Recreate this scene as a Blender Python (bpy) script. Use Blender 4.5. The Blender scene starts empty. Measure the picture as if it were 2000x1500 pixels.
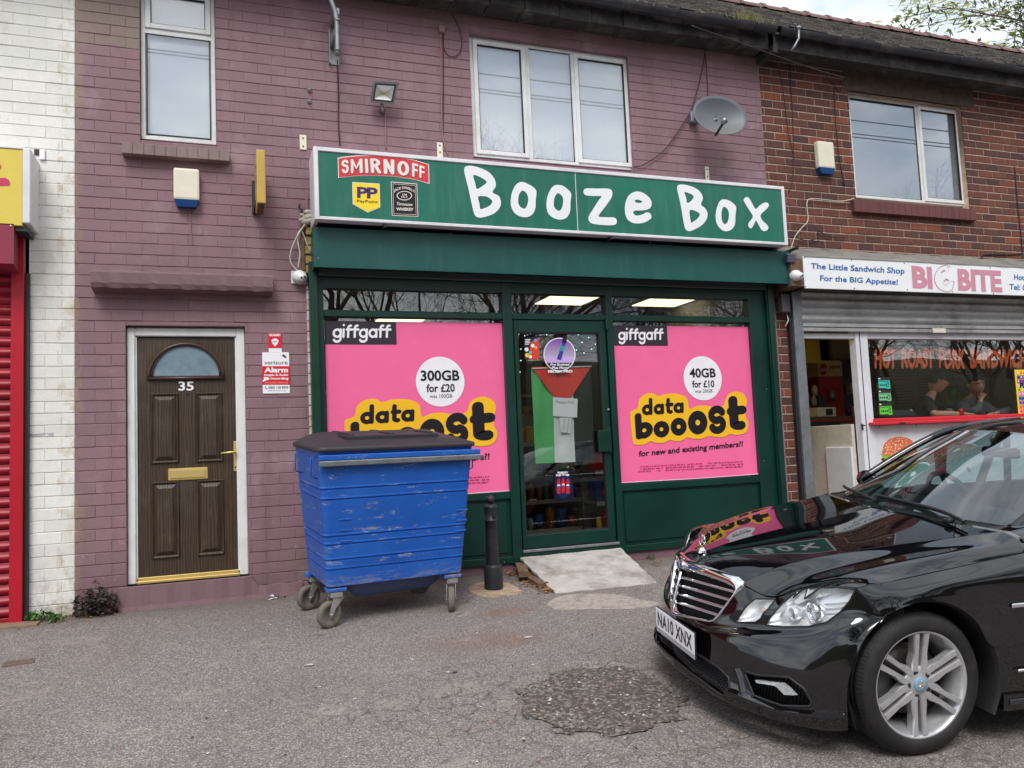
import bpy, bmesh, math, random
import numpy as np
from mathutils import Vector, Matrix
random.seed(7)
RN = random.Random(11)
SC = bpy.context.scene
COL = SC.collection
# ---------------------------------------------------------------- camera
CAM_POS = np.array([0.0, -7.2, 1.155])
YAW, PITCH, ROLL = math.radians(20.065), math.radians(4.55), math.radians(-2.473)
FOC = 1568.47
def cam_axes():
    cy, sy = math.cos(YAW), math.sin(YAW)
    fwd = np.array([sy*math.cos(PITCH), cy*math.cos(PITCH), math.sin(PITCH)])
    right = np.array([cy, -sy, 0.0]); up = np.cross(right, fwd)
    r = math.cos(ROLL)*right+math.sin(ROLL)*up
    u = -math.sin(ROLL)*right+math.cos(ROLL)*up
    return r, u, fwd
AR, AU, AF = cam_axes()
cam = bpy.data.cameras.new('camera')
cam.sensor_width = 36; cam.lens = FOC/2000*36; cam.clip_end = 2000; cam.clip_start = .05
co = bpy.data.objects.new('camera', cam); COL.objects.link(co)
m = Matrix.Identity(4)
for i in range(3):
    m[i][0], m[i][1], m[i][2], m[i][3] = AR[i], AU[i], -AF[i], CAM_POS[i]
co.matrix_world = m
SC.camera = co
# ---------------------------------------------------------------- world, sun, exposure
SUN_EL, SUN_AZ = math.radians(51), math.radians(-24)   # azimuth: sun stands in front of the shops, a little to the left
wd = bpy.data.worlds.new('World'); SC.world = wd; wd.use_nodes = True
nt = wd.node_tree; nt.nodes.clear()
def wn(t, **k):
    n = nt.nodes.new(t)
    for a, b in k.items(): setattr(n, a, b)
    return n
sky = wn('ShaderNodeTexSky', sky_type='NISHITA', sun_disc=False)
sky.sun_elevation = SUN_EL; sky.sun_rotation = math.radians(204); sky.air_density = 1.0; sky.dust_density = 3.0
tc = wn('ShaderNodeTexCoord'); mp = wn('ShaderNodeMapping'); mp.inputs['Scale'].default_value = (1, 1, 2.4)
no = wn('ShaderNodeTexNoise'); no.inputs['Scale'].default_value = 3.0; no.inputs['Detail'].default_value = 7; no.inputs['Roughness'].default_value = .55
rp = wn('ShaderNodeValToRGB')
rp.color_ramp.elements[0].position = .40; rp.color_ramp.elements[0].color = (6.4, 7.5, 9.0, 1)
rp.color_ramp.elements[1].position = .57; rp.color_ramp.elements[1].color = (13.2, 13.4, 13.6, 1)
mx = wn('ShaderNodeMix', data_type='RGBA'); mx.inputs[0].default_value = .93
bg = wn('ShaderNodeBackground'); bg.inputs['Strength'].default_value = .088
ow = wn('ShaderNodeOutputWorld')
L = nt.links.new
L(tc.outputs['Generated'], mp.inputs[0]); L(mp.outputs[0], no.inputs['Vector']); L(no.outputs[0], rp.inputs[0])
L(sky.outputs[0], mx.inputs[6]); L(rp.outputs[0], mx.inputs[7]); L(mx.outputs[2], bg.inputs[0]); L(bg.outputs[0], ow.inputs[0])
sl = bpy.data.lights.new('sun', 'SUN'); sl.energy = 1.9; sl.angle = math.radians(26); sl.color = (1, .97, .93)
so = bpy.data.objects.new('sun', sl); COL.objects.link(so)
sd = Vector((math.sin(SUN_AZ)*math.cos(SUN_EL), -math.cos(SUN_AZ)*math.cos(SUN_EL), math.sin(SUN_EL)))
so.rotation_euler = sd.to_track_quat('Z', 'Y').to_euler()
SC.view_settings.view_transform = 'Standard'; SC.view_settings.look = 'None'
SC.view_settings.exposure = 0.42; SC.view_settings.gamma = 1; SC.view_settings.use_curve_mapping = False
SC.cycles.max_bounces = 7; SC.cycles.transparent_max_bounces = 24; SC.cycles.glossy_bounces = 5
SC.cycles.caustics_reflective = False; SC.cycles.caustics_refractive = False; SC.cycles.sample_clamp_indirect = 6

# ---------------------------------------------------------------- where a point of a real plane lies
def ray(px, py): return AR*(px-1000)/FOC - AU*(py-750)/FOC + AF
def W(px, py, y=0.0):
    d = ray(px, py); t = (y-CAM_POS[1])/d[1]; p = CAM_POS+t*d
    return (float(p[0]), y, float(p[2]))
SL = .077
def gz(y):
    if y > 0: return 0.0
    return SL*max(y, -9.5)
def G(px, py):
    d = ray(px, py); t = (-SL*7.2-CAM_POS[2])/(d[2]-SL*d[1])
    p = CAM_POS+t*d; return (float(p[0]), float(p[1]), float(p[2]))
def X(px, py, y=0.0): return W(px, py, y)[0]
def Z(px, py, y=0.0): return W(px, py, y)[2]
def rect(x0, y0, x1, y1, y=0.0):
    a = W(x0, y0, y); b = W(x1, y1, y); return a[0], b[0], b[2], a[2]      # x0,x1,z0,z1

# ---------------------------------------------------------------- object helpers
def empty(name, loc=(0, 0, 0), rz=0.0):
    o = bpy.data.objects.new(name, None); COL.objects.link(o); o.location = loc; o.rotation_euler = (0, 0, rz)
    o.empty_display_size = .1; return o
def tag(o, label=None, cat=None, group=None, kind=None):
    if label: o['label'] = label
    if cat: o['category'] = cat
    if group: o['group'] = group
    if kind: o['kind'] = kind
    return o
def thing(name, label, cat, loc=(0, 0, 0), rz=0.0, group=None):
    return tag(empty(name, loc, rz), label, cat, group)
def link(name, me, parent=None, local=False):
    """links a mesh; meshes are written in world space unless local, and re-based on a parent's place"""
    o = bpy.data.objects.new(name, me); COL.objects.link(o)
    if parent is not None:
        o.parent = parent
        if not local:
            r = parent
            mw = Matrix.Identity(4)
            while r is not None:
                mw = r.matrix_basis @ mw; r = r.parent
            o.matrix_basis = mw.inverted()
    return o
class MB:
    def __init__(s): s.v = []; s.f = []; s.mi = []; s.sm = []; s.m = []
    def mat(s, m):
        if m not in s.m: s.m.append(m)
        return s.m.index(m)
    def add(s, vs, fs, m, smooth=False):
        k = len(s.v); i = s.mat(m)
        s.v += [tuple(map(float, v)) for v in vs]
        for f in fs: s.f.append([a+k for a in f]); s.mi.append(i); s.sm.append(smooth)
        return s
    def box(s, x0, x1, y0, y1, z0, z1, m, bev=0.0, rot=0.0, piv=None):
        if x0 > x1: x0, x1 = x1, x0
        if y0 > y1: y0, y1 = y1, y0
        if z0 > z1: z0, z1 = z1, z0
        b = min(bev, (x1-x0)*.45, (y1-y0)*.45, (z1-z0)*.45)
        if b <= 0:
            vs = [(x, y, z) for x in (x0, x1) for y in (y0, y1) for z in (z0, z1)]
            fs = [(0, 1, 3, 2), (4, 6, 7, 5), (0, 4, 5, 1), (2, 3, 7, 6), (0, 2, 6, 4), (1, 5, 7, 3)]
        else:
            bm = bmesh.new(); bmesh.ops.create_cube(bm, size=1)
            for v in bm.verts:
                v.co = Vector(((x0+x1)/2+v.co.x*(x1-x0), (y0+y1)/2+v.co.y*(y1-y0), (z0+z1)/2+v.co.z*(z1-z0)))
            bmesh.ops.bevel(bm, geom=bm.edges[:], offset=b, segments=2 if b > .008 else 1, affect='EDGES', profile=.6)
            bm.verts.index_update()
            vs = [tuple(v.co) for v in bm.verts]; fs = [[v.index for v in f.verts] for f in bm.faces]; bm.free()
        if rot:
            c = piv or ((x0+x1)/2, (y0+y1)/2)
            cs, sn = math.cos(rot), math.sin(rot)
            vs = [(c[0]+(x-c[0])*cs-(y-c[1])*sn, c[1]+(x-c[0])*sn+(y-c[1])*cs, z) for x, y, z in vs]
        return s.add(vs, fs, m)
    def tube(s, pts, r, m, n=8, caps=True, smooth=True, flat=1.0):
        P = [Vector(p) for p in pts]; R = r if isinstance(r, (list, tuple)) else [r]*len(P)
        vs = []; fs = []; ref = None
        for i, p in enumerate(P):
            t = (P[min(i+1, len(P)-1)]-P[max(i-1, 0)])
            if t.length < 1e-9: t = Vector((0, 0, 1))
            t.normalize()
            if ref is None: ref = t.orthogonal().normalized()
            ref = (ref-t*ref.dot(t))
            if ref.length < 1e-6: ref = t.orthogonal()
            ref.normalize(); b = t.cross(ref)
            for k in range(n):
                a = 2*math.pi*k/n; vs.append(p+(ref*math.cos(a)+b*math.sin(a)*flat)*R[i])
        for i in range(len(P)-1):
            for k in range(n):
                a = i*n+k; b2 = i*n+(k+1) % n; fs.append((a, b2, b2+n, a+n))
        if caps: fs.append(tuple(range(n-1, -1, -1))); fs.append(tuple(len(vs)-n+k for k in range(n)))
        return s.add(vs, fs, m, smooth)
    def lathe(s, prof, m, c=(0, 0, 0), axis='z', n=24, smooth=True, arc=None):
        vs = []; fs = []; c = Vector(c)
        for r, h in prof:
            for k in range(n):
                a = 2*math.pi*k/n
                u, v = r*math.cos(a), r*math.sin(a)
                vs.append(c+(Vector((u, v, h)) if axis == 'z' else Vector((u, h, v)) if axis == 'y' else Vector((h, u, v))))
        for i in range(len(prof)-1):
            for k in range(n):
                a = i*n+k; b = i*n+(k+1) % n
                fs.append((a, b, b+n, a+n))
        return s.add(vs, fs, m, smooth)
    def prism(s, poly, y0, y1, m, axes='xz'):
        """poly of 2d points pushed from y0 to y1"""
        n = len(poly)
        def P(a, b, d): return (a, d, b) if axes == 'xz' else ((a, b, d) if axes == 'xy' else (d, a, b))
        vs = [P(a, b, y0) for a, b in poly]+[P(a, b, y1) for a, b in poly]
        fs = [tuple(range(n)), tuple(range(2*n-1, n-1, -1))]+[(i, i+n, (i+1) % n+n, (i+1) % n) for i in range(n)]
        return s.add(vs, fs, m)
    def quad(s, pts, m): return s.add(pts, [tuple(range(len(pts)))], m)
    def grid(s, P, m, smooth=True, closed=False):
        """P[row][col] points"""
        nr, nc = len(P), len(P[0]); vs = [p for r in P for p in r]
        fs = [(i*nc+j, i*nc+j+1, (i+1)*nc+j+1, (i+1)*nc+j) for i in range(nr-1) for j in range(nc-1)]
        if closed: fs += [(i*nc+nc-1, i*nc, (i+1)*nc, (i+1)*nc+nc-1) for i in range(nr-1)]
        return s.add(vs, fs, m, smooth)
    def sphere(s, c, r, m, n=12, sc=(1, 1, 1)):
        vs = []; fs = []
        for i in range(n//2+1):
            t = math.pi*i/(n//2)
            for k in range(n):
                a = 2*math.pi*k/n
                vs.append((c[0]+r*sc[0]*math.sin(t)*math.cos(a), c[1]+r*sc[1]*math.sin(t)*math.sin(a), c[2]+r*sc[2]*math.cos(t)))
        for i in range(n//2):
            for k in range(n): fs.append((i*n+k, (i+1)*n+k, (i+1)*n+(k+1) % n, i*n+(k+1) % n))
        return s.add(vs, fs, m, True)
    def mesh(s, name, fixn=True):
        me = bpy.data.meshes.new(name); me.from_pydata(s.v, [], s.f)
        for m in s.m: me.materials.append(m)
        me.polygons.foreach_set('material_index', s.mi); me.polygons.foreach_set('use_smooth', s.sm)
        me.update()
        if fixn and len(s.f) < 60000:
            bm = bmesh.new(); bm.from_mesh(me); bmesh.ops.recalc_face_normals(bm, faces=bm.faces[:]); bm.to_mesh(me); bm.free()
        return me
    def build(s, name, parent=None, fixn=True, local=False):
        return link(name, s.mesh(name, fixn), parent, local)
def join_meshes(mes, name):
    v = []; f = []; mi = []; mats = []
    for me in mes:
        k = len(v); v += [tuple(a.co) for a in me.vertices]
        idx = []
        for mm in me.materials:
            if mm not in mats: mats.append(mm)
            idx.append(mats.index(mm))
        for p in me.polygons: f.append([a+k for a in p.vertices]); mi.append(idx[p.material_index] if idx else 0)
    o = bpy.data.meshes.new(name); o.from_pydata(v, [], f)
    for mm in mats: o.materials.append(mm)
    o.polygons.foreach_set('material_index', mi); o.update()
    return o
# flat shapes -------------------------------------------------------
def curve_mesh(splines, name='shape', extrude=0.0, fill=True):
    cu = bpy.data.curves.new(name, 'CURVE'); cu.dimensions = '2D'; cu.fill_mode = 'BOTH'; cu.extrude = extrude
    for pts in splines:
        sp = cu.splines.new('POLY'); sp.points.add(len(pts)-1)
        for p, q in zip(sp.points, pts): p.co = (q[0], q[1], 0, 1)
        sp.use_cyclic_u = True
    o = bpy.data.objects.new(name, cu); me = bpy.data.meshes.new_from_object(o)
    bpy.data.objects.remove(o); bpy.data.curves.remove(cu)
    return me
def smooth_loop(pts, n=6):
    out = []; N = len(pts)
    for i in range(N):
        p0, p1, p2, p3 = [np.array(pts[(i+k) % N], float) for k in (-1, 0, 1, 2)]
        for k in range(n):
            t = k/n
            out.append(tuple(.5*((2*p1)+(-p0+p2)*t+(2*p0-5*p1+4*p2-p3)*t*t+(-p0+3*p1-3*p2+p3)*t**3)))
    return out
def smooth_line(pts, n=6):
    out = []; N = len(pts)
    for i in range(N-1):
        p0, p1, p2, p3 = [np.array(pts[min(max(i+k, 0), N-1)], float) for k in (-1, 0, 1, 2)]
        for k in range(n):
            t = k/n
            out.append(tuple(.5*((2*p1)+(-p0+p2)*t+(2*p0-5*p1+4*p2-p3)*t*t+(-p0+3*p1-3*p2+p3)*t**3)))
    out.append(tuple(float(a) for a in pts[-1])); return out
def flat_mesh(loops, y, mat, name, parent=None, th=0.0, sm=0, conv=True, local=False):
    """loops in photo pixels (conv) on the wall-parallel plane y, or in x,z"""
    L2 = []
    for lp in loops:
        if sm: lp = smooth_loop(lp, sm)
        L2.append([(W(a, b, y)[0], W(a, b, y)[2]) if conv else (a, b) for a, b in lp])
    me = curve_mesh(L2, name, th/2)
    me.transform(Matrix(((1, 0, 0, 0), (0, 0, -1, y), (0, 1, 0, 0), (0, 0, 0, 1))))
    me.materials.clear(); me.materials.append(mat); me.update()
    return link(name, me, parent, local)
# round stroke letters -----------------------------------------------
def ell_(cx, cy, rx, ry, a0=0, a1=360, n=20): return [(cx+rx*math.cos(math.radians(a0+(a1-a0)*k/n)), cy+ry*math.sin(math.radians(a0+(a1-a0)*k/n))) for k in range(n+1)]
def glyph(ch, hw):
    """strokes of a letter in a space where the x-height is 1; returns (strokes, width)"""
    r = .5-hw; R = 1-hw
    ring = ell_(.5, .5, .5-hw, .5-hw)
    if ch == 'o': return [ring], 1.0
    if ch in 'ad': return [ring, [(R, hw if ch == 'a' else hw), (R, R if ch == 'a' else 1.42)]], 1.0
    if ch == 'b': return [ring, [(hw, hw), (hw, 1.42)]], 1.0
    if ch == 'g': return [ring, [(R, R), (R, -.05)]+ell_(.5, -.05, .5-hw, .33, 0, -150, 12)], 1.0
    if ch == 't': return [[(.30, 1.32), (.30, .35)]+ell_(.30+.22, .30, .22, .30-hw, 180, 285, 8), [(.02+hw, .93-hw*.4), (.66, .93-hw*.4)]], .70
    if ch == 'f': return [[(.28, hw), (.28, 1.02)]+ell_(.28+.24, 1.05, .24, .36-hw, 180, 80, 8), [(hw, .93-hw*.4), (.66, .93-hw*.4)]], .66
    if ch == 'i': return [[(hw, hw), (hw, 1-hw)], [(hw, 1.34), (hw, 1.345)]], 2*hw+.04
    if ch in 'SMIRNOF' :
        h = 1-hw; q = .50
        if ch == 'I': return [[(hw, hw), (hw, h)]], 2*hw
        if ch == 'M': return [[(hw, hw), (hw, h)], [(hw, h), (.35, .35), (.70-hw, h)], [(.70-hw, h), (.70-hw, hw)]], .70
        if ch == 'N': return [[(hw, hw), (hw, h)], [(hw, h), (q-hw, hw)], [(q-hw, hw), (q-hw, h)]], q
        if ch == 'R': return [[(hw, hw), (hw, h)], [(hw, h), (.22, h)]+ell_(.22, .73, .26-hw, .27-hw, 90, -90, 8)+[(hw, .46+hw)], [(.24, .46+hw), (q-hw, hw)]], q
        if ch == 'O': return [ell_(.27, .5, .27-hw, .5-hw)], .54
        if ch == 'F': return [[(hw, hw), (hw, h)], [(hw, h), (.40, h)], [(hw, .52), (.36, .52)]], .42
        return [ell_(.24, .74, .24-hw, .26-hw, 20, 270, 10)+ell_(.24, .26+hw, .24-hw, .24, 90, -160, 10)[1:]], .48
    if ch == 's': return [ell_(.42, 1-.25-hw*.45, .42-hw, .29-hw*.55, 25, 270, 12)+ell_(.42, .25+hw*.45, .42-hw, .29-hw*.55, 90, -155, 12)[1:]], .84
def ribbon(mb, pts, hw, fn, mat, y):
    P = [np.array(p, float) for p in pts]; closed = np.linalg.norm(P[0]-P[-1]) < 1e-6
    if closed: P = P[:-1]
    n = len(P); Lf = []; Rt = []
    for i in range(n):
        d = P[(i+1) % n]-P[i-1] if closed else P[min(i+1, n-1)]-P[max(i-1, 0)]
        d = d/max(1e-9, np.linalg.norm(d)); q = np.array((-d[1], d[0]))*hw; Lf.append(P[i]+q); Rt.append(P[i]-q)
    V = Lf+Rt; F = [(i, (i+1) % n, n+(i+1) % n, n+i) for i in range(n if closed else n-1)]
    if not closed:
        for i, s in ((0, -1), (n-1, 1)):
            d = (P[min(i+1, n-1)]-P[max(i-1, 0)]); d = d/max(1e-9, np.linalg.norm(d))*s; q = np.array((-d[1], d[0])); k = len(V)
            V += [P[i]+hw*(q*math.cos(a)+d*math.sin(a)) for a in [math.pi*j/8 for j in range(9)]]; F.append(tuple(range(k, k+9)))
    mb.add([(lambda w: (w[0], y, w[1]))(fn(*v)) for v in V], F, mat)
def stroke_text(s, fn, hw, mat, y, name, parent, gap=.10, split=True, total=None):
    """letters built from round strokes; fn maps (x, y) with x in 0..1 over the word and y in x-heights"""
    x = 0; L_ = []
    for ch in s: st, w = glyph(ch, hw); L_.append((st, x)); x += w+gap
    x -= gap; mb = MB(); k = 0
    for st, x0 in L_:
        for p in st: ribbon(mb, p, hw, lambda a, b: fn((a+x0)/x, b), mat, y-.0003*k); k = (k+1) % 4
        if split: mb.build(name, parent, fixn=False); mb = MB()
    if not split: mb.build(name, parent, fixn=False)
_tc = {}
def text_raw(s, bold=0.0, spacing=1.0, align='LEFT', shear=0.0):
    k = (s, bold, spacing, align, shear)
    if k not in _tc:
        cu = bpy.data.curves.new('t', 'FONT'); cu.body = s; cu.size = 1; cu.offset = bold; cu.space_character = spacing
        cu.align_x = align; cu.resolution_u = 3; cu.shear = shear; cu.space_line = .95
        o = bpy.data.objects.new('t', cu); me = bpy.data.meshes.new_from_object(o)
        v = np.array([tuple(a.co)[:2] for a in me.vertices]); f = [list(p.vertices) for p in me.polygons]
        bpy.data.objects.remove(o); bpy.data.curves.remove(cu); bpy.data.meshes.remove(me)
        _tc[k] = (v, f)
    return _tc[k]
def bil(q, u, v):
    """q: TL,TR,BR,BL ; v up"""
    return (1-u)*v*q[0]+u*v*q[1]+u*(1-v)*q[2]+(1-u)*(1-v)*q[3]
def text_px(s, quad, y, mat, name='lettering', parent=None, bold=0.0, spacing=1.0, align='LEFT', warp=None, shear=0.0, conv=True, obj=True, mb=None):
    """lettering whose bounding box fills the quad (photo pixels on the plane y; TL, TR, BR, BL)"""
    v, f = text_raw(s, bold, spacing, align, shear)
    mn, mxx = v.min(0), v.max(0); uv = (v-mn)/(mxx-mn)
    q = [np.array(W(a, b, y)) if conv else np.array((a, y, b)) for a, b in quad]
    pts = []
    for u, w in uv:
        if warp: u, w = warp(u, w)
        pts.append(tuple(bil(q, u, w)))
    M_ = mb or MB(); M_.add(pts, f, mat)
    if mb: return None
    return M_.build(name, parent, fixn=False)
def copy_obj(o, parent=None):
    c = o.copy(); COL.objects.link(c); c.parent = parent
    return c
def copy_tree(o, parent=None):
    kids = list(o.children)
    c = copy_obj(o, parent)
    for k in kids: copy_tree(k, c)
    return c
# ---------------------------------------------------------------- materials
class NT:
    def __init__(s, name):
        s.m = bpy.data.materials.new(name); s.m.use_nodes = True; s.t = s.m.node_tree
        s.b = s.t.nodes['Principled BSDF']; s.o = s.t.nodes['Material Output']
    def n(s, t, **k):
        x = s.t.nodes.new(t)
        for a, b in k.items(): setattr(x, a, b)
        return x
    def l(s, a, b): s.t.links.new(a, b)
    def v(s, sock, val): sock.default_value = val
    def math(s, op, a, b=None, c=None, clamp=False):
        x = s.n('ShaderNodeMath', operation=op); x.use_clamp = clamp
        for i, q in enumerate((a, b, c)):
            if q is None: continue
            if isinstance(q, (int, float)): x.inputs[i].default_value = q
            else: s.l(q, x.inputs[i])
        return x.outputs[0]
    def mix(s, f, a, b, bt='MIX'):
        x = s.n('ShaderNodeMix', data_type='RGBA', blend_type=bt)
        for i, q in ((0, f), (6, a), (7, b)):
            if isinstance(q, (int, float)): x.inputs[i].default_value = q
            elif isinstance(q, tuple): x.inputs[i].default_value = q+(1,) if len(q) == 3 else q
            else: s.l(q, x.inputs[i])
        return x.outputs[2]
    def noise(s, scale, detail=4, rough=.6, vec=None, out=0):
        x = s.n('ShaderNodeTexNoise'); x.inputs['Scale'].default_value = scale; x.inputs['Detail'].default_value = detail
        x.inputs['Roughness'].default_value = rough
        if vec is not None: s.l(vec, x.inputs['Vector'])
        return x.outputs[out]
    def ramp(s, fac, *st):
        x = s.n('ShaderNodeValToRGB'); e = x.color_ramp.elements
        while len(e) < len(st): e.new(.5)
        for i, (p, c) in enumerate(st):
            e[i].position = p; e[i].color = (c, c, c, 1) if isinstance(c, (int, float)) else tuple(c)+(1,)
        s.l(fac, x.inputs[0]); return x.outputs[0]
    def pos(s): return s.n('ShaderNodeNewGeometry').outputs['Position']
    def obj(s): return s.n('ShaderNodeTexCoord').outputs['Object']
    def sep(s, v):
        x = s.n('ShaderNodeSeparateXYZ'); s.l(v, x.inputs[0]); return x.outputs
    def mapv(s, v, scale):
        x = s.n('ShaderNodeMapping'); x.inputs['Scale'].default_value = scale; s.l(v, x.inputs[0]); return x.outputs[0]
    def bump(s, h, st=.3, dist=.01):
        x = s.n('ShaderNodeBump'); x.inputs['Strength'].default_value = st; x.inputs['Distance'].default_value = dist
        s.l(h, x.inputs['Height']); s.l(x.outputs[0], s.b.inputs['Normal']); return x
    def set(s, rough=None, metal=None, spec=None, coat=None, coatr=None, col=None, em=None, ems=None, alpha=None):
        I = s.b.inputs
        if rough is not None: I['Roughness'].default_value = rough
        if metal is not None: I['Metallic'].default_value = metal
        if spec is not None: I['Specular IOR Level'].default_value = spec
        if coat is not None: I['Coat Weight'].default_value = coat
        if coatr is not None: I['Coat Roughness'].default_value = coatr
        if col is not None: I['Base Color'].default_value = tuple(col)+(1,)
        if em is not None: I['Emission Color'].default_value = tuple(em)+(1,); I['Emission Strength'].default_value = ems or 1
        return s
def rgb(r, g, b):
    f = lambda c: (c/255/12.92 if c/255 <= .04045 else ((c/255+.055)/1.055)**2.4)
    return (f(r), f(g), f(b))
def simple(name, col, rough=.5, metal=0, var=.12, scale=14, bump=0.0, spec=.5, dirt=None, dirtamt=.0, coat=0):
    """base colour with uneven grain and wear"""
    t = NT(name); p = t.pos()
    n1 = t.noise(scale, 5, .65, p); c = t.mix(t.ramp(n1, (.3, 0.0), (.7, 1.0)), tuple(a*(1-var) for a in col), tuple(min(1, a*(1+var)) for a in col))
    if dirt:
        n2 = t.noise(scale*.35, 7, .7, p); c = t.mix(t.math('MULTIPLY', t.ramp(n2, (.48, 0.0), (.72, 1.0)), dirtamt), c, dirt)
    t.l(c, t.b.inputs['Base Color']); t.set(rough=rough, metal=metal, spec=spec, coat=coat)
    if bump: t.bump(n1, bump, .01)
    return t.m
def plain(name, col, rough=.5, metal=0, spec=.5): return NT(name).set(col=col, rough=rough, metal=metal, spec=spec).m
def printed(name, col, rough=.35): return simple(name, col, rough, var=.03, scale=5, spec=.4)

def painted_brick(name, col, joint=False, worn=(.20, .15, .105), wear=.5, patches=None):
    t = NT(name); p = t.pos(); x, y, z = t.sep(p)
    row = t.math('FLOOR', t.math('DIVIDE', z, COURSE)); half = t.math('MULTIPLY', t.math('MODULO', row, 2.0), .5)
    colm = t.math('FLOOR', t.math('ADD', t.math('DIVIDE', x, BL), half))
    cv = t.n('ShaderNodeCombineXYZ'); t.l(row, cv.inputs[0]); t.l(colm, cv.inputs[1])
    wn_ = t.n('ShaderNodeTexWhiteNoise', noise_dimensions='3D'); t.l(cv.outputs[0], wn_.inputs[0])
    c = t.mix(.5 if joint else wn_.outputs[0], tuple(a*.90 for a in col), tuple(a*1.10 for a in col))
    n0 = t.noise(1.1, 6, .6, p); c = t.mix(t.ramp(n0, (.35, 0.0), (.7, 1.0)), c, tuple(a*b for a, b in zip(col, (1.12, 1.14, 1.12)))); n00 = t.noise(.8, 5, .7, t.mapv(p, (1.3, 1, 1))); c = t.mix(t.ramp(n00, (.5, 0.0), (.68, .6)), c, tuple(a*b for a, b in zip(col, (.80, .86, .86))))
    n1 = t.noise(38, 6, .7, p); c = t.mix(t.ramp(n1, (.3, .0), (.75, .35)), c, tuple(a*.72 for a in col))
    st = t.noise(2.6, 8, .75, t.mapv(p, (1, 1, .35)))
    c = t.mix(t.math('MULTIPLY', t.ramp(st, (.54, 0.0), (.72, 1.0)), wear), c, worn)
    ch = t.noise(9.0, 9, .8, p); c = t.mix(t.ramp(ch, (.660, 0.0), (.668, .85)), c, (.42, .36, .30))
    if patches:
        c = patches(t, c, x, z, p)
    t.l(c, t.b.inputs['Base Color']); t.set(rough=.62, spec=.35)
    h = t.math('ADD', t.math('MULTIPLY', n1, .5), t.noise(150, 3, .6, p)); t.bump(h, .45 if not joint else .6, .006)
    return t.m
COURSE = .0931; BL = .236
ZPH = 0.0
def mauve_patches(t, c, x, z, p):
    # bare brownish area high on the left, beside the small window
    ed = t.math('MULTIPLY', t.math('SUBTRACT', t.noise(7, 4, .6, p), .5), .22)
    zz = t.math('ADD', z, ed); m1 = t.math('GREATER_THAN', zz, Z(200, 92)); m2 = t.math('LESS_THAN', t.math('ADD', x, ed), X(279, 50))
    c = t.mix(t.math('MULTIPLY', t.math('MULTIPLY', m1, m2), .92), c, rgb(138, 122, 112))
    dr = t.noise(4.5, 7, .72, t.mapv(p, (1, 1, .10))); c = t.mix(t.math('MULTIPLY', t.ramp(dr, (.52, 0.0), (.70, 1.0)), .55), c, rgb(112, 92, 92))
    pl = t.noise(2.3, 4, .6, p); c = t.mix(t.math('MULTIPLY', t.ramp(pl, (.56, 0.0), (.68, 1.0)), .5), c, rgb(166, 142, 146))
    # yellowed run of bare joints down the left edge and rubbed paint low down
    e2 = t.math('LESS_THAN', t.math('ADD', x, t.math('MULTIPLY', ed, 1.1)), X(160, 800)); n = t.ramp(t.noise(3.5, 6, .7, p), (.42, 0.0), (.6, .75))
    c = t.mix(t.math('MULTIPLY', e2, n), c, rgb(150, 128, 104))
    low = t.ramp(z, (0.0, 1.0), (.9, 0.0)); n3 = t.ramp(t.noise(14, 8, .8, p), (.60, 0.0), (.66, 1.0))
    c = t.mix(t.math('MULTIPLY', low, n3), c, rgb(190, 172, 170))
    c = t.mix(t.math('MULTIPLY', t.ramp(z, (.0, .95), (.42, 0.0)), t.noise(5, 5, .6, p)), c, rgb(92, 76, 74))
    return c
MAUVE = rgb(139, 107, 116)
M_MAUVE = painted_brick('mauve painted brick', MAUVE, worn=rgb(128, 112, 104), wear=.75, patches=mauve_patches)
M_MAUVEJ = painted_brick('mauve painted joints', tuple(a*.93 for a in MAUVE), True, patches=mauve_patches)
M_MAUVES = painted_brick('mauve painted render', tuple(a*.78 for a in MAUVE), True, wear=.9, worn=rgb(120, 100, 92))
def white_p(t, c, x, z, p):
    low = t.ramp(z, (0.0, .9), (.5, 0.0)); n3 = t.ramp(t.noise(8, 8, .75, p), (.46, 0.0), (.62, .9))
    c = t.mix(t.math('MULTIPLY', low, n3), c, rgb(140, 125, 105))
    e2 = t.math('GREATER_THAN', x, X(112, 500)); n = t.ramp(t.noise(6, 6, .7, p), (.5, 0.0), (.62, .55))
    c = t.mix(t.math('MULTIPLY', e2, n), c, rgb(186, 164, 130)); g = W(81, 850, 0); s = t.noise(40, 3, .6, t.mapv(p, (.3, 1, 3)))
    m = t.math('MULTIPLY', t.math('LESS_THAN', t.math('ABSOLUTE', t.math('SUBTRACT', x, g[0])), .085), t.math('LESS_THAN', t.math('ABSOLUTE', t.math('SUBTRACT', z, g[2])), .016))
    return t.mix(t.math('MULTIPLY', m, t.ramp(s, (.4, 0.0), (.5, .7))), c, rgb(120, 118, 136))
WHITE = rgb(228, 226, 220)
M_WHITEB = painted_brick('cream white painted brick', WHITE, worn=rgb(175, 160, 135), wear=.35, patches=white_p)
M_WHITEJ = painted_brick('cream white painted joints', tuple(a*.92 for a in WHITE), True, worn=rgb(150, 120, 85), wear=.7, patches=white_p)
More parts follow.
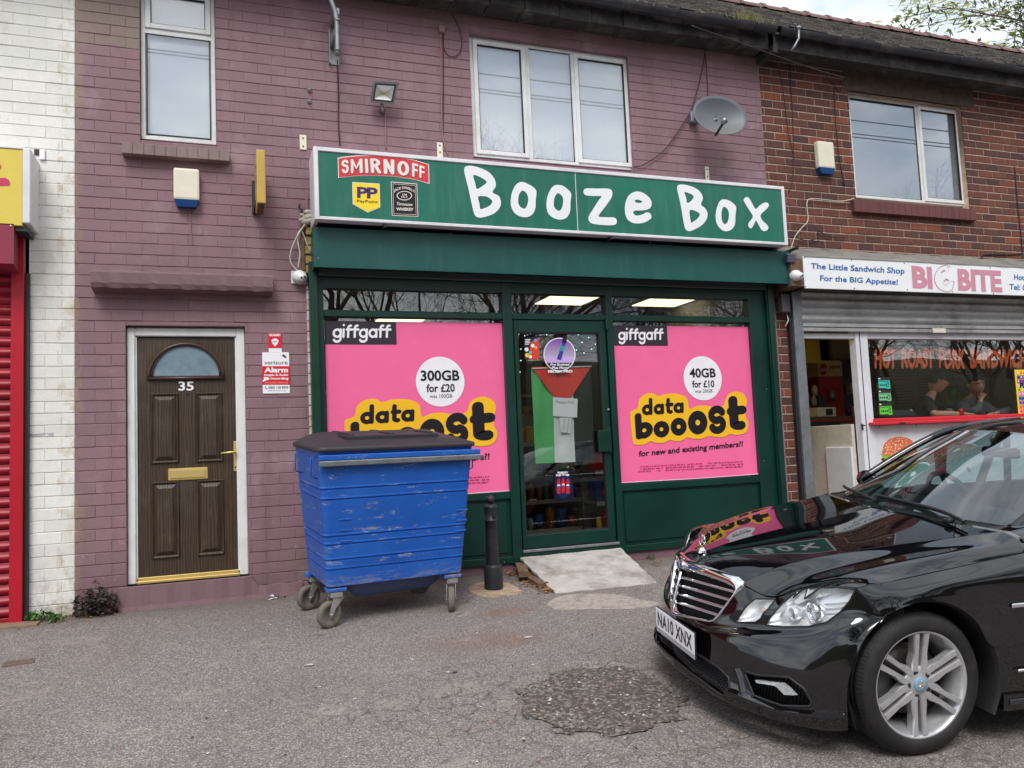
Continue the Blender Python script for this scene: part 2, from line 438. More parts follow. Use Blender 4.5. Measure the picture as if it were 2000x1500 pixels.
def red_brick():
    t = NT('weathered red brick'); p = t.pos(); x, y, z = t.sep(p)
    row = t.math('FLOOR', t.math('DIVIDE', z, COURSE)); half = t.math('MULTIPLY', t.math('MODULO', row, 2.0), .5)
    colm = t.math('FLOOR', t.math('ADD', t.math('DIVIDE', x, BL), half))
    cv = t.n('ShaderNodeCombineXYZ'); t.l(row, cv.inputs[0]); t.l(colm, cv.inputs[1])
    w = t.n('ShaderNodeTexWhiteNoise', noise_dimensions='3D'); t.l(cv.outputs[0], w.inputs[0])
    c = t.ramp(w.outputs[0], (0, rgb(84, 60, 58)), (.3, rgb(106, 68, 60)), (.55, rgb(126, 78, 64)), (.8, rgb(102, 68, 62)), (1, rgb(148, 84, 62)))
    n1 = t.noise(30, 7, .75, p); c = t.mix(t.ramp(n1, (.4, 0.0), (.72, .8)), c, rgb(66, 48, 46))
    n2 = t.noise(1.3, 5, .6, p); c = t.mix(t.ramp(n2, (.45, 0.0), (.75, .45)), c, rgb(72, 56, 54))
    t.l(c, t.b.inputs['Base Color']); t.set(rough=.85, spec=.25); t.bump(t.math('ADD', n1, t.noise(160, 3, .6, p)), .5, .006)
    return t.m
M_RED = red_brick()
M_MORTAR = simple('old lime mortar', rgb(180, 158, 140), .95, var=.2, scale=20, bump=.4, dirt=rgb(110, 86, 76), dirtamt=.75)
def green_paint():
    t = NT('dark green shopfront paint'); p = t.pos()
    n = t.noise(1.8, 5, .6, p); c = t.mix(t.ramp(n, (.3, 0.0), (.7, 1.0)), rgb(0, 42, 33), rgb(6, 56, 45))
    d = t.noise(60, 6, .8, t.mapv(p, (1, 1, .2))); c = t.mix(t.ramp(d, (.62, 0.0), (.75, .3)), c, rgb(70, 100, 90))
    t.l(c, t.b.inputs['Base Color']); t.set(rough=.36, spec=.5); t.bump(t.noise(3, 3, .5, p), .06, .02); return t.m
M_GREEN = green_paint()
def streaky(name, col, rough, dirt):
    t = NT(name); p = t.pos(); n = t.noise(1.3, 5, .6, p); c = t.mix(t.ramp(n, (.3, 0.0), (.7, 1.0)), tuple(a*.86 for a in col), tuple(a*1.14 for a in col))
    s = t.noise(11, 6, .75, t.mapv(p, (1, 1, .12))); c = t.mix(t.math('MULTIPLY', t.ramp(s, (.50, 0.0), (.72, 1.0)), .28), c, dirt)
    k = t.noise(42, 5, .8, p); c = t.mix(t.ramp(k, (.70, 0.0), (.73, .5)), c, dirt)
    t.l(c, t.b.inputs['Base Color']); t.l(t.math('MULTIPLY_ADD', s, .3, rough-.12), t.b.inputs['Roughness']); t.bump(t.noise(1.6, 2, .5, p), .12, .04); return t.m
M_GREENF = streaky('green powder coated steel', rgb(14, 78, 74), .34, rgb(74, 104, 98))
M_SIGNG = streaky('green sign vinyl', rgb(20, 106, 86), .33, rgb(96, 140, 128))
M_WHITEP = simple('white sign lettering', rgb(236, 238, 240), .4, var=.03, scale=4)
M_ALU = simple('white aluminium frame', rgb(226, 224, 228), .4, var=.05, scale=6, dirt=rgb(150, 145, 140), dirtamt=.3)
M_UPVC = simple('white upvc', rgb(226, 226, 226), .34, var=.03, scale=8, dirt=rgb(150, 142, 125), dirtamt=.35)
M_RUB = plain('black rubber seal', (.012, .012, .012), .6)
M_BLACK = simple('black plastic', (.018, .018, .02), .5, var=.3, scale=20)
M_DARK = plain('dark void', (.008, .008, .009), .9)
M_GREYM = simple('galvanised steel', rgb(140, 144, 148), .42, metal=.6, var=.18, scale=16, dirt=rgb(105, 98, 90), dirtamt=.6)
M_CREAM = simple('cream plastic', rgb(226, 220, 200), .45, var=.04, scale=6, dirt=rgb(170, 155, 120), dirtamt=.2)
M_BLUEP = plain('translucent blue plastic', rgb(20, 66, 120), .25)
M_BRASS = NT('polished brass').set(col=(.86, .64, .24), rough=.38, metal=.75).m
M_CABLE = plain('dark cable', rgb(52, 34, 38), .6)
M_CABLEP = plain('pinkish painted cable', rgb(150, 112, 112), .6)
M_CABLEW = plain('pale cable', rgb(196, 190, 178), .6)
M_REDSH = simple('red shutter paint', rgb(152, 22, 40), .42, var=.14, scale=4, dirt=rgb(90, 20, 28), dirtamt=.5)
M_REDFR = simple('red steel frame', rgb(176, 18, 40), .4, var=.08, scale=4)
M_MAROON = simple('maroon housing', rgb(140, 40, 62), .5, var=.1, scale=4)
M_YEL = simple('yellow sign plastic', rgb(222, 198, 84), .4, var=.05, scale=3)
M_PINK = printed('pink poster print', rgb(244, 108, 158))
M_PINKD = printed('pale pink poster edge', rgb(242, 120, 165))
M_PBLK = printed('poster black print', rgb(30, 26, 30))
M_PYEL = printed('poster yellow print', rgb(246, 190, 40))
M_PWHT = printed('poster white print', rgb(240, 238, 242))
M_PGREY = printed('dark charcoal print', rgb(52, 46, 56))
M_PFINE = printed('fine print', rgb(190, 60, 105))
def concrete(name, col, sc=8): return simple(name, col, .9, var=.22, scale=sc, bump=.5, dirt=tuple(a*.5 for a in col), dirtamt=.7)
M_CONC = concrete('grey concrete', rgb(176, 166, 156))
M_RAMP = simple('weathered pale ramp board', rgb(178, 172, 166), .85, var=.2, scale=9, bump=.4, dirt=rgb(112, 102, 94), dirtamt=.85)
M_STONE = painted_brick('brown stone sill', rgb(138, 120, 116), True, wear=.7, worn=rgb(110, 84, 74))
M_TIMB = simple('rotten brown timber', rgb(104, 82, 64), .9, var=.4, scale=24, bump=.6)
M_GLASSF = None
def glass(name, tint=(1, 1, 1), refl=1.0, rough=0.0, ior=1.52):
    t = NT(name); t.t.nodes.remove(t.b)
    f = t.n('ShaderNodeFresnel'); bf = t.n('ShaderNodeNewGeometry').outputs['Backfacing']; t.l(t.math('MULTIPLY_ADD', bf, 1/ior-ior, ior), f.inputs['IOR'])
    tr = t.n('ShaderNodeBsdfTransparent'); tr.inputs[0].default_value = tint+(1,)
    gl = t.n('ShaderNodeBsdfGlossy'); gl.inputs['Roughness'].default_value = rough; gl.inputs[0].default_value = (1, 1, 1, 1)
    ms = t.n('ShaderNodeMixShader'); t.l(t.math('MULTIPLY', f.outputs[0], refl, clamp=True), ms.inputs[0]); t.l(tr.outputs[0], ms.inputs[1]); t.l(gl.outputs[0], ms.inputs[2])
    t.l(ms.outputs[0], t.o.inputs[0]); return t.m
M_GLASS = glass('window glass', (.93, .95, .94), 2.1)
M_GLASSUP = glass('double glazing', (.94, .96, .98), 3.0)
M_GLASSCAR = glass('car glass', (.50, .64, .62), 2.6)
M_LENS = glass('lamp lens', (.95, .96, .97), 1.3)
def emit(name, col, st):
    t = NT(name); t.set(col=(.8, .8, .8), em=col, ems=st); return t.m
M_LAMP = emit('lit ceiling light panel', (1, .86, .55), 1.7)
M_LAMPW = emit('lit fluorescent strip', (1, .85, .5), 2.2)
M_STRLED = emit('fairy light bulb', (.5, 1, .85), 1.8)
# ---------------------------------------------------------------- ground
def asphalt():
    t = NT('worn asphalt'); p = t.pos(); x, y, z = t.sep(p)
    v = t.n('ShaderNodeTexVoronoi'); v.inputs['Scale'].default_value = 160; t.l(p, v.inputs['Vector'])
    w = t.sep(v.outputs['Color'])[0]
    c = t.ramp(w, (0, rgb(92, 86, 84)), (.35, rgb(120, 114, 111)), (.7, rgb(142, 135, 132)), (1, rgb(196, 190, 186)))
    f = t.noise(260, 3, .7, p); c = t.mix(t.ramp(f, (.35, .45), (.62, 0.0)), c, rgb(84, 78, 75))
    big = t.noise(.9, 6, .62, p); c = t.mix(t.ramp(big, (.35, 0.0), (.68, .42)), c, rgb(118, 106, 100))
    b2 = t.noise(3.2, 7, .7, p); c = t.mix(t.ramp(b2, (.56, 0.0), (.72, .5)), c, rgb(168, 158, 150))
    # rust-brown spill between bin and bollard
    g = G(985, 1195); g2 = G(905, 1255)
    for gg, r, k in ((g, .32, .42), (g2, .6, .28), (G(1000, 1250), .35, .3)):
        d = t.math('SQRT', t.math('ADD', t.math('POWER', t.math('SUBTRACT', x, gg[0]), 2.0), t.math('POWER', t.math('MULTIPLY', t.math('SUBTRACT', y, gg[1]), 1.7), 2.0)))
        d = t.math('ADD', d, t.math('MULTIPLY', t.math('SUBTRACT', t.noise(9, 5, .7, p), .5), .35))
        c = t.mix(t.math('MULTIPLY', t.ramp(t.math('DIVIDE', d, r), (.2, 1.0), (1.0, 0.0)), k), c, rgb(122, 82, 58))
    # grimy strip by the wall
    c = t.mix(t.math('MULTIPLY', t.ramp(t.math('ADD', y, t.math('MULTIPLY', t.noise(4, 5, .7, p), .25)), (0, 0.0), (.02, 0.0)), 0.0), c, rgb(70, 60, 54))
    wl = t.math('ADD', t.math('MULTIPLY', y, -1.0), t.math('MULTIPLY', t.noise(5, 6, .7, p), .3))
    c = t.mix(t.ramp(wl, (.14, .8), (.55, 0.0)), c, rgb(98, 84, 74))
    # crazing
    vc = t.n('ShaderNodeTexVoronoi', feature='DISTANCE_TO_EDGE'); vc.inputs['Scale'].default_value = 7.5
    wob = t.n('ShaderNodeVectorMath', operation='MULTIPLY_ADD'); nz = t.noise(14, 5, .8, p, 1); t.l(nz, wob.inputs[0]); wob.inputs[1].default_value = (.09, .09, .09); t.l(p, wob.inputs[2]); t.l(wob.outputs[0], vc.inputs['Vector'])
    area = t.ramp(t.noise(.9, 3, .6, p), (.40, 0.0), (.54, 1.0))
    near = t.ramp(t.math('MULTIPLY', y, -.1), (.17, 0.0), (.27, 1.0))
    cr = t.math('MULTIPLY', t.ramp(vc.outputs[0], (.006, 1.0), (.034, 0.0)), t.math('MULTIPLY', area, near))
    c = t.mix(t.math('MULTIPLY', cr, .5), c, rgb(66, 59, 56)); sp = t.noise(6.5, 3, .5, p); c = t.mix(t.ramp(sp, (.70, 0.0), (.74, .6)), c, rgb(84, 76, 72))
    t.l(c, t.b.inputs['Base Color']); t.set(rough=.88, spec=.3)
    h = t.math('SUBTRACT', t.math('ADD', w, t.math('MULTIPLY', f, .8)), t.math('MULTIPLY', cr, 1.5)); t.bump(h, .55, .005)
    return t.m
M_ASPH = asphalt()
HOLE_PTS = [(1022, 1345), (1040, 1322), (1075, 1310), (1110, 1296), (1160, 1292), (1215, 1297), (1250, 1303), (1300, 1320), (1345, 1345), (1352, 1375), (1330, 1400), (1260, 1418), (1180, 1432), (1110, 1436), (1060, 1428), (1030, 1400), (1015, 1375)]
HOLE = [(G(a, b)[0], G(a, b)[1]) for a, b in HOLE_PTS]
def in_poly(x, y, P):
    c = False; n = len(P)
    for i in range(n):
        x1, y1 = P[i]; x2, y2 = P[(i+1) % n]
        if (y1 > y) != (y2 > y) and x < (x2-x1)*(y-y1)/(y2-y1)+x1: c = not c
    return c
def poly_dist(x, y, P):
    d = 9
    for i in range(len(P)):
        a = np.array(P[i]); b = np.array(P[(i+1) % len(P)]); q = np.array((x, y)); t = np.clip(np.dot(q-a, b-a)/np.dot(b-a, b-a), 0, 1)
        d = min(d, np.linalg.norm(q-a-t*(b-a)))
    return d
from mathutils import noise as mnoise
def pit(x, y):
    """how far the ground is broken away at a point"""
    if not (.8 < x < 3.6 and -4.6 < y < -1.6): return 0.0
    w = .17*mnoise.noise(Vector((x*3.4, y*5, 0)))+.045*mnoise.noise(Vector((x*17, y*17, 3)))
    s = poly_dist(x, y, HOLE)*(1 if in_poly(x, y, HOLE) else -1)+w
    return min(max((s+.005)/.045, 0), 1)
def make_ground():
    xs = sorted(set([-120, -60, -30, -15, -8] + [round(-4+.25*i, 3) for i in range(0, 60)] + [round(.9+.022*i, 3) for i in range(0, 118)] + [14, 20, 35, 60, 120]))
    ys = sorted(set([-120, -60, -35, -22, -14, -12, -9.5] + [round(-9+.25*i, 3) for i in range(0, 36)] + [round(-4.4+.022*i, 3) for i in range(0, 120)] + [0, .3, 9, 30, 120]))
    mb = MB(); P = []
    for y in ys:
        r = []
        for x in xs:
            z = gz(y); k = pit(x, y)
            if k: z -= k*(.019+.008*mnoise.noise(Vector((x*14, y*14, 0)))+.004*mnoise.noise(Vector((x*60, y*60, 0))))
            elif -8 < y < 0: z += .004*mnoise.noise(Vector((x*2, y*2, 5)))*min(1, -y*3)
            if y > 0: z = -.02
            r.append((x, y, z))
        P.append(r)
    mb.grid(P, M_ASPH)
    tag(mb.build('ground', fixn=False), kind='structure')
make_ground()
# broken-out patch of ground with loose stones
def rubble_mat():
    t = NT('broken base course'); p = t.pos()
    v = t.n('ShaderNodeTexVoronoi'); v.inputs['Scale'].default_value = 60; t.l(p, v.inputs['Vector'])
    c = t.ramp(t.sep(v.outputs['Color'])[0], (0, rgb(66, 59, 55)), (.6, rgb(96, 87, 82)), (1, rgb(150, 142, 136)))
    n = t.noise(4, 7, .7, p); c = t.mix(t.ramp(n, (.4, 0.0), (.7, .7)), c, rgb(90, 80, 70))
    t.l(c, t.b.inputs['Base Color']); t.set(rough=.95); t.bump(t.math('ADD', v.outputs[0], t.noise(90, 4, .7, p)), .8, .008); return t.m
M_RUB2 = rubble_mat()
def pothole():
    mb = MB(); x0 = min(a for a, b in HOLE)-.02; x1 = max(a for a, b in HOLE)+.02; y0 = min(b for a, b in HOLE)-.02; y1 = max(b for a, b in HOLE)+.02
    n = 70; fs = []; vs = []; idx = {}
    for i in range(n+1):
        for j in range(n+1):
            x = x0+(x1-x0)*i/n; y = y0+(y1-y0)*j/n
            k = pit(x, y)
            if k > .78:
                idx[i, j] = len(vs); vs.append((x, y, gz(y)-.011-.006*mnoise.noise(Vector((x*14, y*14, 0)))+.004*mnoise.noise(Vector((x*50, y*50, 1)))))
    for i in range(n):
        for j in range(n):
            q = [(i, j), (i+1, j), (i+1, j+1), (i, j+1)]
            if all(a in idx for a in q): fs.append([idx[a] for a in q])
    mb.add(vs, fs, M_RUB2, True); tag(mb.build('pothole', fixn=False), kind='structure')
    mb = MB(); cols = [simple('pale pebble', rgb(176, 166, 156), .9, var=.2), simple('brown pebble', rgb(130, 112, 100), .9, var=.2), simple('grey pebble', rgb(120, 116, 114), .9, var=.2)]
    rn = random.Random(5); k = 0
    while k < 300:
        x = rn.uniform(x0-.15, x1+.35); y = rn.uniform(y0-.1, y1+.1)
        if pit(x, y) < .5 and rn.random() > .10: continue
        s = rn.choice([.003, .004, .005, .006, .008, .012])*rn.uniform(.7, 1.4); z = gz(y)-(.012 if pit(x, y) > .5 else 0)+s*.3
        vs = []
        for v in ((1, 0, 0), (0, 1, 0), (-1, 0, 0), (0, -1, 0), (0, 0, .6), (0, 0, -.6)):
            q = Vector(v)*s*rn.uniform(.75, 1.3); q.rotate(Matrix.Rotation(k*1.7, 3, 'Z')); vs.append((x+q.x, y+q.y, z+q.z))
        mb.add(vs, [(0, 1, 4), (1, 2, 4), (2, 3, 4), (3, 0, 4), (1, 0, 5), (2, 1, 5), (3, 2, 5), (0, 3, 5)], rn.choice(cols)); k += 1
    o = mb.build('loose_stones'); tag(o, 'small loose stones scattered in the broken patch of tarmac beside the black car', 'stones', kind='stuff')
pothole()
# thin worn concrete smears on the tarmac
def blob(name, pts, mat, h=.004):
    mb = MB(); P = [G(a, b) for a, b in smooth_loop(pts, 5)]
    c = np.mean(np.array(P), 0); vs = [(c[0], c[1], gz(c[1])+h+.002)]+[(p[0], p[1], gz(p[1])+h) for p in P]+[(p[0]+(p[0]-c[0])*.02, p[1]+(p[1]-c[1])*.02, gz(p[1])-.006) for p in P]
    n = len(P); fs = [(0, 1+i, 1+(i+1) % n) for i in range(n)]+[(1+i, 1+n+i, 1+n+(i+1) % n, 1+(i+1) % n) for i in range(n)]
    mb.add(vs, fs, mat, False); return tag(mb.build(name), kind='structure')
M_SMEAR = simple('worn cement smear', rgb(160, 150, 142), .92, var=.25, scale=30, bump=.4, dirt=rgb(120, 108, 100), dirtamt=.9)
M_SAND = simple('sandy cement collar', rgb(172, 152, 128), .95, var=.3, scale=26, bump=.6, dirt=rgb(120, 100, 84), dirtamt=.9)
rn_ = random.Random(44); mb = MB(); gm_ = [simple('pale grit', rgb(206, 200, 192), .9), simple('dark grit', rgb(60, 50, 44), .9), simple('red grit', rgb(150, 84, 66), .9)]
for i in range(150):
    g = G(rn_.uniform(20, 1500), 1215+285*rn_.random()**1.3); s = rn_.uniform(.003, .011); z = gz(g[1])+.006; a = rn_.uniform(0, 3)
    mb.add([(g[0]+s*math.cos(a+k*2.1), g[1]+s*math.sin(a+k*2.1), z) for k in range(3)]+[(g[0], g[1], z+s*.5)], [(0, 1, 3), (1, 2, 3), (2, 0, 3)], rn_.choice(gm_))
tag(mb.build('grit', fixn=False), 'scattered grit and tiny litter across the tarmac', 'grit', kind='stuff')
blob('ground_cement_patch', [(1070, 1180), (1095, 1165), (1150, 1160), (1205, 1162), (1250, 1172), (1285, 1178), (1262, 1186), (1200, 1190), (1130, 1190), (1088, 1190)], M_SMEAR)
blob('ground_cement_collar', [(915, 1152), (925, 1142), (950, 1136), (985, 1138), (1010, 1148), (1020, 1158), (995, 1163), (960, 1167), (930, 1162)], M_SAND)

# ---------------------------------------------------------------- brickwork
def proj_px(x, y, z):
    d = np.array((x, y, z))-CAM_POS; k = d@AF
    return 1000+FOC*(d@AR)/k, 750-FOC*(d@AU)/k
_bm = {}
def brick_mesh(w, h, mat, proud, var, rough, side=1.0):
    w = round(w/.004)*.004; h = round(h/.004)*.004; k = (w, h, mat.name, var)
    if k in _bm: return _bm[k]
    rn = random.Random(hash((w, h, var)) & 0xffff)
    b = min(.0045, h*.3, w*.3); j = lambda: rn.uniform(-rough, rough)
    bs = b*side; b2 = b*(1 if side == 1 else .5)
    fr = [(bs+j(), -proud, b+j()), (w-bs+j(), -proud, b+j()), (w-bs+j(), -proud, h-b2+j()), (bs+j(), -proud, h-b2+j())]
    md = [(0+j(), -proud+b*.8, 0+j()), (w+j(), -proud+b*.8, j()), (w+j(), -proud+b*.8, h+j()), (j(), -proud+b*.8, h+j())]
    bk = [(0, .008, 0), (w, .008, 0), (w, .008, h), (0, .008, h)]
    vs = [(x-w/2, y, z-h/2) for x, y, z in fr+md+bk]
    fs = [(0, 1, 2, 3)]+[(i, 4+i, 4+(i+1) % 4, (i+1) % 4) for i in range(4)]+[(4+i, 8+i, 8+(i+1) % 4, 4+(i+1) % 4) for i in range(4)]
    me = bpy.data.meshes.new('brick'); me.from_pydata(vs, [], [tuple(f) for f in fs]); me.materials.append(mat)
    bm = bmesh.new(); bm.from_mesh(me); bmesh.ops.recalc_face_normals(bm, faces=bm.faces[:]); bm.to_mesh(me); bm.free()
    # normals must look outwards
    if me.polygons[0].normal.y > 0:
        me.flip_normals()
    _bm[k] = me; return me
def lay_bricks(parent, x0, x1, z0, z1, holes, mat, proud=.006, joint=.009, rough=.0012, skip=None, y=0.0, lim=300, name='brick', jx=.6):
    out = []
    r0 = int(math.floor(z0/COURSE)); r1 = int(math.ceil(z1/COURSE))
    rn = random.Random(3)
    for r in range(r0, r1):
        za, zb = r*COURSE, (r+1)*COURSE; half = (r % 2)*.5
        j0 = int(math.floor(x0/BL+half)); j1 = int(math.ceil(x1/BL+half))
        for j in range(j0, j1+1):
            a, b = max(x0, (j-half)*BL), min(x1, (j+1-half)*BL)
            if b-a < .03: continue
            segs = [(a, b, za, min(zb, z1))]
            for hx0, hx1, hz0, hz1 in holes:
                ns = []
                for s in segs:
                    sa, sb, sza, szb = s
                    if sb <= hx0 or sa >= hx1 or szb <= hz0 or sza >= hz1: ns.append(s); continue
                    if sa < hx0: ns.append((sa, hx0+joint/2, sza, szb))
                    if sb > hx1: ns.append((hx1-joint/2, sb, sza, szb))
                    ia, ib = max(sa, hx0), min(sb, hx1)
                    if sza < hz0: ns.append((ia, ib, sza, hz0+joint/2))
                    if szb > hz1: ns.append((ia, ib, hz1-joint/2, szb))
                segs = ns
            for sa, sb, sza, szb in segs:
                w, h = sb-sa-joint*jx, szb-sza-joint
                if w < .018 or h < .012: continue
                if skip and skip((sa+sb)/2, (sza+szb)/2): continue
                out.append(((sa+sb)/2, (sza+szb)/2, w, h))
    def key(q):
        px, py = proj_px(q[0], y, q[1]); ins = -10 < px < 2010 and -10 < py < 1300
        d2 = q[0]**2+(y+7.2)**2+(q[1]-1.155)**2
        return (0 if ins else 1, -q[2]*q[3]*(7.2/math.sqrt(d2))/d2)
    out.sort(key=key); rest = []
    for i, (cx, cz, w, h) in enumerate(out):
        me = brick_mesh(w, h, mat, proud, i % 7, rough, 1.0 if jx > .5 else .35); loc = (cx, y+rn.uniform(-.0016, .0016), cz); rot = (rn.uniform(-.004, .004), rn.uniform(-.006, .006), rn.uniform(-.006, .006))
        if i < lim:
            o = bpy.data.objects.new(name, me); COL.objects.link(o); o.parent = parent; o.location = Vector(loc)-parent.location; o.rotation_euler = rot
        else: rest.append((me, Matrix.Translation(loc) @ Matrix.Rotation(rot[1], 4, 'Y')))
    if rest:
        v = []; f = []
        for me, mt in rest:
            k = len(v); v += [tuple(mt @ a.co) for a in me.vertices]; f += [[q+k for q in p.vertices] for p in me.polygons]
        me = bpy.data.meshes.new('brickwork'); me.from_pydata(v, [], f); me.materials.append(mat)
        tag(link('brickwork', me, parent), kind='stuff')
def wall_slab(parent, x0, x1, z0, z1, holes, mat, ya=.002, yb=.22, name='wall'):
    loops = [[(x0, z0), (x1, z0), (x1, z1), (x0, z1)]]+[[(a, c), (b, c), (b, d), (a, d)] for a, b, c, d in holes]
    me = curve_mesh(loops, name, (yb-ya)/2)
    me.transform(Matrix(((1, 0, 0, 0), (0, 0, -1, (ya+yb)/2), (0, 1, 0, 0), (0, 0, 0, 1)))); me.materials.clear(); me.materials.append(mat)
    return link(name, me, parent)
EAVE = 5.42
XW = -1.089; XB = 5.742; XR = 20.0
bW = thing('painted_building', 'cream white painted brick building at the left edge with red roller shutter', 'building', (-2.5, 0, 0))
bM = thing('painted_building', 'mauve painted brick building with brown front door and green shopfront', 'building', (2.3, 0, 0))
bR = thing('brick_building', 'bare red brick building over the sandwich shop at the right', 'building', (8, 0, 0))
# openings
O_SW = (X(273, 150), X(422, 150), Z(340, 279), 5.30)
O_FD = (X(246, 900), X(483, 900), -.2, Z(365, 637))
O_MW = (X(921, 200), X(1231, 200), Z(1236, 336), Z(1080, 88)+.0)
O_SF = (X(606, 800), X(1516, 800), -.2, 3.25)
O_RW = (X(1664, 290), X(1884, 290), Z(1680, 392), Z(1765, 192)+.0)
O_RS = (X(1557, 800), 11.2, -.2, 3.12)
O_WS = (-3.6, X(46, 800), -.2, 2.72)
wall_slab(bM, XW, XB, -.15, EAVE, [O_SW, O_FD, O_MW, O_SF], M_MAUVEJ)
lay_bricks(bM, XW, XB, -.02, EAVE-.01, [O_SW, O_FD, O_MW, O_SF], M_MAUVE, proud=.0032, joint=.0042, rough=.0018, jx=.34)
wall_slab(bW, -3.9, XW, -.15, EAVE, [O_WS], M_WHITEJ)
lay_bricks(bW, -3.7, XW, -.02, EAVE-.01, [O_WS], M_WHITEB, proud=.0032, joint=.0042, rough=.0018, jx=.34)
wall_slab(bR, XB, XR, -.15, EAVE, [O_RW, O_RS], M_MORTAR)
lay_bricks(bR, XB, XR, -.02, EAVE-.01, [O_RW, O_RS], M_RED, proud=.004, joint=.0125, rough=.0018)
# side and back of the terrace, so that it is a solid block
mb = MB(); mb.box(-3.9, XW, 7.2, 7.4, -.1, EAVE, M_WHITEJ); mb.box(-4.1, -3.9, .002, 7.4, -.1, EAVE, M_WHITEJ); mb.build('back_wall', bW)
mb = MB(); mb.box(XW, XB, 7.2, 7.4, -.1, EAVE, M_MORTAR); mb.build('back_wall', bM)
mb = MB(); mb.box(XB, XR, 7.2, 7.4, -.1, EAVE, M_MORTAR); mb.box(XR, XR+.2, .002, 7.4, -.1, EAVE, M_MORTAR); mb.build('back_wall', bR)
# brown stone sill under the small window; brick sill under the right one; arch and lintels
def sill(parent, px0, py0, px1, py1, mat, n, proud, name='sill'):
    x0, x1, z0, z1 = rect(px0, py0, px1, py1, -proud)
    z0 = Z((px0+px1)/2, (py0+py1)/2+ (abs(py1-py0))*0, -proud) if False else z0
    w = (x1-x0)/n
    base = MB(); base.box(x0+.004, x1-.004, -proud+.004, .05, z0+.004, z1-.004, mat); s = base.build(name, parent)
    for i in range(n):
        b = MB(); b.box(x0+i*w+.002, x0+(i+1)*w-.002, -proud-RN.uniform(0, .003), -.006, z0, z1+RN.uniform(-.002, .002), mat, .004); b.build('sill_brick', s)
sx0, sx1 = X(237, 290, -.09), X(449, 300, -.09)
sill(bM, 237, 277, 449, 315, M_STONE, 10, .09)
M_SILLR = painted_brick('dark red sill brick', rgb(104, 62, 60), False, wear=.5, worn=rgb(70, 52, 52))
sill(bR, 1668, 389, 1908, 431, M_SILLR, 20, .06)
# concrete hood over the front door
hx0, hx1 = X(177, 540, -.17), X(533, 540, -.17); hz0, hz1 = Z(355, 566, -.17), Z(355, 531, -.17)
mb = MB(); n = 28; P = []
for i in range(n+1):
    x = hx0+(hx1-hx0)*i/n; e = .004*math.sin(i*2.3)+.003*math.sin(i*5.1)
    P.append([(x, -.01, hz1+.012+e), (x, -.165+e, hz1+e*1.5), (x, -.172+e, hz1-.02), (x, -.17, hz0+.045+e), (x, -.155, hz0+.008-e), (x, -.01, hz0-.01)])
mb.grid(P, M_MAUVES, False); mb.add(P[0], [(0, 1, 2, 3, 4, 5)], M_MAUVES); mb.add(P[-1], [(5, 4, 3, 2, 1, 0)], M_MAUVES)
mb.build('door_hood', bM)
# plinth under the door and along the shopfront
mb = MB(); fx0, fx1 = X(232, 1150), X(590, 1150); n = 24; P = []
dz = Z(300, 1141)
for i in range(n+1):
    x = fx0+(fx1-fx0)*i/n; e = .006*math.sin(i*1.9)
    top = dz if x < X(492, 1130) else .10+e
    P.append([(x, -.008, top), (x, -.045+e, top-.006), (x, -.055+e, .03), (x, -.075, -.05)])
mb.grid(P, M_MAUVES, False); mb.add(P[0], [(0, 1, 2, 3)], M_MAUVES); mb.build('plinth', bM)
mb = MB(); mb.box(O_SF[0], O_SF[1], -.03, .1, -.1, Z(1100, 1088), M_MAUVES, .006); mb.build('plinth', bM)
# rendered head over the right window
mb = MB(); a, b, c, d = rect(1655, 152, 1885, 178); mb.box(a-.06, b+.12, -.010, .03, O_RW[3], O_RW[3]+.24, simple('dark render', rgb(86, 72, 62), .95, var=.3, scale=12, bump=.4), .004); mb.build('lintel', bR)

# ---------------------------------------------------------------- windows
def frame_box(mb, x0, x1, z0, z1, w, ya, yb, mat, bev=.004):
    mb.box(x0, x0+w, ya, yb, z0, z1, mat, bev); mb.box(x1-w, x1, ya, yb, z0, z1, mat, bev)
    mb.box(x0+w-.001, x1-w+.001, ya+.0015, yb-.001, z1-w, z1-.0008, mat, bev); mb.box(x0+w-.001, x1-w+.001, ya+.0015, yb-.001, z0+.0008, z0+w, mat, bev)
M_BLIND = simple('pale room behind net', rgb(242, 244, 246), .9, var=.03, scale=2)
M_BLIND2 = simple('dim room behind glass', rgb(128, 138, 150), .9, var=.08, scale=2)
M_OBSC = simple('obscured glass', rgb(118, 138, 148), .22, var=.2, scale=9, bump=.3)
def window(parent, x0, x1, z0, z1, y, lights, back, fw=.05, label=None, gm=None):
    mb = MB(); frame_box(mb, x0, x1, z0, z1, fw*.72, y, y+.07, M_UPVC)
    for k, (a, b, c, d, op) in enumerate(lights[:-1]):
        if abs(c-z0) < .15 and abs(d-z1) < .15: mb.box(b-.005, lights[k+1][0]+.005, y+.002, y+.068, z0+.01, z1-.01, M_UPVC)
        else: mb.box(x0+.01, x1-.01, y+.002, y+.068, min(d, lights[k+1][3])-.004, max(c, lights[k+1][2])+.004, M_UPVC)
    w = mb.build('window', parent)
    for a, b, c, d, op in lights:
        f = .045
        if op:
            s = MB(); frame_box(s, a, b, c, d, f, y-.014, y+.04, M_UPVC); frame_box(s, a+f-.001, b-f+.001, c+f-.001, d-f+.001, .007, y-.004, y+.02, M_RUB, 0); s.build('sash', w); e = f+.005
        else:
            s = MB(); frame_box(s, a, b, c, d, .008, y+.008, y+.03, M_RUB, 0); s.build('seal', w); e = .006
        g = MB(); g.box(a+e, b-e, y+.012, y+.018, c+e, d-e, gm or M_GLASSUP); g.build('pane', w)
    bk = MB(); bk.box(x0+.02, x1-.02, y+.045, y+.05, z0+.02, z1-.02, back); bk.box(x0-.05, x1+.05, y+.30, y+.31, z0-.1, z1+.1, M_DARK); bk.build('net_curtain', w)
    return w
yv = .055
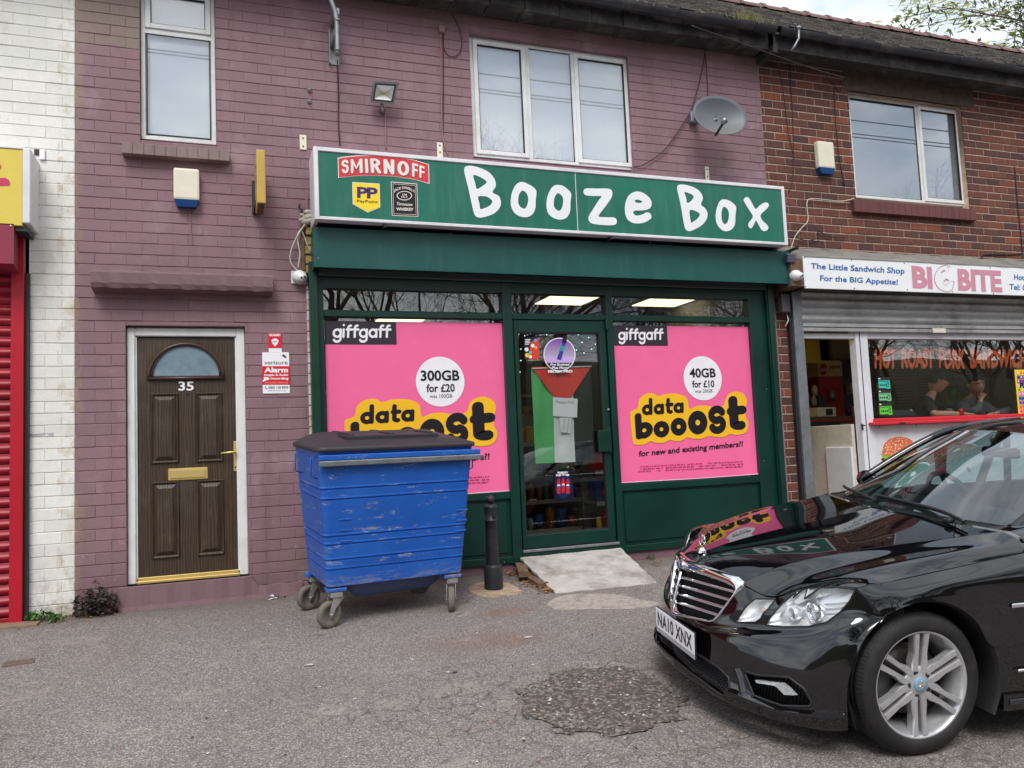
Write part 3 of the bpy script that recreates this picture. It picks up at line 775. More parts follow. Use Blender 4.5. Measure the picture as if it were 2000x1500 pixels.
mwx0, mwx1 = X(920, 200, yv), X(1232, 215, yv); mwz0, mwz1 = Z(1236, 333, yv), Z(1070, 92, yv)
window(bM, mwx0, mwx1, mwz0, mwz1, yv, [(X(924, 200, yv)+.015, X(1029, 200, yv), mwz0+.03, mwz1-.03, True), (X(1036, 200, yv), X(1119, 200, yv), mwz0+.035, mwz1-.035, False), (X(1124, 200, yv), mwx1-.02, mwz0+.03, mwz1-.03, True)], M_BLIND)
swx0, swx1 = X(275, 150, yv), X(421, 150, yv); swz0 = Z(345, 277, yv); zt = Z(345, 66, yv)
window(bM, swx0, swx1, swz0, 5.27, yv, [(swx0+.035, swx1-.035, zt+.02, 5.24, True), (swx0+.045, swx1-.045, swz0+.05, zt-.02, False)], M_BLIND)
rwx0, rwx1 = X(1662, 290, .09), X(1877, 290, .09); rwz0, rwz1 = Z(1770, 394, .09), Z(1765, 199, .09)
xm = X(1797, 300, .09)
window(bR, rwx0, rwx1, rwz0, rwz1, .09, [(rwx0+.03, xm-.02, rwz0+.035, rwz1-.035, False), (xm+.01, rwx1-.02, rwz0+.025, rwz1-.025, True)], M_BLIND2)

# ---------------------------------------------------------------- roof
M_TILE = None
def tile_mat():
    t = NT('weathered roof tile'); p = t.pos(); n = t.noise(7, 7, .75, p)
    g = t.n('ShaderNodeNewGeometry'); c = t.ramp(g.outputs['Random Per Island'], (0, rgb(44, 40, 39)), (.5, rgb(64, 58, 56)), (1, rgb(96, 88, 84)))
    c = t.mix(t.ramp(n, (.45, 0.0), (.7, .8)), c, rgb(60, 56, 50)); m = t.noise(22, 6, .8, p); c = t.mix(t.ramp(m, (.56, 0.0), (.66, .9)), c, rgb(150, 142, 126))
    t.l(c, t.b.inputs['Base Color']); t.set(rough=.92); return t.m
M_TILE = tile_mat()
RID_Y = 3.9; RID_Z = Z(1900, 92, RID_Y); E_Y, E_Z = -.34, 5.60
def roof(parent, x0, x1):
    sl = (RID_Z-E_Z)/(RID_Y-E_Y); n = int((x1-x0)/.17); rows = 44; vs = []; fs = []; rn = random.Random(9)
    for r in range(rows):
        ya = E_Y+(RID_Y-E_Y)*r/rows; yb = E_Y+(RID_Y-E_Y)*(r+1.6)/rows
        for i in range(n+1):
            a = x0+(x1-x0)*(i-(.5 if r % 2 else 0))/n; b = a+(x1-x0)/n-.004
            a = max(a, x0); b = min(b, x1)
            if b-a < .02: continue
            h = .022+rn.uniform(0, .016); d = rn.uniform(-.02, .02); e = rn.uniform(-.004, .004); k = len(vs)
            za, zb = E_Z+sl*(ya-E_Y), E_Z+sl*(yb-E_Y)
            vs += [(a, ya+d, za+h+e), (b, ya+d, za+h-e), (b, yb, zb+.004), (a, yb, zb+.004), (a, ya+d, za+h-.02), (b, ya+d, za+h-.02)]
            fs += [(k, k+1, k+2, k+3), (k+4, k+5, k+1, k), (k+4, k, k+3), (k+5, k+2, k+1)]
    rf = MB(); rf.add([(x0, E_Y, E_Z-.01), (x1, E_Y, E_Z-.01), (x1, RID_Y, RID_Z-.01), (x0, RID_Y, RID_Z-.01), (x0, 7.6, E_Z), (x1, 7.6, E_Z)], [(0, 1, 2, 3), (3, 2, 5, 4), (0, 3, 4), (1, 5, 2)], M_TIMB)
    R_ = rf.build('roof', parent)
    me = bpy.data.meshes.new('roof_tiles'); me.from_pydata(vs, [], fs); me.materials.append(M_TILE); tag(link('roof_tiles', me, R_), kind='stuff')
    return R_
roofM = roof(bM, XW, XB); roofR = roof(bR, XB+.004, XR+.3)
mb = MB(); mb.box(-3.95, XW-.005, E_Y, 7.4, E_Z-.05, E_Z, M_TIMB); mb.build('roof', bW)
M_RIDGE = simple('clay ridge tile', rgb(122, 96, 92), .9, var=.2, scale=9, bump=.3, dirt=rgb(90, 80, 70), dirtamt=.6)
def ridge():
    mb = MB(); L_ = .46; n = 9; r = .13
    def arc(x, rr): return [(x, rr*math.cos(math.pi*k/n), rr*math.sin(math.pi*k/n)*.9-.03) for k in range(n+1)]
    mb.grid([arc(0, r), arc(L_-.07, r), arc(L_-.07, r+.022), arc(L_, r+.022), arc(L_, r-.02)], M_RIDGE, False)
    return mb.mesh('ridge_tile')
rme = ridge()
for i in range(44):
    x = XR+.3-.47*(i+1)
    if x < .2: break
    par = roofR if x > XB else roofM
    o = bpy.data.objects.new('ridge_tile', rme); COL.objects.link(o); o.parent = par; o.location = (x, RID_Y+RN.uniform(-.01, .01), RID_Z+RN.uniform(-.006, .006)); o.rotation_euler = (RN.uniform(-.02, .02), RN.uniform(-.012, .012), 0)
# ---------------------------------------------------------------- eaves
M_EAVE = simple('flaking black eaves board', rgb(46, 44, 46), .75, var=.4, scale=9, bump=.5, dirt=rgb(120, 116, 110), dirtamt=.55)
M_GUT = simple('black cast gutter', rgb(44, 46, 52), .5, var=.3, scale=7, dirt=rgb(110, 108, 104), dirtamt=.6)
def eaves(parent, x0, x1, ragged):
    mb = MB(); n = int((x1-x0)/.35)
    if ragged:
        for i in range(n):
            a = x0+(x1-x0)*i/n; b = a+(x1-x0)/n-.006; d = RN.uniform(-.012, .012); q = RN.uniform(-.03, .02)
            mb.box(a, b, -.27+d, -.245+d, EAVE-.03+q, EAVE+.15, M_EAVE, .003)
            mb.box(a, b, -.25, .03, EAVE-.012+d*.3, EAVE+.006+d*.3, M_EAVE, .003)
    else:
        mb.box(x0, x1, -.29, -.268, EAVE-.05, EAVE+.16, M_EAVE, .004); mb.box(x0, x1, -.27, .03, EAVE-.012, EAVE+.006, M_EAVE, .003)
    mb.build('eaves_board', parent)
    g = MB(); P = []; zc = E_Z-.045; yc = -.37; m = int((x1-x0)/.4)
    for i in range(m+1):
        x = x0+(x1-x0)*i/m; w = .006*math.sin(i*1.3) if ragged else 0
        P.append([(x, yc+.062*math.cos(a)+w*.5, zc+.062*math.sin(a)+w) for a in [math.pi+math.pi*k/8 for k in range(9)]]+[(x, yc+.055*math.cos(a)+w*.5, zc+.055*math.sin(a)+w) for a in [2*math.pi-math.pi*k/8 for k in range(9)]])
    g.grid(P, M_GUT)
    for i in range(0, m, 3):
        x = x0+(x1-x0)*(i+.4)/m; g.tube([(x, yc+.067*math.cos(a), zc+.067*math.sin(a)) for a in [math.pi+math.pi*k/8 for k in range(9)]], .008, M_GUT, 5)
    gt = g.build('gutter', parent, fixn=False)
eaves(bW, -3.95, XW-.004, False); eaves(bM, XW, XB-.05, True); eaves(bR, XB+.0, XR+.3, False)
mb = MB(); mb.box(XB-.03, XB+.03, -.31, .02, EAVE-.10, EAVE-.002, M_EAVE, .008); mb.build('gutter_bracket', bR)
# grass growing in the gutter at the join
mb = MB(); M_GRS = simple('dry gutter grass', rgb(128, 128, 70), .9, var=.3)
for i in range(90):
    x = XB-.35+RN.gauss(0, .12); h = RN.uniform(.05, .15); a = RN.uniform(-.08, .08)
    mb.add([(x-.004, -.36, E_Z-.03), (x+.004, -.36, E_Z-.03), (x+a, -.36+RN.uniform(-.08, .05), E_Z+h)], [(0, 1, 2)], M_GRS)
tag(mb.build('gutter_grass', fixn=False), 'tuft of dry yellow green grass growing in the black gutter', 'grass', kind='stuff')
# rust brown wall outlet pipe? short overflow pin on the eave
# ---------------------------------------------------------------- green shopfront
FY = -.055     # front of the green frame
def px_bar(mb, x0, y0, x1, y1, ya, yb, mat, bev=.004, y=None):
    a, b, c, d = rect(x0, y0, x1, y1, y if y is not None else ya); mb.box(a, b, ya, yb, c, d, mat, bev)
LX0, LX1 = X(613, 800, FY), X(637, 800, FY)
M1a, M1b = X(986, 700, FY), X(1004, 700, FY)
M2a, M2b = X(1189, 700, FY), X(1201, 700, FY)
RX0, RX1 = X(1473, 750, FY), X(1512, 750, FY)
ZT = Z(1000, 552, FY)            # top of visible frame
ZTR = (Z(1000, 611, FY), Z(1000, 623, FY))
ZB = .075
ZC = (Z(950, 963, FY), Z(950, 977, FY))
ZR = (Z(920, 1094, FY), Z(920, 1108, FY))
TOPZ = 2.86
mb = MB()
mb.box(LX0, LX1, FY, .06, ZB, TOPZ, M_GREEN, .004)
mb.box(RX0, RX1-.05, FY, .06, ZB, TOPZ, M_GREEN, .004); mb.box(RX1-.045, RX1, FY-.03, .06, ZB, TOPZ, M_GREEN, .004)
mb.box(LX0-.02, LX0+.03, FY-.04, .06, ZB, TOPZ, M_GREEN, .004)
mb.box(M1a, M1b, FY-.003, .06, ZB, TOPZ, M_GREEN, .004); mb.box(M2a, M2b, FY-.003, .06, ZB, TOPZ, M_GREEN, .004)
for a, b in ((LX1, M1a), (M2b, RX0)):
    mb.box(a, b, FY+.004, .055, ZTR[1], ZTR[0], M_GREEN, .004)
    mb.box(a, b, FY+.004, .055, ZC[1], ZC[0], M_GREEN, .004); mb.box(a, b, FY-.004, .055, ZR[1], ZR[0], M_GREEN, .004)
mb.box(M1b, M2a, FY+.003, .055, ZTR[1], ZTR[0], M_GREEN, .004)
mb.box(LX1, RX0, FY+.004, .055, TOPZ-.22, TOPZ, M_GREEN)
sf = mb.build('shopfront_frame', bM)
for a, b in ((LX1, M1a), (M2b, RX0)):
    p = MB(); p.box(a, b, -.02, .03, ZR[0], ZC[1], M_GREEN); p.box(a+.03, b-.03, -.032, -.018, ZR[0]+.03, ZC[1]-.03, M_GREEN, .006); p.build('stall_riser', sf)
    g = MB(); g.box(a-.004, b+.004, .0, .006, ZC[0]-.004, ZTR[1]+.004, M_GLASS); g.build('window_pane', sf)
for a, b in ((LX1, M1a), (M1b, M2a), (M2b, RX0)):
    g = MB(); g.box(a-.004, b+.004, .0, .006, ZTR[0]-.004, TOPZ-.2, M_GLASS); g.build('transom_pane', sf)
# screws on the frame
for px, py in ((985, 1098), (1245, 1083), (1497, 760), (1492, 900)):
    q = W(px, py, FY-.006); s = MB(); s.sphere(q, .006, M_GREYM, 8); s.build('screw', sf)
# shop door
dT, dB = Z(1100, 624, FY), Z(1100, 1060, FY)
dx0, dx1 = M1b+.004, M2a-.004
gx0, gx1 = X(1018, 800, FY), X(1180, 800, FY); gt, gb = Z(1095, 649, FY), Z(1110, 1040, FY)
dz0 = Z(1110, 1066, FY)
mb = MB(); yy = FY+.012
mb.box(dx0+.012, gx0, yy, .03, dz0, dT-.006, M_GREEN, .005); mb.box(gx1, dx1-.012, yy, .03, dz0, dT-.006, M_GREEN, .005)
mb.box(gx0-.002, gx1+.002, yy+.002, .029, gt, dT-.007, M_GREEN, .005); mb.box(gx0-.002, gx1+.002, yy+.002, .029, dz0+.001, gb, M_GREEN, .005)
dr = mb.build('shop_door', bM)
s = MB(); frame_box(s, gx0, gx1, gb, gt, .009, yy+.006, .02, M_RUB, 0); s.build('seal', dr)
s = MB(); s.box(gx0, gx1, -.010, -.004, gb, gt, M_GLASS); s.build('pane', dr)
s = MB(); a, b, c, d = rect(1168, 840, 1196, 882, yy-.03); s.box(a, b-.02, yy-.045, yy, c, d, M_GREEN, .008); s.box(b-.06, b, yy-.03, yy, c-.01, d+.03, M_GREEN, .006); s.build('handle', dr)
s = MB(); q = W(1189, 800, yy-.012); s.lathe([(0, -.012), (.012, -.012), (.012, .012)], M_GREYM, (q[0], yy, q[2]), 'y', 14); s.build('lock', dr)
s = MB(); s.box(M2a-.022, M2a+.006, FY-.03, FY, Z(1185, 645, FY), Z(1185, 620, FY), M_GREEN, .006); s.build('hinge', dr)
s = MB(); s.box(dx0, dx1+.01, FY-.02, .05, dz0-.028, dz0-.004, M_GREYM, .004); s.build('threshold', bM)
s = MB(); s.box(M1b, M2a+.02, FY-.008, .05, ZB, dz0-.029, M_GREEN, .004); s.build('door_sill', bM)
# wooden floor and dark room behind
M_WALLIN = simple('shop wall', rgb(120, 112, 100), .8, var=.1, scale=2)
M_FLOORIN = simple('shop floor', rgb(92, 84, 76), .5, var=.2, scale=3)
M_CEIL = simple('shop ceiling', rgb(168, 162, 150), .9, var=.04, scale=2)
rx0, rx1 = O_SF[0]+.02, O_SF[1]-.02
mb = MB(); mb.box(rx0, rx1, .06, 5.2, .06, .10, M_FLOORIN); mb.build('shop_floor', bM)
CZ = 2.92
mb = MB(); mb.box(rx0, rx1, .06, 5.2, CZ, CZ+.05, M_CEIL); mb.build('ceiling', bM)
mb = MB(); mb.box(rx0-.1, rx0, .06, 5.2, .1, CZ, M_WALLIN); mb.box(rx1, rx1+.05, .06, 5.2, .1, CZ, M_WALLIN); mb.box(rx0, rx1, 5.2, 5.3, .1, CZ, M_WALLIN); mb.build('room_wall', bM)
M_GRID = plain('ceiling grid', rgb(200, 196, 186), .6)
def ceiling_light(par, x, y, z, lbl, w=.6, d=.6, m=M_LAMP):
    t = thing('ceiling_light', lbl, 'ceiling light', (x, y, z-.02))
    b = MB(); b.box(x-w/2-.02, x+w/2+.02, y-d/2-.02, y+d/2+.02, z-.012, z-.001, M_GRID); b.build('frame', t)
    b = MB(); b.box(x-w/2, x+w/2, y-d/2, y+d/2, z-.02, z-.013, m); b.build('diffuser', t)
q = W(1115, 582, 1.25)
def ceil_pt(px, py, z):
    d = ray(px, py); t = (z-CAM_POS[2])/d[2]; p = CAM_POS+t*d; return float(p[0]), float(p[1])
a1 = ceil_pt(1110, 583, CZ); a2 = ceil_pt(1300, 587, CZ)
ceiling_light(bM, a1[0], a1[1], CZ, 'lit square ceiling panel seen through the glass above the green shop door', .62, .62)
ceiling_light(bM, a2[0], a2[1], CZ, 'lit square ceiling panel seen above the right hand pink poster', .62, .62)
ceiling_light(bM, a1[0]-1.7, a1[1]+1.8, CZ, 'lit ceiling panel deep in the shop above the left pink poster', .62, .62)
# green steel shutter housing over the shopfront
HX0, HX1 = X(613, 480, -.27), X(1547, 520, -.27); HZ1 = Z(1080, 467, -.27); HZ0 = Z(1080, 538, -.27)
t = thing('shutter_housing', 'long dark green steel roller shutter box below the shop sign', 'shutter box', (HX0, -.1, HZ0))
mb = MB()
P = [(-.27, HZ0), (-.27, HZ0+.35), (-.262, HZ1-.004), (-.25, HZ1), (-.02, HZ1), (-.02, HZ0+.02), (-.20, HZ0-.005)]
mb.box(HX0, HX1, -.27, -.262, HZ0, HZ1, M_GREENF, .002); mb.box(HX0, HX1, -.261, 0, HZ1-.006, HZ1-.001, M_GREENF); mb.box(HX0+.001, HX0+.006, -.2615, 0, HZ0+.001, HZ1-.007, M_GREENF); mb.box(HX1-.006, HX1-.001, -.2615, 0, HZ0+.001, HZ1-.007, M_GREENF)
mb.box(HX0+.001, HX1-.001, -.2615, -.20, HZ0+.001, HZ0+.006, M_GREEN)
mb.build('cover', t)
mb = MB(); mb.box(HX0+.01, HX1-.01, -.13, -.02, HZ0+.03, HZ0+.04, M_BLACK); mb.tube([(HX0+.03, -.12, HZ0+.11), (HX1-.03, -.12, HZ0+.11)], .09, M_BLACK, 14)
mb.box(HX0+.05, RX1-.05, -.105, -.07, HZ0-.035, HZ0+.05, simple('shutter bottom rail', rgb(70, 76, 80), .45), .006); mb.build('roller', t)
for a, b, c in ((LX0-.02, LX0+.05, .041), (RX1-.045, RX1+.02, .031)): mb = MB(); mb.box(a, b, -.12, FY-c, ZB, HZ0+.01, M_GREEN, .004); mb.build('guide_rail', t)
for px, py in ((619, 446), (622, 505), (1545, 497), (1541, 540), (880, 456), (1270, 474)):
    s = MB(); s.sphere(W(px, py, -.271), .008, M_GREYM, 8); s.build('rivet', t)

# ---------------------------------------------------------------- the long illuminated sign box
SY = -.40
c6p = lambda x, y: (580+.266667*x, 260+.266667*y)
c4p = lambda x, y: (860+.34*x, .34*y)
qa = [W(612, 283, SY), W(1531, 366, SY), W(1540, 478, SY), W(615, 430, SY)]
SX0 = (qa[0][0]+qa[3][0])/2; SX1 = (qa[1][0]+qa[2][0])/2; SZ1 = (qa[0][2]+qa[1][2])/2; SZ0 = (qa[2][2]+qa[3][2])/2
t = thing('shop_sign', 'long green box sign lettered Booze Box in a white frame above the shopfront', 'shop sign', (SX0, -.2, SZ0))
mb = MB(); fw = .038
mb.box(SX0, SX0+fw, SY-.004, -.06, SZ0, SZ1, M_ALU, .005); mb.box(SX1-fw, SX1, SY-.004, -.06, SZ0, SZ1, M_ALU, .005)
mb.box(SX0+fw, SX1-fw, SY-.003, -.06, SZ1-fw, SZ1-.001, M_ALU, .005); mb.box(SX0+fw, SX1-fw, SY-.003, -.30, SZ0+.001, SZ0+fw*.8, M_ALU, .005)
mb.build('frame', t)
mb = MB(); mb.box(SX0+fw, SX1-fw, -.295, -.06, SZ0+.003, SZ0+.02, M_BLACK); mb.build('underside', t)
xj = X(1126, 380, SY)
for a, b in ((SX0+fw-.003, xj-.003), (xj+.002, SX1-fw+.003)):
    mb = MB(); mb.box(a, b, SY+.008, SY+.014, SZ0+fw*.7, SZ1-fw+.005, M_SIGNG); mb.build('panel', t)
mb = MB(); mb.box(xj-.0035, xj+.0025, SY+.006, SY+.009, SZ0+fw*.8, SZ1-fw, M_ALU); mb.build('joint_strip', t)
LET = dict(
 B1=([(150, 955), (180, 952), (230, 965), (280, 990), (312, 1030), (318, 1070), (300, 1105), (335, 1125), (348, 1160), (340, 1195), (310, 1225), (270, 1242), (230, 1250), (205, 1243), (192, 1220), (180, 1170), (165, 1100), (150, 1040), (138, 985), (140, 962)],
     [(190, 1006), (230, 1018), (258, 1035), (265, 1050), (240, 1070), (210, 1085), (200, 1050)], [(218, 1130), (260, 1128), (290, 1145), (298, 1160), (285, 1180), (255, 1195), (230, 1200), (225, 1170)]),
 o1=([(470, 1045), (500, 1055), (535, 1075), (552, 1100), (548, 1150), (545, 1200), (525, 1235), (490, 1248), (450, 1240), (420, 1215), (405, 1175), (408, 1120), (425, 1075), (445, 1052)],
     [(475, 1095), (495, 1110), (505, 1140), (500, 1175), (485, 1198), (462, 1190), (448, 1165), (450, 1125), (462, 1102)]),
 o2=([(675, 1062), (705, 1068), (740, 1095), (752, 1118), (748, 1160), (745, 1215), (725, 1250), (690, 1262), (650, 1252), (620, 1225), (610, 1185), (615, 1130), (635, 1085), (655, 1066)],
     [(678, 1110), (698, 1125), (706, 1150), (700, 1190), (685, 1210), (665, 1203), (652, 1180), (655, 1140), (665, 1118)]),
 z=([(835, 1083), (900, 1083), (960, 1083), (985, 1095), (985, 1130), (960, 1170), (930, 1210), (910, 1243), (960, 1248), (1000, 1250), (1014, 1268), (1005, 1290), (960, 1294), (890, 1288), (858, 1275), (852, 1245), (875, 1205), (910, 1150), (925, 1128), (880, 1126), (838, 1122), (822, 1105)],),
 e=([(1125, 1100), (1165, 1108), (1200, 1135), (1214, 1165), (1205, 1195), (1170, 1208), (1120, 1210), (1108, 1222), (1125, 1238), (1160, 1232), (1185, 1220), (1205, 1225), (1212, 1250), (1190, 1270), (1150, 1283), (1105, 1280), (1072, 1255), (1060, 1210), (1065, 1160), (1085, 1120)],
    [(1118, 1150), (1140, 1148), (1160, 1158), (1150, 1165), (1125, 1164)]),
 B2=([(1375, 1060), (1410, 1062), (1460, 1078), (1495, 1105), (1508, 1140), (1498, 1175), (1520, 1195), (1535, 1225), (1528, 1262), (1500, 1295), (1460, 1318), (1430, 1328), (1410, 1318), (1400, 1290), (1388, 1220), (1375, 1150), (1362, 1095), (1362, 1070)],
     [(1403, 1104), (1440, 1115), (1455, 1130), (1440, 1155), (1418, 1165), (1412, 1135)], [(1432, 1210), (1465, 1212), (1490, 1230), (1478, 1255), (1450, 1275), (1440, 1275)]),
 o3=([(1635, 1145), (1665, 1155), (1690, 1175), (1700, 1195), (1695, 1240), (1692, 1290), (1670, 1320), (1635, 1328), (1605, 1310), (1585, 1275), (1582, 1225), (1595, 1175), (1612, 1150)],
     [(1632, 1188), (1652, 1205), (1658, 1240), (1650, 1275), (1632, 1288), (1618, 1265), (1615, 1225), (1622, 1195)]),
 x=([(1758, 1132), (1775, 1140), (1795, 1175), (1812, 1200), (1835, 1180), (1860, 1165), (1880, 1165), (1887, 1182), (1870, 1205), (1840, 1235), (1850, 1265), (1880, 1295), (1883, 1315), (1865, 1328), (1845, 1320), (1825, 1285), (1812, 1268), (1800, 1292), (1785, 1312), (1770, 1300), (1772, 1280), (1795, 1245), (1780, 1215), (1755, 1175), (1742, 1148)],))
for k, loops in LET.items():
    flat_mesh([[c4p(*p) for p in lp] for lp in loops], SY+.0055, M_WHITEP, 'letter', t, sm=5)
M_SMR = printed('red vodka banner', rgb(214, 60, 72)); M_SMW = printed('banner white', rgb(240, 226, 220)); M_SHD = printed('banner shadow', rgb(120, 60, 60))
ban = [(298, 180), (360, 170), (430, 163), (550, 160), (700, 165), (850, 192), (967, 228), (971, 372), (850, 338), (700, 317), (580, 312), (430, 315), (302, 328)]
bo = flat_mesh([[c6p(*p) for p in ban]], SY+.0065, M_SMW, 'logo_banner', t)
cx, cy = 635, 262
flat_mesh([[c6p(cx+(x-cx)*.983, cy+(y-cy)*.93-6*0) for x, y in ban]], SY+.005, M_SMR, 'banner_field', bo)
bt = [(325, 190), (430, 182), (550, 180), (700, 188), (850, 212), (940, 240)]; bb_ = [(328, 300), (430, 290), (560, 290), (700, 302), (850, 322), (940, 345)]
bt = [(325, 196), (430, 186), (550, 184), (700, 192), (850, 216), (935, 246)]; bb_ = [(330, 298), (430, 292), (560, 292), (700, 302), (850, 318), (935, 334)]
def poly_at(P, u):
    k = u*(len(P)-1); i = min(int(k), len(P)-2); f = k-i; return (P[i][0]*(1-f)+P[i+1][0]*f, P[i][1]*(1-f)+P[i+1][1]*f)
def text_curve(s, top, bot, y, mat, name, parent, bold=0.02, f=c6p, spacing=1.0, dx=0, dy=0):
    v, fc = text_raw(s, bold, spacing); mn, mx_ = v.min(0), v.max(0); uv = (v-mn)/(mx_-mn); pts = []
    for u, w in uv:
        a = poly_at(top, u); b = poly_at(bot, u); p = f(b[0]*(1-w)+a[0]*w+dx, b[1]*(1-w)+a[1]*w+dy); pts.append(W(p[0], p[1], y))
    m_ = MB(); m_.add(pts, fc, mat); return m_.build(name, parent, fixn=False)
for yy_, m_, dx_, dy_, hw_ in ((SY+.0038, M_SHD, 5, 4, .085), (SY+.0022, M_SMW, 0, 0, .085)):
    def fn_(u, v):
        p, q = poly_at(bt, min(1, max(0, u))), poly_at(bb_, min(1, max(0, u))); r = c6p(q[0]*(1-v)+p[0]*v+dx_, q[1]*(1-v)+p[1]*v+dy_); w_ = W(r[0], r[1], SY); return np.array((w_[0], w_[2]))
    stroke_text('SMIRNOFF', fn_, hw_, m_, yy_, 'letter', bo, .13)
M_PPY = printed('paypoint yellow', rgb(250, 216, 50)); M_PPB = printed('paypoint indigo', rgb(62, 44, 110)); 
sh = [(405, 358), (605, 370), (610, 545), (518, 582), (408, 520)]
so_ = flat_mesh([[c6p(*p) for p in sh]], SY+.0065, M_SMW, 'logo_shield', t)
flat_mesh([[c6p(507+(x-507)*.95, 460+(y-460)*.955) for x, y in sh]], SY+.005, M_PPY, 'shield_field', so_)
text_px('PP', [c6p(440, 392), c6p(592, 400), c6p(590, 482), c6p(440, 474)], SY+.0035, M_PPB, parent=so_, bold=.035, spacing=.9)
text_px('PayPoint', [c6p(440, 486), c6p(594, 494), c6p(594, 520), c6p(440, 512)], SY+.0035, M_PBLK, parent=so_, bold=.01)
jd = [(688, 355), (880, 370), (888, 612), (695, 605)]
jo = flat_mesh([[c6p(*p) for p in jd]], SY+.0065, M_SMW, 'logo_label', t)
flat_mesh([[c6p(788+(x-788)*.95, 486+(y-486)*.955) for x, y in jd]], SY+.005, M_PBLK, 'label_field', jo)
flat_mesh([[c6p(788+(x-788)*.86, 486+(y-486)*.89) for x, y in jd], [c6p(788+(x-788)*.835, 486+(y-486)*.87) for x, y in jd]], SY+.0042, M_SMW, 'label_border', jo)
text_curve("JACK DANIEL'S", [(708, 412), (745, 395), (785, 388), (820, 395), (862, 418)], [(712, 438), (748, 420), (785, 412), (820, 420), (862, 442)], SY+.0035, M_SMW, 'lettering', jo, .02)
ell = [(787+56*math.cos(a), 458+34*math.sin(a)) for a in [2*math.pi*k/30 for k in range(30)]]; el2 = [(787+50*math.cos(a), 458+29*math.sin(a)) for a in [2*math.pi*k/30 for k in range(30)]]
flat_mesh([[c6p(*p) for p in ell], [c6p(*p) for p in el2]], SY+.0035, M_SMW, 'label_oval', jo)
text_px('Old\nNo.7', [c6p(765, 442), c6p(810, 444), c6p(810, 476), c6p(765, 474)], SY+.0035, M_SMW, parent=jo, bold=.02, align='CENTER')
text_px('Tennessee', [c6p(732, 505), c6p(848, 512), c6p(846, 534), c6p(732, 528)], SY+.0035, M_SMW, parent=jo, bold=.01, shear=.4)
text_px('WHISKEY', [c6p(727, 544), c6p(854, 548), c6p(852, 570), c6p(728, 566)], SY+.0035, M_SMW, parent=jo, bold=.03)
for k in range(3):
    s = MB(); x = SX0+.6+k*2.2; s.box(x-.012, x+.012, -.39, .0, SZ0-.03, SZ0-.0035, M_BLACK); s.build('bracket', t)
# brackets fixing the sign to the wall (cream straps)
for px, py, w, h, lb in ((592, 278, 14, 30, 'cream metal strap on the mauve wall beside the top left corner of the sign'), (859, 291, 12, 26, 'cream metal strap standing up behind the sign under the grey cable box'), (1381, 338, 9, 26, 'cream metal strap standing up behind the sign below the satellite dish')):
    t2 = thing('metal_strap', lb, 'bracket', W(px, py, 0), group='cream straps that hold the sign'); a, b, c, d = rect(px-w/2, py-h/2, px+w/2, py+h/2, -.01)
    s = MB(); s.box(a, b, -.014, -.005, c-(0 if px < 600 else .12), d, M_CREAM, .002); s.build('plate', t2)
    for zz in (d-.03, c+.03): s = MB(); s.lathe([(0, -.004), (.007, -.004), (.008, 0)], M_RUB, ((a+b)/2, -.014, zz), 'y', 10); s.build('bolt', t2)

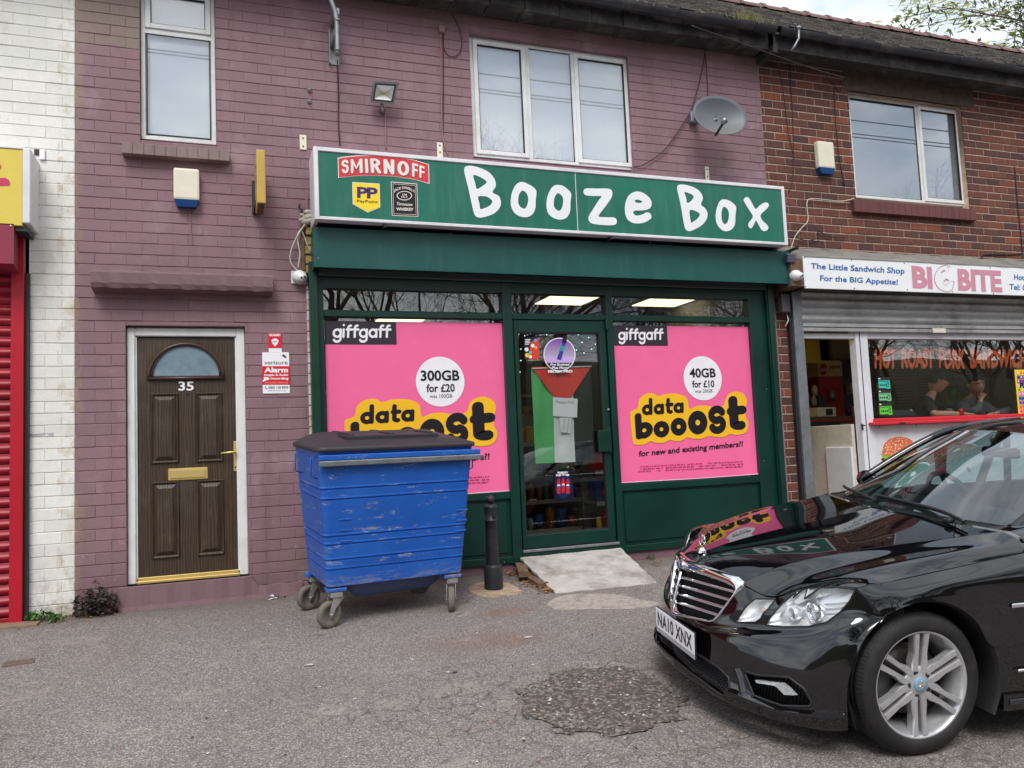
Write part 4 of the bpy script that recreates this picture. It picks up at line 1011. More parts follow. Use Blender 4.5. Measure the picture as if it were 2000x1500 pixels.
# ---------------------------------------------------------------- posters
P2 = dict(x0=X(1203, 790, -.01), x1=X(1478, 790, -.01), z1=Z(1335, 637, -.01), z0=Z(1350, 935, -.01))
P1 = dict(x0=X(638, 790, -.01), x1=X(993, 790, -.01), z1=Z(812, 629, -.01), z0=Z(985, 960, -.01))
cP = lambda x, y: (1160+.4*x, 500+.4*y)
def poster(Pq, price, was, lbl, off):
    yb = -.0105
    t = thing('poster', lbl, 'poster', (Pq['x0'], yb, Pq['z0']), group='pink mobile data posters')
    def m(x, y):
        w = W(*cP(x, y), -.01); u = (w[0]-P2['x0'])/(P2['x1']-P2['x0']); v = (w[2]-P2['z0'])/(P2['z1']-P2['z0'])
        return (Pq['x0']+u*(Pq['x1']-Pq['x0']), Pq['z0']+v*(Pq['z1']-Pq['z0']))
    n = 10; mb = MB(); Pn = []
    for i in range(n+1):
        u = i/n; x = Pq['x0']+u*(Pq['x1']-Pq['x0']); sag = .004*math.sin(u*7)
        Pn.append([(x, yb+.001*math.sin(u*9), Pq['z1']), (x, yb, (Pq['z0']+Pq['z1'])/2), (x, yb, Pq['z0']+.03), (x, yb-.012*(u > .9)-.004*abs(math.sin(u*8)), Pq['z0']+sag)])
    mb.grid(Pn, M_PINK); mb.build('sheet', t)
    mb = MB(); xb = Pq['x0']+.80*(Pq['x1']-Pq['x0']) if off else Pq['x0']+.94*(Pq['x1']-Pq['x0'])
    mb.box(xb, xb+.003, yb-.0025, yb-.002, Pq['z0']+.05, Pq['z1'], M_PINKD); mb.build('fold', t)
    A = [m(105, 338), m(355, 338), m(355, 438), m(105, 438)]
    mb = MB(); mb.quad([(a, yb-.003, b) for a, b in [(Pq['x0'], Pq['z1']-.001), (A[1][0], Pq['z1']-.001), (A[1][0], A[2][1]), (Pq['x0'], A[2][1])]], M_PGREY); tg = mb.build('title_block', t)
    A4 = [np.array(m(*p)) for p in [(118, 353), (335, 353), (335, 411), (118, 411)]]; stroke_text('giffgaff', lambda u, v: bil(A4, u, v/1.42), .125, M_PWHT, yb-.005, 'letter', tg, .06, split=False)
    c = m(531, 597); r = .232
    flat_mesh([[(c[0]+r*math.cos(a), c[1]+r*math.sin(a)) for a in [2*math.pi*k/48 for k in range(48)]]], yb-.003, M_PWHT, 'price_disc', t, conv=False)
    def tx(s, cx, cz, w, h, b): text_px(s, [(c[0]+cx-w/2, c[1]+cz+h/2), (c[0]+cx+w/2, c[1]+cz+h/2), (c[0]+cx+w/2, c[1]+cz-h/2), (c[0]+cx-w/2, c[1]+cz-h/2)], yb-.005, M_PBLK, parent=t, bold=b, conv=False)
    tx(price[0], 0, .056, .37 if len(price[0]) > 4 else .32, .100, .028); tx(price[1], 0, -.060, .27, .076, .024); tx(was, 0, -.134, .215, .034, .0)
    Y = [(175, 775), (182, 757), (205, 748), (214, 735), (218, 705), (240, 680), (268, 670), (292, 672), (310, 684), (330, 680), (350, 673), (400, 672), (436, 682), (456, 700), (460, 728), (468, 748), (500, 733), (540, 730), (570, 735), (600, 740), (632, 728), (642, 700), (655, 675), (690, 662), (722, 670), (740, 690), (745, 715), (738, 750), (740, 785), (753, 815), (748, 850), (728, 868), (690, 874), (660, 870), (630, 885), (590, 883), (560, 880), (520, 893), (480, 892), (455, 886), (430, 900), (395, 905), (370, 898), (340, 912), (300, 912), (275, 905), (245, 920), (205, 922), (190, 908), (182, 850)]
    flat_mesh([[m(*p) for p in Y]], yb-.0045, M_PYEL, 'slogan_field', t, sm=3, conv=False)
    def word(w_, q, hw, xh, gap):
        A4 = [np.array(m(*p)) for p in q]
        stroke_text(w_, lambda u, v: bil(A4, u, v/xh), hw, M_PBLK, yb-.0065, 'letter', t, gap)
    word('data', [(232, 704), (436, 692), (437, 766), (233, 779)], .17, 1.42, .10)
    for ch, q in (('b', [(197, 785), (284, 770), (288, 884), (204, 898)]), ('o', [(288, 808), (366, 803), (368, 884), (290, 888)]), ('o', [(371, 792), (450, 787), (453, 874), (374, 880)]), ('o', [(455, 758), (550, 752), (555, 868), (460, 875)]), ('s', [(554, 738), (640, 732), (646, 860), (560, 868)]), ('t', [(640, 700), (722, 690), (733, 846), (650, 856)])):
        word(ch, q, .19 if ch != 's' else .145, 1.42 if ch == 'b' else 1.40 if ch == 't' else 1.0, .1)
    text_px('for new and existing members?!', [m(218, 951), m(727, 902), m(727, 938), m(218, 988)], yb-.004, M_PBLK, parent=t, bold=.022, conv=False)
    rn = random.Random(4); fm = MB()
    for k in range(3):      # three lines of print too small to read
        u = 0.0
        while u < .985:
            w_ = min(rn.uniform(.012, .045), .995-u)
            if rn.random() > .12:
                A0 = m(215+520*u, 1026+k*12-26*u+3); B0 = m(215+520*(u+w_-.008), 1026+k*12-26*(u+w_)+3); hh = .0045+rn.uniform(0, .002)
                fm.quad([(A0[0], yb-.004, A0[1]-hh), (B0[0], yb-.004, B0[1]-hh), (B0[0], yb-.004, B0[1]+hh), (A0[0], yb-.004, A0[1]+hh)], M_PFINE)
            u += w_
    fm.build('fine_print', t)
    # curled white edge at the foot
    mb = MB(); mb.tube([(Pq['x0']+.01, yb-.006, Pq['z0']+.002), ((Pq['x0']+Pq['x1'])/2, yb-.002, Pq['z0']-.002), (Pq['x1']-.02, yb-.012, Pq['z0']+.004), (Pq['x1']-.004, yb-.014, Pq['z0']+.05)], .003, M_PWHT, 5); mb.build('curled_edge', t)
    return t
poster(P1, ('300GB', 'for £20'), 'was 100GB', 'pink window poster offering 300GB for £20 behind the blue bin', True)
poster(P2, ('40GB', 'for £10'), 'was 20GB', 'pink window poster offering 40GB for £10 right of the shop door', False)

# ---------------------------------------------------------------- things hung in the shop door
def inpx(pts, y): return [W(a, b, y) for a, b in pts]
c1q = lambda x, y: (980+.3733*x, 540+.3733*y)
YD = .03
M_FG = simple('green flag cloth', rgb(84, 176, 104), .8, var=.1, scale=5); M_FW = simple('white flag cloth', rgb(225, 228, 228), .8, var=.05, scale=5); M_FB = simple('black flag cloth', rgb(34, 36, 38), .85, var=.1, scale=5); M_FR = simple('red flag cloth', rgb(226, 66, 60), .8, var=.1, scale=5)
t = thing('flag', 'green white black and red Palestinian flag hanging inside the glass shop door', 'flag', W(1100, 905, YD))
def cloth(name, quad, mat, y):
    mb = MB(); P = []; q = [np.array(W(a, b, y)) for a, b in quad]
    for i in range(13):
        r = []
        for j in range(7):
            p = bil(q, j/6, 1-i/12); r.append((p[0], p[1]+.008*math.sin(p[0]*38+i*.3)+.004*math.sin(i*.9), p[2]))
        P.append(r)
    mb.grid(P, mat); mb.build(name, t, fixn=False)
cloth('green_stripe', [c1q(155, 478), c1q(262, 478), c1q(278, 975), c1q(175, 980)], M_FG, YD)
cloth('white_stripe', [c1q(262, 478), c1q(368, 476), c1q(386, 970), c1q(278, 975)], M_FW, YD)
cloth('black_stripe', [c1q(368, 476), c1q(470, 472), c1q(485, 962), c1q(386, 970)], M_FB, YD)
mb = MB(); mb.add(inpx([c1q(157, 474), c1q(470, 468), c1q(362, 634), c1q(272, 630)], YD-.012), [(0, 1, 2, 3)], M_FR); mb.build('red_triangle', t)
mb = MB(); mb.tube(inpx([c1q(160, 482), c1q(470, 470)], YD-.016), .006, M_PWHT, 6); mb.build('hem_tape', t)
t = thing('paper_notice', 'white handwritten sheet taped over the flag in the shop door', 'notice', W(1104, 815, -.014))
mb = MB(); mb.quad(inpx([c1q(268, 632), c1q(397, 640), c1q(394, 738), c1q(268, 730)], YD-.02), M_PWHT); mb.build('sheet', t)
text_px('Please Pull', [c1q(283, 648), c1q(375, 650), c1q(375, 666), c1q(283, 664)], YD-.022, printed('faded pen', rgb(150, 150, 155)), parent=t)
t = thing('paper_notice', 'narrow hand-lettered strip hanging below the white sheet on the flag', 'notice', W(1104, 850, -.014))
mb = MB(); mb.quad(inpx([c1q(300, 738), c1q(366, 738), c1q(360, 820), c1q(310, 815)], YD-.019), M_FW); mb.build('sheet', t)
pn = MB(); rn = random.Random(2)
for a, n_ in ((318, 9), (340, 11)):
    for k in range(n_):
        yk = 744+k*7.2; xk = a+12-k*1.0
        for q in range(2):
            pn.tube(inpx([c1q(xk+rn.uniform(-3, 3), yk+rn.uniform(-2, 2)), c1q(xk+rn.uniform(-3, 3), yk+rn.uniform(0, 4))], YD-.021), .0016, M_PGREY, 4)
pn.build('pen_marks', t)
t = thing('door_sticker', 'round purple vape sticker high on the shop door glass', 'sticker', W(1093, 690, -.014))
def circ(cx, cy, rx, ry, n=36, a0=0, a1=2*math.pi): return [(cx+rx*math.cos(a0+(a1-a0)*k/n), cy+ry*math.sin(a0+(a1-a0)*k/n)) for k in range(n+(0 if a1-a0 > 6.28 else 1))]
def grad_mat(name, z0, z1, c0, c1_):
    t_ = NT(name); z = t_.sep(t_.pos())[2]; c = t_.ramp(t_.math('DIVIDE', t_.math('SUBTRACT', z, z0), z1-z0), (0, c0), (.38, c0), (.46, tuple(a*.5+.35 for a in c1_)), (1, c1_)); t_.l(c, t_.b.inputs['Base Color']); t_.set(rough=.35); return t_.m
flat_mesh([[c1q(*p) for p in circ(302, 408, 84, 88)]], -.014, M_PWHT, 'rim', t)
zz0, zz1 = Z(*c1q(302, 490), -.015), Z(*c1q(302, 322), -.015)
flat_mesh([[c1q(*p) for p in circ(302, 408, 79, 83)]], -.016, grad_mat('purple to lilac print', zz0, zz1, rgb(200, 170, 225), rgb(120, 52, 160)), 'face', t)
flat_mesh([[c1q(*p) for p in circ(302, 408, 78, 82, 20, math.radians(32), math.radians(148))]], -.0175, M_PGREY, 'foot_field', t)
flat_mesh([[c1q(*p) for p in [(318, 345), (334, 350), (310, 438), (288, 432)]]], -.0185, printed('teal vape body', rgb(60, 60, 150)), 'vape_body', t)
flat_mesh([[c1q(*p) for p in [(322, 308), (344, 312), (336, 350), (316, 345)]]], -.0185, M_PBLK, 'vape_tip', t)
flat_mesh([[c1q(*p) for p in [(309, 360), (331, 365), (323, 392), (302, 388)]]], -.0195, printed('teal vape band', rgb(50, 150, 165)), 'vape_band', t)
text_px('Pro Evolved\nPlus More', [c1q(256, 454), c1q(353, 454), c1q(353, 484), c1q(256, 484)], -.0195, M_PWHT, parent=t, bold=.03, align='CENTER')
text_px('FEOBA PRO', [c1q(243, 490), c1q(370, 488), c1q(370, 502), c1q(243, 504)], -.0165, M_PWHT, parent=t, bold=.05)
t = thing('door_sticker', 'small red and blue snack sticker in the top left corner of the door glass', 'sticker', W(1040, 680, -.014))
flat_mesh([[c1q(*p) for p in [(118, 322), (196, 318), (196, 434), (118, 434)]]], -.013, printed('sticker navy', rgb(44, 40, 64)), 'sheet', t)
flat_mesh([[c1q(*p) for p in [(150, 345), (196, 318), (196, 434), (140, 434)]]], -.0145, printed('sticker red', rgb(214, 70, 48)), 'red_field', t)
for cx, cy, r, cc in ((130, 382, 11, rgb(230, 230, 230)), (162, 362, 10, rgb(240, 240, 235)), (134, 412, 12, rgb(240, 200, 60)), (178, 372, 9, rgb(240, 150, 130)), (150, 398, 8, rgb(90, 190, 200)), (176, 334, 9, rgb(80, 160, 210)), (150, 420, 9, rgb(245, 235, 230))):
    flat_mesh([[c1q(*p) for p in circ(cx, cy, r, r, 10)]], -.016, printed('sticker dot', cc), 'motif', t)
lm = MB()
for k, (x0_, x1_) in enumerate(((122, 150), (122, 146), (122, 148), (122, 142))): lm.quad(inpx([c1q(x0_, 329+k*8), c1q(x1_, 328+k*8), c1q(x1_, 332+k*8), c1q(x0_, 333+k*8)], -.016), M_PWHT)
lm.build('print_lines', t)
t = thing('door_sticker', 'dark blue Thirsty For More cola poster low on the shop door glass', 'sticker', W(1100, 950, -.014))
flat_mesh([[c1q(*p) for p in [(272, 1016), (368, 1016), (378, 1174), (276, 1176)]]], -.014, printed('cola poster navy', rgb(14, 20, 40)), 'sheet', t)
flat_mesh([[c1q(*p) for p in circ(324, 1100, 46, 60)]], -.0155, printed('cola poster blue', rgb(24, 36, 78)), 'glow_disc', t)
text_px('THIRSTY\nFOR MORE', [c1q(284, 1022), c1q(354, 1020), c1q(352, 1044), c1q(284, 1046)], -.0155, M_PWHT, parent=t, bold=.06, align='CENTER')
mcr, mcb, mcw = printed('cola red', rgb(190, 40, 50)), printed('cola blue', rgb(40, 60, 150)), printed('cola white', rgb(220, 220, 230))
for x, y0 in ((298, 1058), (322, 1054), (346, 1058)):
    flat_mesh([[c1q(x-4, y0), c1q(x+4, y0), c1q(x+9, y0+24), c1q(x+9, y0+78), c1q(x-9, y0+78), c1q(x-9, y0+24)]], -.017, mcr, 'printed_bottle', t)
    flat_mesh([[c1q(*p) for p in circ(x, y0+38, 8, 9, 12)]], -.0185, mcw, 'printed_badge', t); flat_mesh([[c1q(*p) for p in circ(x, y0+42, 7, 4, 12)]], -.0195, mcb, 'printed_badge', t)
# string of fairy lights round the door
t = thing('fairy_lights', 'string of tiny pale green fairy lights hung inside the door glass', 'fairy lights', W(1095, 650, .05))
fp_ = [(90, 300), (100, 380), (120, 310), (150, 300), (190, 330), (235, 305), (280, 296), (340, 300), (400, 305), (420, 345), (455, 320), (490, 355), (515, 310), (470, 380), (430, 400), (100, 440), (95, 500), (390, 385)]
pts = inpx([c1q(*p) for p in fp_], .06); s = MB(); s.tube(pts, .0015, M_CABLE, 4); s.build('wire', t)
for i, p in enumerate(pts):
    s = MB(); s.sphere(p, .006, M_STRLED, 6); s.build('bulb', t)

# ---------------------------------------------------------------- shelves of goods inside the shop
M_SHELF = simple('grey shop shelf', rgb(120, 116, 110), .5, metal=.2)
PACK = [simple('packet %d' % i, c, .35, var=.25, scale=30) for i, c in enumerate([rgb(196, 40, 40), rgb(230, 200, 60), rgb(40, 90, 160), rgb(220, 220, 215), rgb(60, 130, 70), rgb(190, 110, 50), rgb(120, 50, 110), rgb(150, 120, 90)])]
def shelves(x0, x1, y, n, lbl, z0=.1, face=-1, h=.34, items=True, gr=None):
    t = thing('shop_shelves', lbl, 'shelves', ((x0+x1)/2, y, z0))
    s = MB(); s.box(x0, x1, y+.02, y+.05, z0, z0+n*h+.1, M_SHELF); s.build('back_panel', t)
    for k in range(n):
        s = MB(); s.box(x0, x1, y-.34, y+.02, z0+.06+k*h, z0+.085+k*h, M_SHELF, .003); s.box(x0, x1, y-.352, y-.341, z0+.045+k*h, z0+.09+k*h, simple('price strip', rgb(205, 198, 180), .5)); s.build('shelf', t)
        if items:
            x = x0+.02; pk = MB()
            while x < x1-.1:
                w = RN.uniform(.07, .16); hh = RN.uniform(.12, h-.09); m = RN.choice(PACK); bag = RN.random() < .5
                if bag:
                    P = []
                    for a in range(5):
                        u = a/4; wd_ = w*(.8+.2*math.sin(math.pi*u)); th = .012+.05*math.sin(math.pi*u)
                        P.append([(x+w/2-wd_/2, y-.26, z0+.086+k*h+hh*u), (x+w/2, y-.26-th, z0+.086+k*h+hh*u), (x+w/2+wd_/2, y-.26, z0+.086+k*h+hh*u), (x+w/2, y-.26+th, z0+.086+k*h+hh*u)])
                    pk.grid(P, m, closed=True)
                else: pk.box(x, x+w-.008, y-.30, y-.12, z0+.086+k*h, z0+.086+k*h+hh, m, .004)
                x += w+.01
            tag(pk.build('packets', t), kind='stuff')
    return t
sx = X(1120, 900, 1.3)
shelves(X(1015, 900, 1.6), X(1130, 900, 1.6)+.3, 2.0, 4, 'grey shelf unit of packets seen low through the shop door')
shelves(X(1130, 900, .9)+.15, RX0-.05, 1.15, 3, 'grey shelf unit of colourful bags behind the right of the shop door')
shelves(rx0+.1, X(1015, 900, 1.6)-.1, 2.6, 5, 'grey shelf unit of goods behind the left pink poster')
shelves(rx0+.6, rx1-.6, 5.0, 6, 'long shelf unit of goods on the back wall of the shop', h=.36)
# ---------------------------------------------------------------- front door of number 35
def wood():
    t = NT('dark brown woodgrain door'); p = t.pos(); v = t.mapv(p, (9, 9, 1.1))
    n = t.noise(3.0, 4, .6, v); w = t.n('ShaderNodeTexWave', wave_type='BANDS', bands_direction='X'); w.inputs['Scale'].default_value = 1.6; w.inputs['Distortion'].default_value = 9; w.inputs['Detail'].default_value = 3
    t.l(v, w.inputs['Vector']); c = t.mix(t.ramp(w.outputs[0], (.25, 0.0), (.8, 1.0)), rgb(56, 44, 35), rgb(74, 58, 44))
    f = t.noise(40, 5, .7, t.mapv(p, (1, 1, .08))); c = t.mix(t.ramp(f, (.56, 0.0), (.72, .45)), c, rgb(116, 92, 62))
    d = t.noise(2.2, 6, .7, p); c = t.mix(t.ramp(d, (.5, 0.0), (.75, .5)), c, rgb(100, 86, 76))
    t.l(c, t.b.inputs['Base Color']); t.set(rough=.42, spec=.4); t.bump(t.math('ADD', f, w.outputs[0]), .25, .004); return t.m
M_WOOD = wood(); M_WOODD = simple('dark door moulding', rgb(70, 46, 42), .3, var=.15, scale=20)
DY = .045
fo = [W(245, 640, DY), W(477, 640, DY), W(487, 1124, DY), W(251, 1141, DY)]
ox0, ox1 = (fo[0][0]+fo[3][0])/2, (fo[1][0]+fo[2][0])/2; oz1 = (fo[0][2]+fo[1][2])/2; oz0 = (fo[2][2]+fo[3][2])/2
ix0, ix1 = (X(263, 660, DY)+X(267, 1120, DY))/2, (X(461, 660, DY)+X(469, 1115, DY))/2; iz1 = Z(365, 657, DY); iz0 = Z(368, 1124, DY)
mb = MB(); mb.box(ox0, ix0, DY, .12, oz0, oz1, M_UPVC, .008); mb.box(ix1, ox1, DY, .12, oz0, oz1, M_UPVC, .008); mb.box(ix0-.002, ix1+.002, DY+.002, .118, iz1, oz1-.001, M_UPVC, .008)
mb.box(ix0-.001, ix0+.012, DY+.018, .1, iz0, iz1, M_UPVC, .003); mb.box(ix1-.012, ix1+.001, DY+.018, .1, iz0, iz1, M_UPVC, .003)
frm = mb.build('door_frame', bM)
mb = MB(); mb.box(ix0, ix1, DY-.01, .11, oz0-.002, oz0+.022, M_BRASS, .004); mb.box(ix0+.01, ix1-.01, DY+.012, .1, oz0+.022, iz0+.012, M_BRASS, .004); mb.build('threshold', bM)
d0, d1, e0, e1 = ix0+.012, ix1-.012, iz0+.012, iz1-.008
def DX(px, py): return X(px, py, DY+.03)
def DZ(px, py): return Z(px, py, DY+.03)
mb = MB(); mb.box(d0, d1, DY+.03, .1, e0, e1, M_WOOD, .003); fd = mb.build('front_door', bM)
yd = DY+.03
def panel(x0, x1, z0, z1):
    mb = MB(); o = .0
    mb.add([(x0, yd-.002, z0), (x1, yd-.002, z0), (x1, yd-.002, z1), (x0, yd-.002, z1), (x0+.010, yd-.017, z0+.010), (x1-.010, yd-.017, z0+.010), (x1-.010, yd-.017, z1-.010), (x0+.010, yd-.017, z1-.010),
            (x0+.026, yd-.003, z0+.026), (x1-.026, yd-.003, z0+.026), (x1-.026, yd-.003, z1-.026), (x0+.026, yd-.003, z1-.026),
            (x0+.058, yd-.024, z0+.058), (x1-.058, yd-.024, z0+.058), (x1-.058, yd-.024, z1-.058), (x0+.058, yd-.024, z1-.058)],
           [(a+i, a+(i+1) % 4, a+4+(i+1) % 4, a+4+i) for a in (0, 4, 8) for i in range(4)]+[(12, 13, 14, 15)], M_WOOD)
    mb.build('moulded_panel', fd)
c2 = lambda x, y: (x*.53356, 450+y*.53333)
for q in ((550, 597, 657, 852), (714, 594, 818, 846), (554, 922, 661, 1197), (720, 915, 824, 1185)):
    a = c2(q[0], q[1]); b = c2(q[2], q[3]); panel(DX(*a), DX(*b), DZ(*b), DZ(*a))
cx_ = DX(*c2(683, 540)); cz_ = DZ(*c2(683, 545)); R_o = (DX(*c2(825, 545))-DX(*c2(541, 545)))/2; Hh = DZ(*c2(683, 415))-cz_
def arcp(rx, rz, z, n=20): return [(cx_+rx*math.cos(math.pi*k/n), z+rz*math.sin(math.pi*k/n)) for k in range(n+1)]
mb = MB(); prof = []
out = arcp(R_o, Hh, cz_); inn = arcp(R_o-.045, Hh-.045, cz_+.028)
mb.add([(x, yd-.014, z) for x, z in out]+[(x, yd-.014, z) for x, z in inn]+[(x, yd-.001, z) for x, z in out]+[(x, yd+.004, z) for x, z in inn],
       [(i, i+1, 22+i, 21+i) for i in range(20)]+[(0, 21, 41, 20)]+[(42+i, 43+i, i+1, i) for i in range(20)]+[(21+i, 22+i, 64+i, 63+i) for i in range(20)]+[(21, 63, 83, 41), (0, 20, 62, 42)], M_WOODD)
mb.tube([(x, yd-.016, z) for x, z in arcp(R_o-.012, Hh-.012, cz_+.008)]+[(cx_+R_o-.012, yd-.016, cz_+.008)]*0, .013, M_WOODD, 8); mb.tube([(x, yd-.014, z) for x, z in arcp(R_o-.038, Hh-.038, cz_+.024)], .008, M_WOODD, 8); mb.tube([(cx_-R_o, yd-.015, cz_+.008), (cx_+R_o, yd-.015, cz_+.008)], .013, M_WOODD, 8); mb.build('fanlight_moulding', fd)
mb = MB(); mb.add([(x, yd-.005, z) for x, z in arcp(R_o-.044, Hh-.044, cz_+.028)], [tuple(range(21))], M_OBSC); mb.build('fanlight_glass', fd)
a = c2(615, 873); b = c2(761, 910)
mb = MB(); mb.box(DX(*a), DX(*b), yd-.012, yd, DZ(*b), DZ(*a), M_BRASS, .005); mb.box(DX(*a)+.02, DX(*b)-.02, yd-.019, yd-.012, DZ(*b)+.017, DZ(*a)-.014, M_BRASS, .005); mb.build('letterbox', fd)
mb = MB(); hx = DX(*c2(861, 830)); h0, h1 = DZ(*c2(861, 882)), DZ(*c2(861, 772)); mb.box(hx-.013, hx+.013, yd-.012, yd, h0, h1, M_BRASS, .006)
hz = DZ(*c2(858, 812)); mb.tube([(hx, yd-.01, hz), (hx, yd-.05, hz), (hx-.02, yd-.055, hz), (hx-.115, yd-.05, hz-.005)], [.009, .009, .009, .007], M_BRASS, 8); mb.build('handle', fd)
s = MB(); s.lathe([(0, -.014), (.008, -.014), (.009, -.011)], M_BLACK, (hx, yd, h0+.035), 'y', 10); s.build('keyhole', fd)
s = MB(); q = c2(685, 598); s.lathe([(0, -.006), (.006, -.006), (.009, 0)], M_BLACK, (DX(*q), yd, DZ(*q)), 'y', 10); s.build('spyhole', fd)
text_px('35', [c2(653, 553), c2(709, 553), c2(709, 587), c2(653, 587)], yd-.004, M_PWHT, 'number', fd, bold=.02)
# ---------------------------------------------------------------- small things on the wall
def bellbox(px, py, w, h, lbl, y=0.0):
    a, b, c, d = rect(px-w/2, py-h/2, px+w/2, py+h/2, -.08)
    t = thing('alarm_box', lbl, 'alarm box', ((a+b)/2, 0, c))
    mb = MB(); mb.box(a, b, -.08, -.004, c+(d-c)*.17, d, M_CREAM, .02); mb.build('cover', t)
    mb = MB(); mb.add([(a+.006, -.078, c+(d-c)*.18), (b-.006, -.078, c+(d-c)*.18), (b-.03, -.07, c), (a+.03, -.07, c), (a+.006, -.006, c+(d-c)*.18), (b-.006, -.006, c+(d-c)*.18), (b-.03, -.006, c), (a+.03, -.006, c)],
                      [(0, 1, 2, 3), (1, 5, 6, 2), (4, 0, 3, 7), (3, 2, 6, 7)], M_BLUEP); mb.build('strobe_lens', t); return t
bellbox(364, 365, 52, 78, 'cream alarm box with blue foot below the small window above the front door')
bR2 = bellbox(1615, 307, 36, 66, 'cream alarm box with blue foot on the red brick left of the right window')
def cable(pts, lbl, mat, r=.004, y=-.012, sm=6, cat='cable', name='cable', ys=None):
    P = [np.array(W(a, b, (ys[i] if ys else y))) for i, (a, b) in enumerate(pts)]
    if sm > 1: P = [np.array(p) for p in smooth_line([tuple(p) for p in P], sm)]
    s = MB(); s.tube([tuple(p) for p in P], r, mat, 6); return tag(s.build(name, fixn=False), lbl, cat)
cable([(371, 405), (372, 440), (375, 470), (377, 478)], 'short painted cable hanging below the left alarm box', M_CABLEP)
# floodlight
def floodlight():
    q = W(751, 182, -.17); t = thing('floodlight', 'grey square led floodlight on the mauve wall over the shop sign', 'floodlight', q)
    A = np.array(W(728, 161, -.17)); B = np.array(W(778, 164, -.17)); C_ = np.array(W(771, 202, -.15)); D_ = np.array(W(724, 197, -.15))
    A = A+np.array((0, -.03, 0)); B = B+np.array((0, -.03, 0)); C_ = C_+np.array((0, .03, 0)); D_ = D_+np.array((0, .03, 0))
    def P(u, v, d):
        n = np.array((0, -.9, -.25)); return tuple(bil([A, B, C_, D_], u, v)+n*d)
    mb = MB(); mb.add([P(0, 0, 0), P(1, 0, 0), P(1, 1, 0), P(0, 1, 0), P(.05, .05, -.07), P(.95, .05, -.07), P(.95, .95, -.07), P(.05, .95, -.07)], [(0, 4, 5, 1), (1, 5, 6, 2), (2, 6, 7, 3), (3, 7, 4, 0), (4, 7, 6, 5)], M_GREYM)
    mb.add([P(0, 0, 0), P(1, 0, 0), P(1, 1, 0), P(0, 1, 0), P(.09, .1, 0), P(.91, .1, 0), P(.91, .9, 0), P(.09, .9, 0)], [(0, 1, 5, 4), (1, 2, 6, 5), (2, 3, 7, 6), (3, 0, 4, 7)], M_GREYM); mb.build('housing', t)
    mb = MB(); mb.add([P(.09, .1, .001), P(.91, .1, .001), P(.91, .9, .001), P(.09, .9, .001), P(.15, .17, .001), P(.85, .17, .001), P(.85, .83, .001), P(.15, .83, .001)], [(0, 1, 5, 4), (1, 2, 6, 5), (2, 3, 7, 6), (3, 0, 4, 7)], M_BLACK); mb.build('gasket', t)
    mr = simple('satin reflector', rgb(200, 200, 196), .3, metal=.5)
    mb = MB(); mb.add([P(.15, .17, 0), P(.85, .17, 0), P(.85, .83, 0), P(.15, .83, 0), P(.43, .44, -.04), P(.57, .44, -.04), P(.57, .56, -.04), P(.43, .56, -.04)], [(0, 1, 5, 4), (1, 2, 6, 5), (2, 3, 7, 6), (3, 0, 4, 7)], mr); mb.build('reflector', t)
    mb = MB(); mb.add([P(.43, .44, -.039), P(.57, .44, -.039), P(.57, .56, -.039), P(.43, .56, -.039)], [(0, 1, 2, 3)], plain('yellow led chip', rgb(200, 190, 60), .4)); mb.build('led', t)
    mb = MB(); c = P(.5, .1, -.05); mb.tube([c, (c[0]+.01, -.06, c[2]-.05), (c[0]+.02, -.005, c[2]-.06)], [.014, .014, .03], M_GREYM, 8); mb.build('bracket', t)
floodlight()
cable([(751, 207), (753, 245), (754, 292)], 'pale painted cable dropping from the floodlight to the sign', M_CABLEP, .006)
cable([(659, 118), (661, 190), (661, 240), (664, 284)], 'dark cable hanging from the pole bracket down to the sign', M_CABLE, .006)
# steel pole on its bracket
t = thing('pole_bracket', 'galvanised bent pole held on a steel wall bracket at the top of the mauve wall', 'bracket', W(650, 80, -.02))
mb = MB(); a, b, c, d = rect(641, 60, 657, 127, -.02); mb.box(a, a+.012, -.05, -.004, c, d, M_GREYM, .002); mb.box(a+.013, b+.03, -.014, -.004, c+.003, d-.003, M_GREYM, .002); mb.build('back_plate', t)
mb = MB()
for py in (58, 98):
    q = np.array(W(650, py, -.02)); p2 = np.array(W(660, py-20, -.2)); mb.box(q[0]-.02, q[0]+.03, -.26, -.012, q[2]+.02, q[2]+.08, M_GREYM, .004)
mb.build('arm', t)
P = [W(659, 108, -.26), W(658, 60, -.26), W(656, 30, -.26), W(648, 5, -.26), W(636, -30, -.26), W(634, -80, -.26)]
mb = MB(); mb.tube(smooth_line(P, 5), .022, M_GREYM, 12); mb.build('pole', t, fixn=False)
mb = MB()
for py in (40, 98): q = W(659, py, -.26); mb.lathe([(.024, -.01), (.028, -.01), (.028, .01), (.024, .01)], M_GREYM, q, 'z', 12)
mb.build('clamp', t)
for px, py in ((604, 177), (604, 199)):
    q = W(px, py, 0); s = MB(); s.lathe([(0, -.03), (.011, -.03), (.011, -.018), (.02, -.016), (.02, -.01), (0, -.008)], M_GREYM, q, 'y', 12)
    tag(s.build('wall_bolt'), 'upper steel bolt head in the mauve wall left of the hanging dark cable' if py < 180 else 'lower steel bolt head in the mauve wall left of the hanging dark cable', 'bolt')
